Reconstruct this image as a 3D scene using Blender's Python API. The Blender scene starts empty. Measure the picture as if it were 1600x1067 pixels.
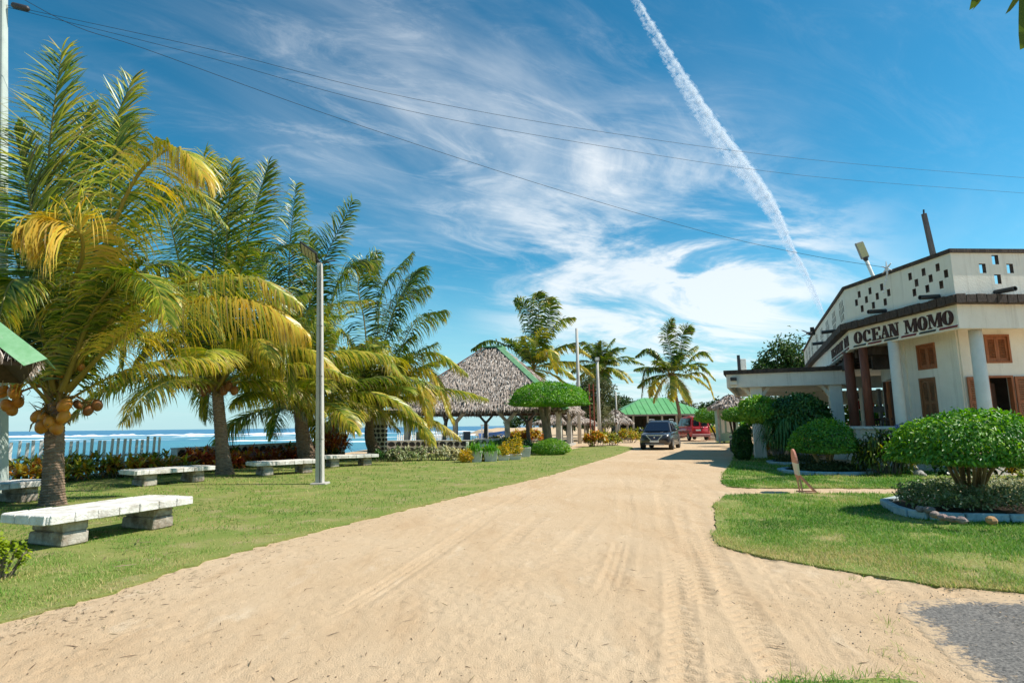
import bpy, bmesh, math, random
import numpy as np
from mathutils import Vector, Matrix

random.seed(7)
RNG = np.random.default_rng(11)
SC = bpy.context.scene
COL = SC.collection
PI = math.pi

# ------------------------------------------------------------------ camera
FPX = 900.0                      # focal length in pixels of the 1600 px wide photograph
CAM_H = 1.5
TH = math.atan(131.5 / 900.0)    # pitch up
RO = math.radians(0.65)          # slight roll
ct, st, cr, sr = math.cos(TH), math.sin(TH), math.cos(RO), math.sin(RO)
FW = Vector((0, ct, st)); _r0 = Vector((1, 0, 0)); _u0 = Vector((0, -st, ct))
RT = _r0 * cr - _u0 * sr
UP = _r0 * sr + _u0 * cr
cam_data = bpy.data.cameras.new("camera")
cam = bpy.data.objects.new("camera", cam_data)
COL.objects.link(cam)
cam_data.sensor_width = 36.0
cam_data.lens = 36.0 * FPX / 1600.0
cam_data.clip_start = 0.05
cam_data.clip_end = 80000.0
mw = Matrix((RT, UP, -FW)).transposed().to_4x4()
mw.translation = Vector((0, 0, CAM_H))
cam.matrix_world = mw
SC.camera = cam

def ray(px, py):
    return FW + RT * ((px - 800.0) / FPX) - UP * ((py - 533.5) / FPX)
def PZ(px, py, z=0.0):           # the point at height z seen at that pixel of the photograph
    d = ray(px, py); t = (z - CAM_H) / d.z
    return Vector((d.x * t, d.y * t, z))
def PY(px, py, Y):               # the point at distance Y seen at that pixel
    d = ray(px, py); t = Y / d.y
    return Vector((d.x * t, Y, CAM_H + d.z * t))

# ------------------------------------------------------------------ light
SUN_EL = math.radians(51); SUN_AZ = math.radians(-4)      # azimuth measured from +X
SUN = Vector((math.cos(SUN_EL) * math.cos(SUN_AZ), math.cos(SUN_EL) * math.sin(SUN_AZ), math.sin(SUN_EL)))
sl = bpy.data.lights.new("sun", 'SUN')
sl.energy = 4.15
sl.angle = math.radians(0.5)
sl.color = (1.0, 0.95, 0.86)
sun = bpy.data.objects.new("sun", sl); COL.objects.link(sun)
sun.rotation_euler = SUN.to_track_quat('Z', 'Y').to_euler()

SC.view_settings.view_transform = 'Standard'
SC.view_settings.look = 'None'
SC.view_settings.exposure = 0.60
SC.view_settings.gamma = 1.0
SC.view_settings.use_curve_mapping = False
SC.cycles.max_bounces = 8
SC.cycles.transparent_max_bounces = 96
SC.cycles.use_denoising = True

world = bpy.data.worlds.new("World")
SC.world = world
world.use_nodes = True
def N(nt, typ, **kw):
    n = nt.nodes.new(typ)
    for k, v in kw.items():
        if k.startswith('i_'):
            n.inputs[k[2:].replace('_', ' ')].default_value = v
        else:
            setattr(n, k, v)
    return n
def build_world():
    nt = world.node_tree
    nt.nodes.clear()
    L = nt.links.new
    out = N(nt, 'ShaderNodeOutputWorld')
    bg = N(nt, 'ShaderNodeBackground'); bg.inputs['Strength'].default_value = 0.12
    sky = N(nt, 'ShaderNodeTexSky', sky_type='NISHITA')
    sky.sun_disc = False
    sky.sun_elevation = SUN_EL
    sky.sun_rotation = math.atan2(SUN.x, SUN.y)
    sky.altitude = 0; sky.air_density = 1.0; sky.dust_density = 0.15; sky.ozone_density = 2.2
    # deep polarised blue: one curve per colour channel over the whole sky
    spc = N(nt, 'ShaderNodeSeparateColor'); L(sky.outputs[0], spc.inputs[0])
    cmbc = N(nt, 'ShaderNodeCombineColor')
    for ch, (aa, pp) in enumerate(((.92, 2.0), (1.0, 1.32), (.90, 1.27))):
        m0 = N(nt, 'ShaderNodeMath', operation='MULTIPLY'); L(spc.outputs[ch], m0.inputs[0]); m0.inputs[1].default_value = .12
        m1 = N(nt, 'ShaderNodeMath', operation='POWER'); L(m0.outputs[0], m1.inputs[0]); m1.inputs[1].default_value = pp
        m2 = N(nt, 'ShaderNodeMath', operation='MULTIPLY'); L(m1.outputs[0], m2.inputs[0]); m2.inputs[1].default_value = aa / .12
        L(m2.outputs[0], cmbc.inputs[ch])
    tc = N(nt, 'ShaderNodeTexCoord')
    # pale turquoise air low over the horizon, all the way round
    sph = N(nt, 'ShaderNodeSeparateXYZ'); L(tc.outputs['Generated'], sph.inputs[0])
    mrh = N(nt, 'ShaderNodeMapRange', interpolation_type='SMOOTHSTEP'); mrh.inputs['From Min'].default_value = .30; mrh.inputs['From Max'].default_value = -.03
    mrh.inputs['To Max'].default_value = .92
    L(sph.outputs[2], mrh.inputs['Value'])
    mxh = N(nt, 'ShaderNodeMix', data_type='RGBA'); L(mrh.outputs[0], mxh.inputs[0]); L(cmbc.outputs[0], mxh.inputs[6]); mxh.inputs[7].default_value = (.30 / .12, .50 / .12, .565 / .12, 1)
    sep = N(nt, 'ShaderNodeSeparateXYZ'); L(tc.outputs['Generated'], sep.inputs[0])
    def math_(op, a, b=None, clamp=False):
        m = N(nt, 'ShaderNodeMath', operation=op); m.use_clamp = clamp
        for i, v in enumerate((a, b)):
            if v is None: continue
            if isinstance(v, (int, float)): m.inputs[i].default_value = v
            else: L(v, m.inputs[i])
        return m.outputs[0]
    zz = math_('ADD', math_('MAXIMUM', sep.outputs[2], 0.0), 0.16)
    u = math_('DIVIDE', sep.outputs[0], zz); v = math_('DIVIDE', sep.outputs[1], zz)
    cmb = N(nt, 'ShaderNodeCombineXYZ'); L(u, cmb.inputs[0]); L(v, cmb.inputs[1])
    def cloud(rot, sx, sy, scale, dist, lo, hi, off=0.0, rough=0.62):
        r_ = N(nt, 'ShaderNodeMapping', vector_type='POINT'); r_.inputs['Rotation'].default_value = (0, 0, math.radians(rot))
        L(cmb.outputs[0], r_.inputs[0])
        mp = N(nt, 'ShaderNodeMapping', vector_type='POINT')
        mp.inputs['Scale'].default_value = (sx, sy, 1); mp.inputs['Location'].default_value = (off, off * .7, off)
        L(r_.outputs[0], mp.inputs[0])
        no = N(nt, 'ShaderNodeTexNoise'); no.inputs['Scale'].default_value = scale
        no.inputs['Detail'].default_value = 9; no.inputs['Roughness'].default_value = rough; no.inputs['Distortion'].default_value = dist
        L(mp.outputs[0], no.inputs['Vector'])
        mr = N(nt, 'ShaderNodeMapRange', interpolation_type='SMOOTHERSTEP'); mr.inputs['From Min'].default_value = lo; mr.inputs['From Max'].default_value = hi
        L(no.outputs['Fac'], mr.inputs['Value'])
        return mr.outputs[0]
    def blob(px, py, half_deg, soft=2.0):
        d = ray(px, py).normalized()
        dp = N(nt, 'ShaderNodeVectorMath', operation='DOT_PRODUCT'); dp.inputs[1].default_value = d
        L(tc.outputs['Generated'], dp.inputs[0])
        mr = N(nt, 'ShaderNodeMapRange', interpolation_type='SMOOTHSTEP'); mr.inputs['From Min'].default_value = math.cos(math.radians(half_deg)); mr.inputs['From Max'].default_value = 1.0
        L(dp.outputs['Value'], mr.inputs['Value'])
        return mr.outputs[0]
    thin = cloud(38, 1.0, 0.50, 1.4, 0.7, 0.38, 0.92, 3.1, 0.58)
    fine = cloud(62, 2.4, 0.8, 2.6, 1.4, 0.42, 0.80, 9.3, 0.70)
    mass = cloud(75, 1.0, 0.55, 1.9, 1.1, 0.36, 0.66, 5.7)
    b1 = math_('ADD', blob(1000, 430, 19), math_('MULTIPLY', blob(1190, 440, 13), .55))
    b2 = math_('ADD', math_('MULTIPLY', blob(620, 240, 17), .85), math_('MULTIPLY', blob(900, 300, 17), .9))
    b3 = math_('ADD', math_('MULTIPLY', blob(500, 60, 15), .5), math_('MULTIPLY', blob(760, 90, 13), .35))
    bands = math_('ADD', math_('ADD', b2, b3), .28)
    c1 = math_('MULTIPLY', thin, math_('MULTIPLY', bands, .46))
    c2 = math_('MULTIPLY', fine, math_('MULTIPLY', bands, .18))
    c3 = math_('MULTIPLY', mass, math_('MULTIPLY', b1, .80))
    tot = math_('ADD', math_('ADD', c1, c2), c3)
    tot = math_('MINIMUM', tot, 0.80)
    mix = N(nt, 'ShaderNodeMix', data_type='RGBA')
    L(tot, mix.inputs[0]); L(mxh.outputs[2], mix.inputs[6]); mix.inputs[7].default_value = (5.7, 5.9, 6.0, 1)
    L(mix.outputs[2], bg.inputs['Color'])
    L(bg.outputs[0], out.inputs['Surface'])
build_world()

# ------------------------------------------------------------------ materials
MATS = {}
def M(name, col, col2=None, rough=.8, scale=4., bump=0., bscale=30., spec=.3, metal=0., detail=5, coat=0., streak=None, stretch=(1, 1, 1), lo=.35, hi=.65, grime=None, gscale=1.2, glo=.5, ghi=.75):
    if name in MATS: return MATS[name]
    m = bpy.data.materials.new(name); m.use_nodes = True
    nt = m.node_tree; L = nt.links.new
    b = nt.nodes['Principled BSDF']
    b.inputs['Roughness'].default_value = rough
    b.inputs['Specular IOR Level'].default_value = spec
    b.inputs['Metallic'].default_value = metal
    b.inputs['Coat Weight'].default_value = coat
    tc = N(nt, 'ShaderNodeTexCoord')
    mp = N(nt, 'ShaderNodeMapping'); mp.inputs['Scale'].default_value = stretch
    L(tc.outputs['Object'], mp.inputs[0])
    if col2 is not None:
        no = N(nt, 'ShaderNodeTexNoise'); no.inputs['Scale'].default_value = scale; no.inputs['Detail'].default_value = detail
        no.inputs['Roughness'].default_value = .65
        L(mp.outputs[0], no.inputs['Vector'])
        mr = N(nt, 'ShaderNodeMapRange'); mr.inputs['From Min'].default_value = lo; mr.inputs['From Max'].default_value = hi
        L(no.outputs['Fac'], mr.inputs['Value'])
        mx = N(nt, 'ShaderNodeMix', data_type='RGBA'); L(mr.outputs[0], mx.inputs[0])
        mx.inputs[6].default_value = (*col, 1); mx.inputs[7].default_value = (*col2, 1)
        res = mx.outputs[2]
        if grime is not None:
            n2 = N(nt, 'ShaderNodeTexNoise'); n2.inputs['Scale'].default_value = gscale; n2.inputs['Detail'].default_value = 8; n2.inputs['Roughness'].default_value = .7
            L(mp.outputs[0], n2.inputs['Vector'])
            m2 = N(nt, 'ShaderNodeMapRange'); m2.inputs['From Min'].default_value = glo; m2.inputs['From Max'].default_value = ghi
            L(n2.outputs['Fac'], m2.inputs['Value'])
            x2 = N(nt, 'ShaderNodeMix', data_type='RGBA'); L(m2.outputs[0], x2.inputs[0]); L(res, x2.inputs[6]); x2.inputs[7].default_value = (*grime, 1)
            res = x2.outputs[2]
        if streak is not None:          # rain streaks that run down the face, and patch repairs
            m3 = N(nt, 'ShaderNodeMapping'); m3.inputs['Scale'].default_value = (5, 5, .28); L(tc.outputs['Object'], m3.inputs[0])
            n3 = N(nt, 'ShaderNodeTexNoise'); n3.inputs['Scale'].default_value = 1.; n3.inputs['Detail'].default_value = 8; n3.inputs['Roughness'].default_value = .72; L(m3.outputs[0], n3.inputs['Vector'])
            r3 = N(nt, 'ShaderNodeMapRange'); r3.inputs['From Min'].default_value = .53; r3.inputs['From Max'].default_value = .80; r3.inputs['To Max'].default_value = .75; L(n3.outputs['Fac'], r3.inputs['Value'])
            x3 = N(nt, 'ShaderNodeMix', data_type='RGBA'); L(r3.outputs[0], x3.inputs[0]); L(res, x3.inputs[6]); x3.inputs[7].default_value = (*streak, 1); res = x3.outputs[2]
        L(res, b.inputs['Base Color'])
    else:
        b.inputs['Base Color'].default_value = (*col, 1)
    if bump > 0:
        nb = N(nt, 'ShaderNodeTexNoise'); nb.inputs['Scale'].default_value = bscale; nb.inputs['Detail'].default_value = 6
        L(mp.outputs[0], nb.inputs['Vector'])
        bp = N(nt, 'ShaderNodeBump'); bp.inputs['Strength'].default_value = bump; bp.inputs['Distance'].default_value = .03
        L(nb.outputs['Fac'], bp.inputs['Height']); L(bp.outputs[0], b.inputs['Normal'])
    MATS[name] = m
    return m

def LEAF(name, stops, rough=.45, trans=.3, spec=.35, stem=(.30, .22, .06), dry=(.34, .24, .13)):
    """stops: colours over the per-leaf 'tint' value (R); G = stem, B = dry."""
    if name in MATS: return MATS[name]
    m = bpy.data.materials.new(name); m.use_nodes = True
    nt = m.node_tree; L = nt.links.new
    b = nt.nodes['Principled BSDF']; out = nt.nodes['Material Output']
    b.inputs['Roughness'].default_value = rough; b.inputs['Specular IOR Level'].default_value = spec
    at = N(nt, 'ShaderNodeAttribute', attribute_name='tint')
    sp = N(nt, 'ShaderNodeSeparateColor'); L(at.outputs['Color'], sp.inputs[0])
    rp = N(nt, 'ShaderNodeValToRGB'); L(sp.outputs[0], rp.inputs[0])
    el = rp.color_ramp.elements
    while len(el) < len(stops): el.new(.5)
    for e, (p, c) in zip(el, stops): e.position = p; e.color = (*c, 1)
    x1 = N(nt, 'ShaderNodeMix', data_type='RGBA'); L(sp.outputs[1], x1.inputs[0]); L(rp.outputs[0], x1.inputs[6]); x1.inputs[7].default_value = (*stem, 1)
    x2 = N(nt, 'ShaderNodeMix', data_type='RGBA'); L(sp.outputs[2], x2.inputs[0]); L(x1.outputs[2], x2.inputs[6]); x2.inputs[7].default_value = (*dry, 1)
    L(x2.outputs[2], b.inputs['Base Color'])
    if trans > 0:
        tr = N(nt, 'ShaderNodeBsdfTranslucent')
        gm = N(nt, 'ShaderNodeHueSaturation'); gm.inputs['Value'].default_value = 1.35; gm.inputs['Saturation'].default_value = 1.1; L(x2.outputs[2], gm.inputs['Color'])
        L(gm.outputs[0], tr.inputs[0])
        ms = N(nt, 'ShaderNodeMixShader'); ms.inputs[0].default_value = trans
        L(b.outputs[0], ms.inputs[1]); L(tr.outputs[0], ms.inputs[2]); L(ms.outputs[0], out.inputs['Surface'])
    MATS[name] = m
    return m

# ------------------------------------------------------------------ object helpers
def tag(o, label=None, cat=None, group=None, kind=None):
    if label: o['label'] = label
    if cat: o['category'] = cat
    if group: o['group'] = group
    if kind: o['kind'] = kind
    return o
def thing(name, label, cat, loc=(0, 0, 0), rotz=0., group=None):
    o = bpy.data.objects.new(name, None); COL.objects.link(o)
    o.empty_display_size = .2
    o.location = loc; o.rotation_euler = (0, 0, rotz)
    return tag(o, label, cat, group)
def add_obj(name, me, parent=None, world=True):
    o = bpy.data.objects.new(name, me); COL.objects.link(o)
    if parent is not None:
        o.parent = parent
        if world:      # vertices are in world space: undo the root's placement
            root = parent
            mt = Matrix.Identity(4)
            chain = []
            while root is not None: chain.append(root); root = root.parent
            for r in reversed(chain):
                mt = mt @ (Matrix.Translation(r.location) @ r.rotation_euler.to_matrix().to_4x4())
            o.matrix_parent_inverse = Matrix.Identity(4)
            inv = mt.inverted()
            o.location = inv.to_translation(); o.rotation_euler = inv.to_euler()
    return o
def copy_tree(o, parent=None):
    c = o.copy(); COL.objects.link(c)
    if parent is not None: c.parent = parent
    for ch in [x for x in bpy.data.objects if x.parent == o]:
        copy_tree(ch, c)
    return c

class MB:
    def __init__(s): s.v = []; s.f = []; s.m = []; s.mi = 0
    def add(s, vs, fs):
        o = len(s.v); s.v.extend([tuple(v) for v in vs]); s.f.extend([tuple(i + o for i in f) for f in fs]); s.m.extend([s.mi] * len(fs)); return s
    def box(s, c, d, rz=0., M_=None, taper=1.):
        hx, hy, hz = d[0] / 2, d[1] / 2, d[2] / 2
        vs = [Vector((x * (taper if z > 0 else 1), y * (taper if z > 0 else 1), z)) for z in (-hz, hz) for x, y in ((-hx, -hy), (hx, -hy), (hx, hy), (-hx, hy))]
        R = M_ if M_ is not None else Matrix.Rotation(rz, 3, 'Z')
        c = Vector(c)
        return s.add([R @ v + c for v in vs], [(3, 2, 1, 0), (4, 5, 6, 7), (0, 1, 5, 4), (1, 2, 6, 5), (2, 3, 7, 6), (3, 0, 4, 7)])
    def bar(s, p0, p1, w, h, up=(0, 0, 1), w2=None, h2=None):
        p0, p1 = Vector(p0), Vector(p1); d = (p1 - p0).normalized(); up = Vector(up)
        sd = d.cross(up)
        if sd.length < 1e-4: sd = d.cross(Vector((1, 0, 0)))
        sd.normalize(); u = sd.cross(d)
        w2 = w if w2 is None else w2; h2 = h if h2 is None else h2
        vs = [p + sd * a * ww / 2 + u * b * hh / 2 for p, ww, hh in ((p0, w, h), (p1, w2, h2)) for a, b in ((-1, -1), (1, -1), (1, 1), (-1, 1))]
        return s.add(vs, [(3, 2, 1, 0), (4, 5, 6, 7), (0, 1, 5, 4), (1, 2, 6, 5), (2, 3, 7, 6), (3, 0, 4, 7)])
    def tube(s, pts, rad, n=8, cap=True, jit=0.):
        pts = [Vector(p) for p in pts]
        if isinstance(rad, (int, float)): rad = [rad] * len(pts)
        ref = Vector((0.31, 0.87, 0.2)); vs = []
        for i, p in enumerate(pts):
            t = (pts[min(i + 1, len(pts) - 1)] - pts[max(i - 1, 0)]).normalized()
            a = t.cross(ref); a.normalize(); b = t.cross(a)
            for k in range(n):
                q = 2 * PI * k / n; r = rad[i] * (1 + random.uniform(-jit, jit))
                vs.append(p + (a * math.cos(q) + b * math.sin(q)) * r)
        fs = []
        for i in range(len(pts) - 1):
            for k in range(n):
                k2 = (k + 1) % n
                fs.append((i * n + k, (i + 1) * n + k, (i + 1) * n + k2, i * n + k2))
        if cap:
            fs.append(tuple(range(n))); fs.append(tuple((len(pts) - 1) * n + k for k in reversed(range(n))))
        return s.add(vs, fs)
    def lathe(s, prof, n=16, c=(0, 0, 0), sx=1., sy=1.):
        c = Vector(c); vs = []; fs = []
        for r, z in prof:
            for k in range(n):
                q = 2 * PI * k / n; vs.append(c + Vector((r * math.cos(q) * sx, r * math.sin(q) * sy, z)))
        for i in range(len(prof) - 1):
            for k in range(n):
                k2 = (k + 1) % n; fs.append((i * n + k, i * n + k2, (i + 1) * n + k2, (i + 1) * n + k))
        fs.append(tuple(reversed(range(n)))); fs.append(tuple((len(prof) - 1) * n + k for k in range(n)))
        return s.add(vs, fs)
    def prism(s, poly, z0, z1):          # plan polygon (x, y), extruded
        n = len(poly)
        vs = [(x, y, z0) for x, y in poly] + [(x, y, z1) for x, y in poly]
        fs = [tuple(reversed(range(n))), tuple(range(n, 2 * n))] + [(i, (i + 1) % n, n + (i + 1) % n, n + i) for i in range(n)]
        return s.add(vs, fs)
    def plate(s, poly, O, X, Y, Z, t0, t1):   # polygon in the frame (O; X, Y), extruded along Z from t0 to t1
        n = len(poly); O, X, Y, Z = Vector(O), Vector(X), Vector(Y), Vector(Z)
        vs = [O + X * a + Y * b + Z * t for t in (t0, t1) for a, b in poly]
        fs = [tuple(reversed(range(n))), tuple(range(n, 2 * n))] + [(i, (i + 1) % n, n + (i + 1) % n, n + i) for i in range(n)]
        return s.add(vs, fs)
    def ell(s, c, r, n=10, m=7, M_=None):
        c = Vector(c); vs = [Vector((0, 0, -r[2]))]; fs = []
        for i in range(1, m):
            a = -PI / 2 + PI * i / m
            for k in range(n):
                q = 2 * PI * k / n; vs.append(Vector((r[0] * math.cos(a) * math.cos(q), r[1] * math.cos(a) * math.sin(q), r[2] * math.sin(a))))
        vs.append(Vector((0, 0, r[2]))); last = len(vs) - 1
        for k in range(n):
            k2 = (k + 1) % n
            fs.append((0, 1 + k2, 1 + k)); fs.append((last, 1 + (m - 2) * n + k, 1 + (m - 2) * n + k2))
            for i in range(m - 2): fs.append((1 + i * n + k, 1 + i * n + k2, 1 + (i + 1) * n + k2, 1 + (i + 1) * n + k))
        if M_ is not None: vs = [M_ @ v for v in vs]
        return s.add([v + c for v in vs], fs)
    def build(s, name, mats, parent=None, smooth=False, world=True, bevel=0., fixn=True, rough=0., rseed=0):
        me = bpy.data.meshes.new(name)
        me.from_pydata(s.v, [], s.f)
        if not isinstance(mats, (list, tuple)): mats = [mats]
        for m in mats: me.materials.append(m)
        if len(mats) > 1: me.polygons.foreach_set('material_index', s.m)
        if fixn or bevel > 0 or rough > 0:
            bm = bmesh.new(); bm.from_mesh(me)
            if fixn: bmesh.ops.recalc_face_normals(bm, faces=bm.faces)
            if bevel > 0:
                bmesh.ops.bevel(bm, geom=list(bm.edges), offset=bevel, segments=1, affect='EDGES', clamp_overlap=True)
            if rough > 0:
                rr = random.Random(rseed)
                for v in bm.verts: v.co += Vector((rr.uniform(-1, 1), rr.uniform(-1, 1), rr.uniform(-1, 1))) * rough
            bm.to_mesh(me); bm.free()
        if smooth: me.polygons.foreach_set('use_smooth', [True] * len(me.polygons))
        me.update()
        return add_obj(name, me, parent, world)

def mesh_np(name, V, Fs, mat, tint=None, parent=None, smooth=False, world=True):
    """V (n,3); Fs list of int arrays (m,3) or (m,4)."""
    me = bpy.data.meshes.new(name)
    V = np.asarray(V, dtype=np.float32)
    me.vertices.add(len(V)); me.vertices.foreach_set('co', V.ravel())
    Fs = [np.asarray(f, dtype=np.int32) for f in Fs if len(f)]
    loops = np.concatenate([f.ravel() for f in Fs])
    sizes = np.concatenate([np.full(len(f), f.shape[1], dtype=np.int32) for f in Fs])
    starts = np.concatenate([[0], np.cumsum(sizes)[:-1]]).astype(np.int32)
    me.loops.add(len(loops)); me.loops.foreach_set('vertex_index', loops)
    me.polygons.add(len(sizes)); me.polygons.foreach_set('loop_start', starts)
    if smooth: me.polygons.foreach_set('use_smooth', np.ones(len(sizes), dtype=bool))
    me.materials.append(mat)
    me.update(calc_edges=True)
    if tint is not None:
        a = me.attributes.new('tint', 'FLOAT_COLOR', 'POINT')
        c = np.zeros((len(V), 4), dtype=np.float32); c[:, 3] = 1
        tint = np.asarray(tint)
        if tint.ndim == 1: c[:, 0] = tint
        else: c[:, :3] = tint
        a.data.foreach_set('color', np.clip(c, 0, 1).ravel())
    return add_obj(name, me, parent, world)

def nrm(a): return a / np.maximum(np.linalg.norm(a, axis=-1, keepdims=True), 1e-9)

def strips(P, D, Wv, L, W, droop, prof, t0, t1, down=(0, 0, -1), rng=RNG):
    """Leaf blades: n strips of len(prof)-1 segments that bend towards 'down'. Returns V, F, tint."""
    n = len(P); K = len(prof); down = np.asarray(down, float)
    L = np.broadcast_to(np.asarray(L, float), (n,)); W = np.broadcast_to(np.asarray(W, float), (n,)); droop = np.broadcast_to(np.asarray(droop, float), (n,))
    pos = np.array(P, float); Vs = np.zeros((n, K, 2, 3)); T = np.zeros((n, K, 2))
    for k in range(K):
        s = k / (K - 1)
        d = nrm(D * (1 - droop * s)[:, None] + down[None] * (droop * s)[:, None])
        if k > 0: pos = pos + d * (L / (K - 1))[:, None]
        w = nrm(Wv - d * np.sum(Wv * d, -1, keepdims=True))
        h = (W * prof[k] / 2)[:, None]
        Vs[:, k, 0] = pos - w * h; Vs[:, k, 1] = pos + w * h
        T[:, k, :] = (t0 + (t1 - t0) * s)[:, None] if np.ndim(t0) else t0 + (t1 - t0) * s
    V = Vs.reshape(-1, 3)
    base = (np.arange(n) * K * 2)[:, None]
    F = [np.concatenate([base + 2 * k, base + 2 * k + 1, base + 2 * k + 3, base + 2 * k + 2], 1) for k in range(K - 1)]
    return V, np.concatenate(F), T.reshape(-1)

def leaf_quads(P, D, Nn, L, W, tint, fold=.22, bend=.18):
    """Folded diamond leaves, two triangles each."""
    n = len(P); L = np.broadcast_to(np.asarray(L, float), (n,))[:, None]; W = np.broadcast_to(np.asarray(W, float), (n,))[:, None]
    D = nrm(D); S = nrm(np.cross(D, Nn)); Nn = np.cross(S, D)
    V = np.stack([P, P + D * L * .45 + S * W / 2 + Nn * W * fold, P + D * L - Nn * L * bend, P + D * L * .45 - S * W / 2 + Nn * W * fold], 1).reshape(-1, 3)
    b = (np.arange(n) * 4)[:, None]
    F = np.concatenate([np.concatenate([b, b + 1, b + 2], 1), np.concatenate([b, b + 2, b + 3], 1)])
    return V, F, np.repeat(np.broadcast_to(tint, (n,)), 4)

def hashn(ix, iy, seed):
    h = (ix.astype(np.int64) * 374761393 + iy.astype(np.int64) * 668265263 + seed * 974711) & 0x7fffffff
    h = ((h ^ (h >> 13)) * 1274126177) & 0x7fffffff
    return ((h ^ (h >> 16)) & 0xffff) / 65535.0
def vnoise(x, y, seed=0):
    ix = np.floor(x); iy = np.floor(y); fx = x - ix; fy = y - iy
    fx = fx * fx * (3 - 2 * fx); fy = fy * fy * (3 - 2 * fy); ix = ix.astype(np.int64); iy = iy.astype(np.int64)
    a = hashn(ix, iy, seed); b = hashn(ix + 1, iy, seed); c = hashn(ix, iy + 1, seed); d = hashn(ix + 1, iy + 1, seed)
    return (a * (1 - fx) + b * fx) * (1 - fy) + (c * (1 - fx) + d * fx) * fy
def fbm(x, y, seed=0, o=4):
    r = 0; a = .5
    for i in range(o): r = r + a * vnoise(x * 2 ** i, y * 2 ** i, seed + i * 17); a *= .5
    return r
def inpoly(X, Y, poly):
    r = np.zeros(X.shape, bool); n = len(poly)
    for i in range(n):
        x0, y0 = poly[i][:2]; x1, y1 = poly[(i + 1) % n][:2]
        if y0 == y1: continue
        c = ((y0 > Y) != (y1 > Y)) & (X < (x1 - x0) * (Y - y0) / (y1 - y0) + x0)
        r ^= c
    return r
def spline(pts, n):
    pts = [Vector(p) for p in pts]; m = len(pts) - 1; out = []
    ext = [pts[0] * 2 - pts[1]] + pts + [pts[-1] * 2 - pts[-2]]
    for i in range(n):
        t = i / (n - 1) * m; k = min(int(t), m - 1); f = t - k
        a, b, c, d = ext[k], ext[k + 1], ext[k + 2], ext[k + 3]
        out.append(.5 * (2 * b + (c - a) * f + (2 * a - 5 * b + 4 * c - d) * f * f + (3 * b - a - 3 * c + d) * f ** 3))
    return out
# ------------------------------------------------------------------ shared materials
PLASTER = M('plaster_cream', (.88, .83, .73), (.82, .76, .65), rough=.9, scale=1.4, bump=.25, bscale=22, grime=(.56, .49, .39), gscale=.7, glo=.62, ghi=.9, streak=(.50, .44, .35))
WHITE = M('white_paint', (.88, .85, .77), (.81, .78, .70), streak=(.52, .48, .42), rough=.75, scale=2.5, bump=.2, bscale=26, grime=(.45, .43, .39), gscale=1.5, glo=.62, ghi=.85)
OLDWHITE = M('old_white_paint', (.78, .75, .70), (.58, .54, .48), rough=.85, scale=6, bump=.5, bscale=35, grime=(.30, .25, .19), gscale=3.6, glo=.50, ghi=.74)
DARKTRIM = M('dark_brown_trim_and_slot_shade', (.045, .032, .027), (.10, .075, .06), rough=.8, scale=6, bump=.6, bscale=30, stretch=(1, 1, .3))  # brown of the trim, reused as painted shade inside the parapet slots
REDWOOD = M('red_brown_timber', (.24, .085, .05), (.16, .055, .032), rough=.6, scale=5, bump=.3, bscale=20, stretch=(3, 3, .35))
SHUTTER = M('shutter_wood', (.42, .15, .06), (.30, .10, .04), rough=.55, scale=6, bump=.2, bscale=20, stretch=(3, 3, .4))
DOORWOOD = M('dark_door_wood', (.10, .05, .03), (.06, .03, .02), rough=.6, scale=6, stretch=(3, 3, .4))
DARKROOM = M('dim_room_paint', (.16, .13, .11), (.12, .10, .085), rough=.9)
CONCRETE = M('concrete', (.48, .45, .40), (.36, .33, .29), rough=.9, scale=3, bump=.4, bscale=40, grime=(.25, .22, .19), gscale=2, glo=.6, ghi=.85)
POLEC = M('pale_concrete_pole', (.60, .57, .51), (.47, .44, .39), rough=.9, scale=3, bump=.3, bscale=40, stretch=(1, 1, .3), grime=(.30, .27, .23), gscale=3, glo=.58, ghi=.8)
BLACKSTONE = M('black_basalt', (.022, .021, .022), (.06, .055, .055), rough=.75, scale=8, bump=.6, bscale=25)
REDSTONE = M('red_grey_stone', (.30, .20, .17), (.20, .15, .14), rough=.9, scale=6, bump=.6, bscale=20, grime=(.40, .34, .28), gscale=4)
BARK = M('palm_bark', (.36, .245, .165), (.20, .13, .09), rough=.95, scale=7, bump=.9, bscale=30, stretch=(1, 1, 3), grime=(.48, .40, .31), gscale=5, glo=.55, ghi=.8)
GREYBARK = M('grey_bark', (.24, .19, .14), (.15, .115, .085), rough=.9, scale=7, bump=.8, bscale=22, stretch=(2, 2, .5))
PALEBARK = M('pale_bark', (.42, .33, .17), (.30, .22, .11), rough=.85, scale=8, bump=.5, bscale=22, stretch=(2, 2, .5))
DARKBARK = M('dark_bark', (.07, .05, .04), (.04, .03, .025), rough=.95, scale=7, bump=.6)
METALDARK = M('dark_metal', (.03, .03, .032), rough=.5, spec=.5)
METALGREY = M('grey_metal', (.32, .32, .31), (.24, .23, .22), rough=.5, scale=5, spec=.5)
RUBBER = M('tyre_rubber', (.02, .02, .02), (.07, .06, .05), rough=.9, scale=9)
THATCH = LEAF('thatch', [(0, (.20, .15, .115)), (.35, (.40, .325, .27)), (.7, (.56, .475, .41)), (1, (.72, .65, .58))], rough=.95, trans=.05, spec=.1)
GREENTIN = M('green_painted_tin', (.13, .30, .13), (.20, .38, .20), rough=.55, scale=5, spec=.4, grime=(.33, .42, .30), gscale=4, glo=.55, ghi=.75)
TIMBER = M('weathered_timber', (.33, .29, .25), (.22, .19, .16), rough=.9, scale=5, bump=.4, stretch=(3, 3, .4))
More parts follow.
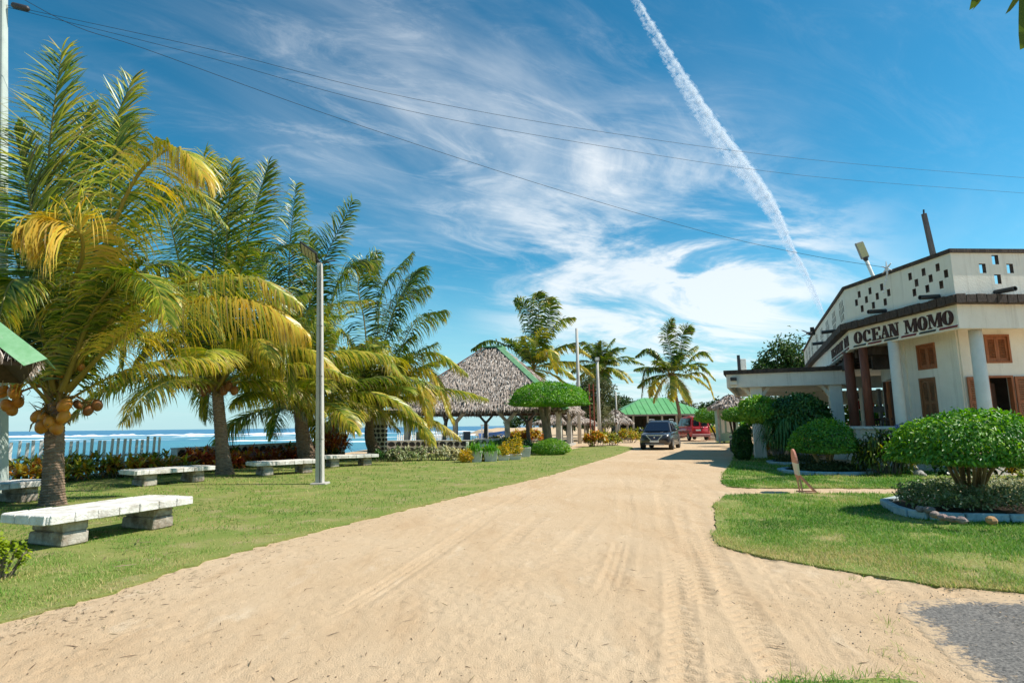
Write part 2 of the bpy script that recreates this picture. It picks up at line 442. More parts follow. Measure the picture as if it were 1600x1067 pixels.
PALM = LEAF('palm_leaf', [(0, (.012, .040, .007)), (.25, (.060, .125, .012)), (.48, (.22, .30, .025)), (.72, (.58, .50, .06)), (1, (.70, .46, .07))], rough=.36, trans=.34, spec=.5, stem=(.40, .30, .06))
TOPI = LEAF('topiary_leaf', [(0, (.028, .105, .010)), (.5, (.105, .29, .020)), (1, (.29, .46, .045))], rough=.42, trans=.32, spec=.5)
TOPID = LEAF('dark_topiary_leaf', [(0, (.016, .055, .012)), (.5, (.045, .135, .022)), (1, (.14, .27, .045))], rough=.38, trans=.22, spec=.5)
CROTON = LEAF('croton_leaf', [(0, (.026, .040, .012)), (.25, (.13, .20, .018)), (.5, (.50, .42, .03)), (.75, (.62, .22, .025)), (1, (.34, .045, .025))], rough=.4, trans=.25, spec=.4)
YELLOWLEAF = LEAF('yellow_croton_leaf', [(0, (.10, .14, .012)), (.4, (.40, .36, .02)), (1, (.75, .45, .02))], rough=.4, trans=.3, spec=.4)
OLIVE = LEAF('olive_leaf', [(0, (.035, .050, .015)), (.5, (.10, .12, .035)), (1, (.23, .22, .09))], rough=.55, trans=.25)
TREELEAF = LEAF('tree_leaf', [(0, (.014, .040, .010)), (.5, (.045, .10, .020)), (1, (.13, .20, .04))], rough=.45, trans=.25)
GRASS = LEAF('grass_blade', [(0, (.040, .115, .013)), (.42, (.125, .29, .034)), (.72, (.26, .36, .070)), (1, (.55, .43, .19))], rough=.55, trans=.32, spec=.25)

# ------------------------------------------------------------------ ground, road
def sand_material():
    m = bpy.data.materials.new('sand'); m.use_nodes = True
    nt = m.node_tree; L = nt.links.new; b = nt.nodes['Principled BSDF']
    b.inputs['Roughness'].default_value = .95; b.inputs['Specular IOR Level'].default_value = .12
    tc = N(nt, 'ShaderNodeTexCoord')
    def noise(scale, detail=6, rough=.6, vec=None, st=None):
        no = N(nt, 'ShaderNodeTexNoise'); no.inputs['Scale'].default_value = scale; no.inputs['Detail'].default_value = detail; no.inputs['Roughness'].default_value = rough
        if st:
            mp = N(nt, 'ShaderNodeMapping'); mp.inputs['Scale'].default_value = st; mp.inputs['Rotation'].default_value = (0, 0, .24)
            L(tc.outputs['Object'], mp.inputs[0]); L(mp.outputs[0], no.inputs['Vector'])
        else: L(tc.outputs['Object'], no.inputs['Vector'])
        return no.outputs['Fac']
    def ramp(f, lo, hi):
        mr = N(nt, 'ShaderNodeMapRange'); mr.inputs['From Min'].default_value = lo; mr.inputs['From Max'].default_value = hi; L(f, mr.inputs['Value']); return mr.outputs[0]
    def mix(f, a, bcol):
        x = N(nt, 'ShaderNodeMix', data_type='RGBA'); L(f, x.inputs[0])
        if isinstance(a, tuple): x.inputs[6].default_value = (*a, 1)
        else: L(a, x.inputs[6])
        x.inputs[7].default_value = (*bcol, 1); return x.outputs[2]
    c = mix(ramp(noise(.35, 5), .35, .65), (.55, .385, .232), (.60, .445, .288))
    c = mix(ramp(noise(1.3, 7, .65, st=(1.6, .35, 1)), .52, .78), c, (.49, .325, .185))
    c = mix(ramp(noise(7, 7, .7, st=(1.3, .5, 1)), .60, .80), c, (.44, .30, .18))
    c = mix(ramp(noise(48, 4), .58, .76), c, (.42, .285, .17))
    c = mix(ramp(noise(2.1, 5, .6, st=(1.5, .6, 1)), .60, .80), c, (.66, .52, .36))
    L(c, b.inputs['Base Color'])
    add = N(nt, 'ShaderNodeMath', operation='ADD'); L(noise(14, 8, .7), add.inputs[0]); L(noise(90, 3), add.inputs[1])
    bp = N(nt, 'ShaderNodeBump'); bp.inputs['Strength'].default_value = .65; bp.inputs['Distance'].default_value = .022
    L(add.outputs[0], bp.inputs['Height']); L(bp.outputs[0], b.inputs['Normal'])
    return m
SAND = sand_material()

COAST = [(-60, -10), (-24, 4.5), (-18.9, 12.6), (-15.7, 17.6), (-13.2, 21.4), (-10.3, 30.8), (-10.0, 45.8), (-5.2, 51.6), (-3.6, 60), (-5, 85), (-4, 120), (-6, 170), (-14, 230), (-16, 300), (8, 420), (60, 640), (500, 1500)]
def coast_ground():
    land = COAST + [(3000, 1500), (3000, -400), (-60, -400)]
    mb = MB()
    mb.add([(x, y, -.06) for x, y in land], [tuple(range(len(land)))])
    # the shore slope down to below the water
    off = []
    for i, (x, y) in enumerate(COAST):
        a = Vector(COAST[max(i - 1, 0)]); b = Vector(COAST[min(i + 1, len(COAST) - 1)]); d = (b - a).normalized()
        w = .25 if y < 50 else 6.
        off.append((x - d.y * w, y + d.x * w))
    vs = [(x, y, -.06) for x, y in COAST] + [(x, y, -2.6) for x, y in off]
    n = len(COAST)
    mb.add(vs, [(i, i + 1, n + i + 1, n + i) for i in range(n - 1)])
    o = mb.build('ground', SAND, fixn=True)
    bm = bmesh.new(); bm.from_mesh(o.data); bmesh.ops.triangulate(bm, faces=bm.faces)
    for f in bm.faces:
        if f.normal.z < 0: f.normal_flip()
    bm.to_mesh(o.data); bm.free()
    tag(o, 'pale sandy ground under the lawns, huts and road', kind='structure')
coast_ground()

def road_height(X, Y):
    h = .014 * (fbm(X * .55, Y * .35, 3, 4) - .5) + .011 * (fbm(X * 2.6, Y * 1.4, 5, 4) - .5) + .013 * (fbm(X * 11, Y * 9, 8, 3) - .5) * (.4 + 1.6 * vnoise(X * 1.1, Y * .8, 77)) + .012 * (fbm(X * 24, Y * 20, 9, 2) - .4) * (.3 + 1.5 * vnoise(X * 1.7, Y * 1.1, 78))
    # wheel tracks along the road with tread marks
    tr = [(-2.75, .05, .115), (-1.75, .00, .12), (-1.15, .16, .12), (-.52, -.05, .13), (.25, .10, .12), (.80, .02, .13), (1.28, -.12, .12), (1.95, .04, .13), (2.6, -.02, .12), (-3.3, .1, .12), (.52, -.3, .11), (-.1, .32, .11)]
    for i, (a, k, w) in enumerate(tr):
        c = a + (.235 + .07 * k) * Y + .16 * np.sin(Y * .35 + i * 1.7) + .004 * k * Y * Y * .4
        t = (X - c) / w
        win = np.exp(-(t ** 4))
        patch = np.clip((fbm(Y * .45 + i * 13, X * .2, 20 + i, 3) - .31) * 5, 0, 1)
        s = np.abs(t)
        tread = np.sin((Y + s * .06) / (.10 + .01 * (i % 3) + .004 * np.clip(Y - 5, 0, 12)) * 2 * PI) * np.clip(1 - np.abs(t) ** 3, 0, 1)
        tread2 = np.sin(t * 9) * .5
        kind = (i % 3 == 0)
        h = h + win * patch * (-.006 + (.017 * tread if not kind else .010 * tread2)) + .0055 * patch * np.exp(-((np.abs(t) - 1.3) / .25) ** 2)
    # a faint track that crosses the road
    cr_ = 7.9 + .10 * X + .02 * X * X
    h = h - .012 * np.exp(-((Y - cr_) / .05) ** 2) - .010 * np.exp(-((Y - cr_ - .35) / .05) ** 2)
    return h
def road():
    ny, nx = 600, 520
    Yr = 2.2 * np.exp(np.linspace(0, math.log(52 / 2.2), ny)); Xr = np.linspace(-1.02, 1.06, nx)
    Yg = np.repeat(Yr[:, None], nx, 1); Xg = Xr[None, :] * Yg
    fade = np.clip((34 - Yg) / 20, 0, 1) * .9 + .1
    Z = road_height(Xg, Yg) * fade
    e = np.minimum(np.minimum(np.arange(nx), np.arange(nx)[::-1])[None, :] / 12., 1) * np.minimum(np.minimum(np.arange(ny), np.arange(ny)[::-1])[:, None] / 12., 1)
    Z = Z * e - .075 * (1 - e)
    V = np.stack([Xg, Yg, Z], -1).reshape(-1, 3)
    i = np.arange(ny - 1)[:, None] * nx + np.arange(nx - 1)[None]; i = i.ravel()
    F = np.stack([i, i + 1, i + nx + 1, i + nx], 1)
    # only on the land side of the shore
    land = COAST + [(3000, 1500), (3000, -400), (-60, -400)]
    ok = inpoly(V[:, 0], V[:, 1], land); F = F[ok[F].all(1)]
    o = mesh_np('sand_road', V, [F], SAND, smooth=True)
    tag(o, 'sandy track with tyre marks running between the lawns', kind='structure')
road()

# ------------------------------------------------------------------ sea
def sea():
    m = bpy.data.materials.new('sea_water'); m.use_nodes = True
    nt = m.node_tree; L = nt.links.new; b = nt.nodes['Principled BSDF']
    b.inputs['Roughness'].default_value = .28; b.inputs['Specular IOR Level'].default_value = .28
    tc = N(nt, 'ShaderNodeTexCoord'); sp = N(nt, 'ShaderNodeSeparateXYZ'); L(tc.outputs['Object'], sp.inputs[0])
    def noise(st, detail=6, rough=.6, dist=0.):
        mp = N(nt, 'ShaderNodeMapping'); mp.inputs['Scale'].default_value = st; L(tc.outputs['Object'], mp.inputs[0])
        no = N(nt, 'ShaderNodeTexNoise'); no.inputs['Scale'].default_value = 1; no.inputs['Detail'].default_value = detail; no.inputs['Roughness'].default_value = rough; no.inputs['Distortion'].default_value = dist
        L(mp.outputs[0], no.inputs['Vector']); return no.outputs['Fac']
    def mr(f, a, b_, c=0., d=1.):
        x = N(nt, 'ShaderNodeMapRange'); x.inputs['From Min'].default_value = a; x.inputs['From Max'].default_value = b_; x.inputs['To Min'].default_value = c; x.inputs['To Max'].default_value = d; L(f, x.inputs['Value']); return x.outputs[0]
    def mix(f, a, c):
        x = N(nt, 'ShaderNodeMix', data_type='RGBA'); L(f, x.inputs[0])
        for s, q in ((6, a), (7, c)):
            if isinstance(q, tuple): x.inputs[s].default_value = (*q, 1)
            else: L(q, x.inputs[s])
        return x.outputs[2]
    def mul(a, c):
        x = N(nt, 'ShaderNodeMath', operation='MULTIPLY'); L(a, x.inputs[0])
        if isinstance(c, float): x.inputs[1].default_value = c
        else: L(c, x.inputs[1])
        return x.outputs[0]
    deep = mr(sp.outputs[1], 230, 420)
    c = mix(deep, (.055, .235, .30), (.012, .10, .26))
    c = mix(mr(noise((.012, .05, 1), 5), .45, .65), c, (.035, .17, .27))
    c = mix(mul(mr(noise((.05, .25, 1), 7, .65), .55, .75), .8), c, (.12, .33, .38))
    # foam lying in long bands over the reef
    foam = mr(noise((.010, .045, 1), 8, .68, .6), .56, .63)
    band = mul(mr(sp.outputs[1], 120, 170), mr(sp.outputs[1], 420, 330))
    c = mix(mul(foam, band), c, (.80, .84, .86))
    L(c, b.inputs['Base Color'])
    bp = N(nt, 'ShaderNodeBump'); bp.inputs['Strength'].default_value = .5; bp.inputs['Distance'].default_value = .6
    L(noise((.25, .6, 1), 7, .65), bp.inputs['Height']); L(bp.outputs[0], b.inputs['Normal'])
    mb = MB(); z = -1.6
    mb.add([(-60000, -400, z), (60000, -400, z), (60000, 60000, z), (-60000, 60000, z)], [(0, 1, 2, 3)])
    o = mb.build('sea', m); tag(o, 'blue sea with white breakers on the reef behind the picket fence', kind='structure')
    # breaking waves: long low ridges of foam with real height
    fm = M('surf_foam', (.86, .88, .89), (.72, .77, .80), rough=.9, scale=.5, bump=.4, bscale=1.5)
    rows = [(-340, -170, 330, 2.0), (-300, -210, 300, 1.6), (-205, -60, 318, 1.8), (-150, -95, 255, 1.2), (-95, -20, 290, 1.5), (-245, -205, 215, .9), (-60, 30, 340, 1.6), (-75, -45, 150, .7), (-50, -20, 128, .6), (-40, -6, 200, .9), (-420, -330, 360, 1.8), (-125, -100, 190, .7), (-180, -150, 205, .8)]
    V = []; F = []; off = 0
    for ri, (x0, x1, y0, hh) in enumerate(rows):
        n = int((x1 - x0) / .8) + 8; xs = np.linspace(x0, x1, n); s = np.linspace(0, 1, n)
        env = np.clip(np.minimum(s, 1 - s) * 6, 0, 1) * np.clip((fbm(xs * .05, xs * 0 + ri, 41 + ri, 3) - .22) * 3, .0, 1) * (.6 + .8 * vnoise(xs * .45, xs * 0 + ri * 3., 60 + ri))
        yy = y0 + 10 * (fbm(xs * .02, xs * 0, 50 + ri, 3) - .5)
        for j, (dy, dz) in enumerate(((-3.0, -.5), (-1.2, .75), (.2, 1.0), (2.6, -.5))):
            V.append(np.stack([xs, yy + dy * (.5 + hh * .4), -1.62 + hh * .46 * env * dz - .02], 1))
        for j in range(3):
            i = np.arange(n - 1) + off + j * n
            F.append(np.stack([i, i + 1, i + n + 1, i + n], 1))
        off += 4 * n
    o = mesh_np('breaking_waves', np.concatenate(V), F, fm, smooth=True)
    tag(o, 'long white breaking waves on the reef out at sea', kind='stuff')
sea()

# ------------------------------------------------------------------ lawns
LEFT_EDGE = [(-4.25, 4.0), (-4.06, 4.8), (-3.82, 5.38), (-3.65, 6.32), (-3.3, 7.65), (-2.5, 9.58), (-1.37, 12.33), (.9, 17.34), (4.91, 28.47), (7.4, 36.0), (7.9, 39.2)]
LAWNL = LEFT_EDGE + [(7.5, 41.5), (5.5, 41.8), (2.5, 33), (-7, 33), (-11, 30), (-13.2, 21), (-16, 16.5), (-19, 11), (-19, 2), (-5.0, 2.6)]
LAWNR1 = [(4.44, 12.40), (3.7, 11.0), (3.01, 8.91), (2.62, 7.9), (2.52, 7.45), (2.75, 6.87), (3.38, 6.06), (3.93, 5.51), (4.47, 5.30), (6.2, 5.0), (8, 4.7), (13, 4.5), (13, 12.0), (9.3, 12.15), (6.87, 12.5), (5.2, 12.6)]
LAWNR2 = [(10.3, 27.4), (8.4, 22.6), (6.15, 17.3), (5.27, 14.93), (5.12, 14.1), (5.5, 13.72), (6.87, 13.55), (9.79, 13.1), (14, 12.8), (14, 15.5), (12.6, 16.0), (12.2, 20.8), (10.4, 21.6), (12.5, 27.4)]
LAWNT = [(1.25, 3.2), (1.35, 3.52), (1.7, 3.60), (2.0, 3.63), (2.25, 3.58), (2.55, 3.40), (2.5, 3.1)]
LAWNS = [PZ(1118, 690).to_2d(), PZ(1128, 687).to_2d(), PZ(1150, 687).to_2d(), PZ(1150, 693).to_2d(), PZ(1125, 692).to_2d()]
LAWNBASE = M('lawn_soil', (.16, .22, .045), (.27, .26, .085), rough=.95, scale=.9, bump=.7, bscale=45, grime=(.36, .28, .15), gscale=1.6, glo=.52, ghi=.72, spec=.1)
def densify(poly, step, amp, seed):
    out = []
    r = random.Random(seed)
    for i in range(len(poly)):
        a = Vector(poly[i][:2]); b = Vector(poly[(i + 1) % len(poly)][:2]); n = max(1, int((b - a).length / step))
        for k in range(n):
            p = a.lerp(b, k / n); d = (b - a).normalized()
            out.append((p.x - d.y * r.uniform(-amp, amp), p.y + d.x * r.uniform(-amp, amp)))
    return out
def lawn(poly, label, seed, jit=.06, h=.018, blades=()):
    p = densify(poly, .12, jit, seed)
    n = len(p); cx = sum(q[0] for q in p) / n; cy = sum(q[1] for q in p) / n
    mb = MB()
    mb.add([(x, y, h) for x, y in p] + [(x, y, -.1) for x, y in p], [tuple(range(n))] + [(i, (i + 1) % n, n + (i + 1) % n, n + i) for i in range(n)])
    o = mb.build('lawn', LAWNBASE)
    bm = bmesh.new(); bm.from_mesh(o.data); bmesh.ops.triangulate(bm, faces=[f for f in bm.faces if len(f.verts) > 4]); bm.to_mesh(o.data); bm.free()
    tag(o, label, kind='structure')
    return p
def grass(poly, label, seed, n_near, hmul=1., dmin=2.5, dmax=36, xr=None, z=.012, hmin=0., edge=None):
    rng = np.random.default_rng(seed)
    xs = [q[0] for q in poly]; ys = [q[1] for q in poly]
    x0, x1, y0, y1 = min(xs), max(xs), max(min(ys), dmin), min(max(ys), dmax)
    # sample with density falling with distance squared: uniform in 1/Y and in X/Y
    N0 = n_near
    iv = rng.uniform(1 / y1, 1 / y0, N0); Y = 1 / iv
    a0, a1 = max(x0 / y0 if x0 < 0 else x0 / y1, -1.25), min(x1 / y0 if x1 > 0 else x1 / y1, 1.45)
    X = rng.uniform(a0, a1, N0) * Y
    k = inpoly(X, Y, poly); X = X[k]; Y = Y[k]
    pn = fbm(X * .8, Y * .8, seed, 4); bare = fbm(X * 1.7 + 5, Y * 1.7, seed + 3, 4)
    keep = rng.uniform(0, 1, len(X)) < np.clip((bare - .31) * 6, .14, 1); X = X[keep]; Y = Y[keep]; pn = pn[keep]; bare = bare[keep]
    dry = np.zeros(len(X))
    if edge is not None:                       # trodden, drier grass along the track
        d = np.full(len(X), 9.)
        for i in range(len(edge) - 1):
            a = np.array(edge[i][:2]); c = np.array(edge[i + 1][:2]); e = c - a
            t_ = np.clip(((X - a[0]) * e[0] + (Y - a[1]) * e[1]) / (e @ e), 0, 1); d = np.minimum(d, np.hypot(X - a[0] - t_ * e[0], Y - a[1] - t_ * e[1]))
        dry = np.clip(1 - d / (.35 + 1.1 * fbm(X * .9, Y * .6, seed + 9, 3)), 0, 1)
        k = rng.uniform(0, 1, len(X)) > dry * .45; X = X[k]; Y = Y[k]; pn = pn[k]; bare = bare[k]; dry = dry[k]
    n = len(X)
    X = X + rng.normal(0, .035, n); Y = Y + rng.normal(0, .035, n)
    sc = np.clip(Y / 9, .8, 2.6)
    P = np.stack([X, Y, np.full(n, z)], 1)
    az = rng.uniform(0, 2 * PI, n); el = rng.uniform(.5, 1.35, n)
    D = np.stack([np.cos(az) * np.cos(el), np.sin(az) * np.cos(el), np.sin(el)], 1)
    Wv = np.stack([-np.sin(az), np.cos(az), rng.uniform(-.3, .3, n)], 1)
    L = rng.uniform(.030, .068, n) * (.75 + pn * .7) * hmul * np.sqrt(sc) + hmin
    W = rng.uniform(.005, .009, n) * sc
    t = np.clip(.46 + (pn - .48) * 1.5 + rng.normal(0, .12, n) + np.where(bare < .36, .3, 0) + np.where(rng.uniform(0, 1, n) < .07, .38, 0) - np.where(rng.uniform(0, 1, n) < .15, .3, 0) + dry * .34, 0, 1)
    V, F, T = strips(P, D, Wv, L, W, rng.uniform(.1, .7, n), [1, .8, .05], t - .12, t + .1, rng=rng)
    o = mesh_np('grass', V, [F], GRASS, T)
    tag(o, label, kind='stuff')
pL = lawn(LAWNL, 'long green lawn with benches between the sea fence and the track', 1)
pR1 = lawn(LAWNR1, 'near green lawn with the stone ringed topiary right of the track', 2, .035)
pR2 = lawn(LAWNR2, 'shaded lawn strip in front of the restaurant', 3)
pT = lawn(LAWNT, 'small grass tuft at the near edge of the track', 4, .03)
pS = lawn(LAWNS, 'tiny far grass patch beside the restaurant porch', 5, .05)
grass(pL, 'short mown grass of the long seaside lawn', 21, 620000, dmax=42, edge=LEFT_EDGE)
grass(pR1, 'short mown grass of the near right lawn', 22, 520000, hmul=1.1, edge=LAWNR1[1:10])
grass(pR2, 'short mown grass of the strip before the restaurant', 23, 240000, hmul=1.1)
grass(pT, 'taller loose grass at the near edge of the track', 24, 14000, hmul=1.1, dmin=2.6)

# asphalt remnant, bottom right
def asphalt():
    m = bpy.data.materials.new('worn_asphalt'); m.use_nodes = True
    nt = m.node_tree; L = nt.links.new; b = nt.nodes['Principled BSDF']; b.inputs['Roughness'].default_value = .9; b.inputs['Specular IOR Level'].default_value = .2
    tc = N(nt, 'ShaderNodeTexCoord'); at = N(nt, 'ShaderNodeAttribute', attribute_name='tint')
    sp = N(nt, 'ShaderNodeSeparateColor'); L(at.outputs['Color'], sp.inputs[0])
    def noise(s, d=6, r=.65, st=(1, 1, 1)):
        mp = N(nt, 'ShaderNodeMapping'); mp.inputs['Scale'].default_value = st; L(tc.outputs['Object'], mp.inputs[0])
        no = N(nt, 'ShaderNodeTexNoise'); no.inputs['Scale'].default_value = s; no.inputs['Detail'].default_value = d; no.inputs['Roughness'].default_value = r; L(mp.outputs[0], no.inputs['Vector']); return no.outputs['Fac']
    def op(o, a, c):
        x = N(nt, 'ShaderNodeMath', operation=o)
        for i, q in enumerate((a, c)):
            if isinstance(q, float): x.inputs[i].default_value = q
            else: L(q, x.inputs[i])
        return x.outputs[0]
    f = op('ADD', sp.outputs[0], op('MULTIPLY', op('SUBTRACT', noise(2.2, 8, .75, (.6, 1.9, 1)), .5), 2.0))
    f = op('ADD', f, op('MULTIPLY', op('SUBTRACT', noise(26, 4), .5), 1.1))
    mr = N(nt, 'ShaderNodeMapRange'); mr.inputs['From Min'].default_value = .36; mr.inputs['From Max'].default_value = .58; L(f, mr.inputs['Value'])
    cr1 = N(nt, 'ShaderNodeMix', data_type='RGBA'); 
    g = N(nt, 'ShaderNodeMapRange'); g.inputs['From Min'].default_value = .35; g.inputs['From Max'].default_value = .7; L(noise(45, 3), g.inputs['Value'])
    L(g.outputs[0], cr1.inputs[0]); cr1.inputs[6].default_value = (.085, .080, .074, 1); cr1.inputs[7].default_value = (.28, .255, .225, 1)
    mx = N(nt, 'ShaderNodeMix', data_type='RGBA'); L(mr.outputs[0], mx.inputs[0]); mx.inputs[6].default_value = (.55, .395, .245, 1); L(cr1.outputs[2], mx.inputs[7])
    L(mx.outputs[2], b.inputs['Base Color'])
    bp = N(nt, 'ShaderNodeBump'); bp.inputs['Strength'].default_value = .9; bp.inputs['Distance'].default_value = .012; L(noise(70, 4), bp.inputs['Height']); L(bp.outputs[0], b.inputs['Normal'])
    poly = [(2.55, 3.2), (2.66, 3.55), (2.78, 3.95), (2.95, 4.45), (3.05, 4.85), (3.25, 5.12), (3.9, 5.18), (4.6, 5.1), (6.5, 4.8), (6.5, 3.0), (2.55, 2.8)]
    n = 110
    xs = np.linspace(2.3, 6.3, n); ys = np.linspace(2.7, 5.35, n); X, Y = np.meshgrid(xs, ys)
    d = np.full(X.shape, 9.)
    for i in range(len(poly)):
        a = np.array(poly[i]); c = np.array(poly[(i + 1) % len(poly)]); e = c - a
        t = np.clip(((X - a[0]) * e[0] + (Y - a[1]) * e[1]) / (e @ e), 0, 1)
        d = np.minimum(d, np.hypot(X - a[0] - t * e[0], Y - a[1] - t * e[1]))
    s = np.where(inpoly(X, Y, poly), d, -d)
    tint = np.clip(.30 + s * 1.9, 0, .86)
    Z = road_height(X, Y) + np.where(s > -.03, .005, -.03)
    V = np.stack([X, Y, Z], -1).reshape(-1, 3)
    i = (np.arange(n - 1)[:, None] * n + np.arange(n - 1)[None]).ravel()
    F = np.stack([i, i + 1, i + n + 1, i + n], 1)
    ok = (s.ravel()[F] > -.3).all(1)
    o = mesh_np('asphalt_patch', V, [F[ok]], m, tint.ravel(), smooth=True)
    tag(o, 'worn grey asphalt patch dusted with sand', kind='structure')
asphalt()

# litter: dry leaflets, twigs and bits on the sand
def litter():
    rng = np.random.default_rng(5)
    pts = []
    E = [Vector((x, y)) for x, y in LEFT_EDGE]
    for _ in range(1500):
        i = rng.integers(0, len(E) - 3); t = rng.uniform(); p = E[i].lerp(E[i + 1], t)
        d = (E[i + 1] - E[i]).normalized(); o = abs(rng.normal(0, .45)) + .02
        pts.append((p.x + d.y * o, p.y - d.x * o))
    for _ in range(1100):
        y = 1 / rng.uniform(1 / 16, 1 / 3.2); pts.append((rng.uniform(-.75, .62) * y, y))
    P = np.array(pts); n = len(P)
    z = road_height(P[:, 0], P[:, 1]) + .006
    P3 = np.concatenate([P, z[:, None]], 1)
    az = rng.uniform(0, 2 * PI, n); D = np.stack([np.cos(az), np.sin(az), rng.uniform(-.02, .12, n)], 1); W = np.stack([-np.sin(az), np.cos(az), rng.uniform(-.5, .5, n)], 1)
    L = np.where(rng.uniform(0, 1, n) < .25, rng.uniform(.04, .12, n), rng.uniform(.006, .025, n)); Wd = np.where(L > .05, rng.uniform(.003, .008, n), rng.uniform(.003, .012, n))
    V, F, T = strips(P3, D, W, L, Wd, rng.uniform(0, .12, n), [.4, 1, .7, .1], rng.uniform(0, .8, n), rng.uniform(0, .8, n), rng=rng)
    m = LEAF('litter', [(0, (.05, .035, .022)), (.5, (.16, .10, .055)), (.8, (.12, .12, .04)), (1, (.36, .26, .15))], rough=.9, trans=0)
    tag(mesh_np('leaf_litter', V, [F], m, T), 'dry leaf scraps and twigs scattered over the sand', kind='stuff')
    lx = rng.uniform(-12, -3, 700); ly = rng.uniform(6, 26, 700); k = inpoly(lx, ly, LAWNL); lx = lx[k]; ly = ly[k]; n = len(lx); az = rng.uniform(0, 2 * PI, n)
    V, F, T = strips(np.stack([lx, ly, np.full(n, .06)], 1), np.stack([np.cos(az), np.sin(az), rng.uniform(-.05, .2, n)], 1), np.stack([-np.sin(az), np.cos(az), rng.uniform(-.5, .5, n)], 1), rng.uniform(.05, .3, n), rng.uniform(.008, .022, n), rng.uniform(0, .3, n), [.4, 1, .7, .1], rng.uniform(.4, 1, n), rng.uniform(.5, 1, n), rng=rng)
    tag(mesh_np('fallen_leaflets', V, [F], m, T), 'brown fallen palm leaflets lying on the seaside lawn', kind='stuff')
    # loose gravel that spills from the broken asphalt on to the sand
    n = 2600; gx = rng.uniform(2.3, 5.6, n); gy = rng.uniform(3.1, 5.4, n); k = rng.uniform(0, 1, n) < np.where(gx > 2.9, .8, .35); gx = gx[k]; gy = gy[k]; n = len(gx)
    r = rng.uniform(.002, .006, n) * np.where(rng.uniform(0, 1, n) < .06, 1.8, 1)
    C_ = np.stack([gx, gy, road_height(gx, gy) + r * .5], 1)
    o8 = np.array([[1, 0, 0], [-1, 0, 0], [0, 1, 0], [0, -1, 0], [0, 0, 1], [0, 0, -1]], float)
    V = C_[:, None] + o8[None] * (r[:, None] * rng.uniform(.6, 1.4, (n, 6)))[:, :, None]
    fc = np.array([[0, 2, 4], [2, 1, 4], [1, 3, 4], [3, 0, 4], [2, 0, 5], [1, 2, 5], [3, 1, 5], [0, 3, 5]])
    tag(mesh_np('loose_gravel', V.reshape(-1, 3), [((np.arange(n) * 6)[:, None, None] + fc[None]).reshape(-1, 3)], M('gravel_stone', (.16, .13, .10), (.42, .34, .26), rough=.9, scale=9)), 'loose grey gravel spilling from the worn asphalt', kind='stuff')
    # a few green weeds on the sand near the asphalt
    pos = [PZ(1320, 915), PZ(1365, 925), PZ(1330, 905), PZ(1385, 972), PZ(1400, 1015), PZ(1420, 1030), PZ(1378, 1022), PZ(1400, 985)]
    P = []; 
    for p in pos:
        for _ in range(14): P.append((p.x + rng.normal(0, .05), p.y + rng.normal(0, .05), .0))
    for _ in range(120):
        p = PZ(rng.uniform(1215, 1450), 1058); P.append((p.x + rng.normal(0, .02), p.y + rng.normal(0, .03), .01))
    P = np.array(P); n = len(P); az = rng.uniform(0, 2 * PI, n); el = rng.uniform(.25, 1.3, n)
    D = np.stack([np.cos(az) * np.cos(el), np.sin(az) * np.cos(el), np.sin(el)], 1); W = np.stack([-np.sin(az), np.cos(az), 0 * az], 1)
    V, F, T = strips(P, D, W, rng.uniform(.025, .09, n), .004, rng.uniform(.1, .5, n), [.8, 1, .7, .1], rng.uniform(.5, .9, n), rng.uniform(.6, 1, n), rng=rng)
    tag(mesh_np('weeds', V, [F], GRASS, T), 'sparse wiry weeds growing through the sand by the asphalt', kind='stuff')
litter()
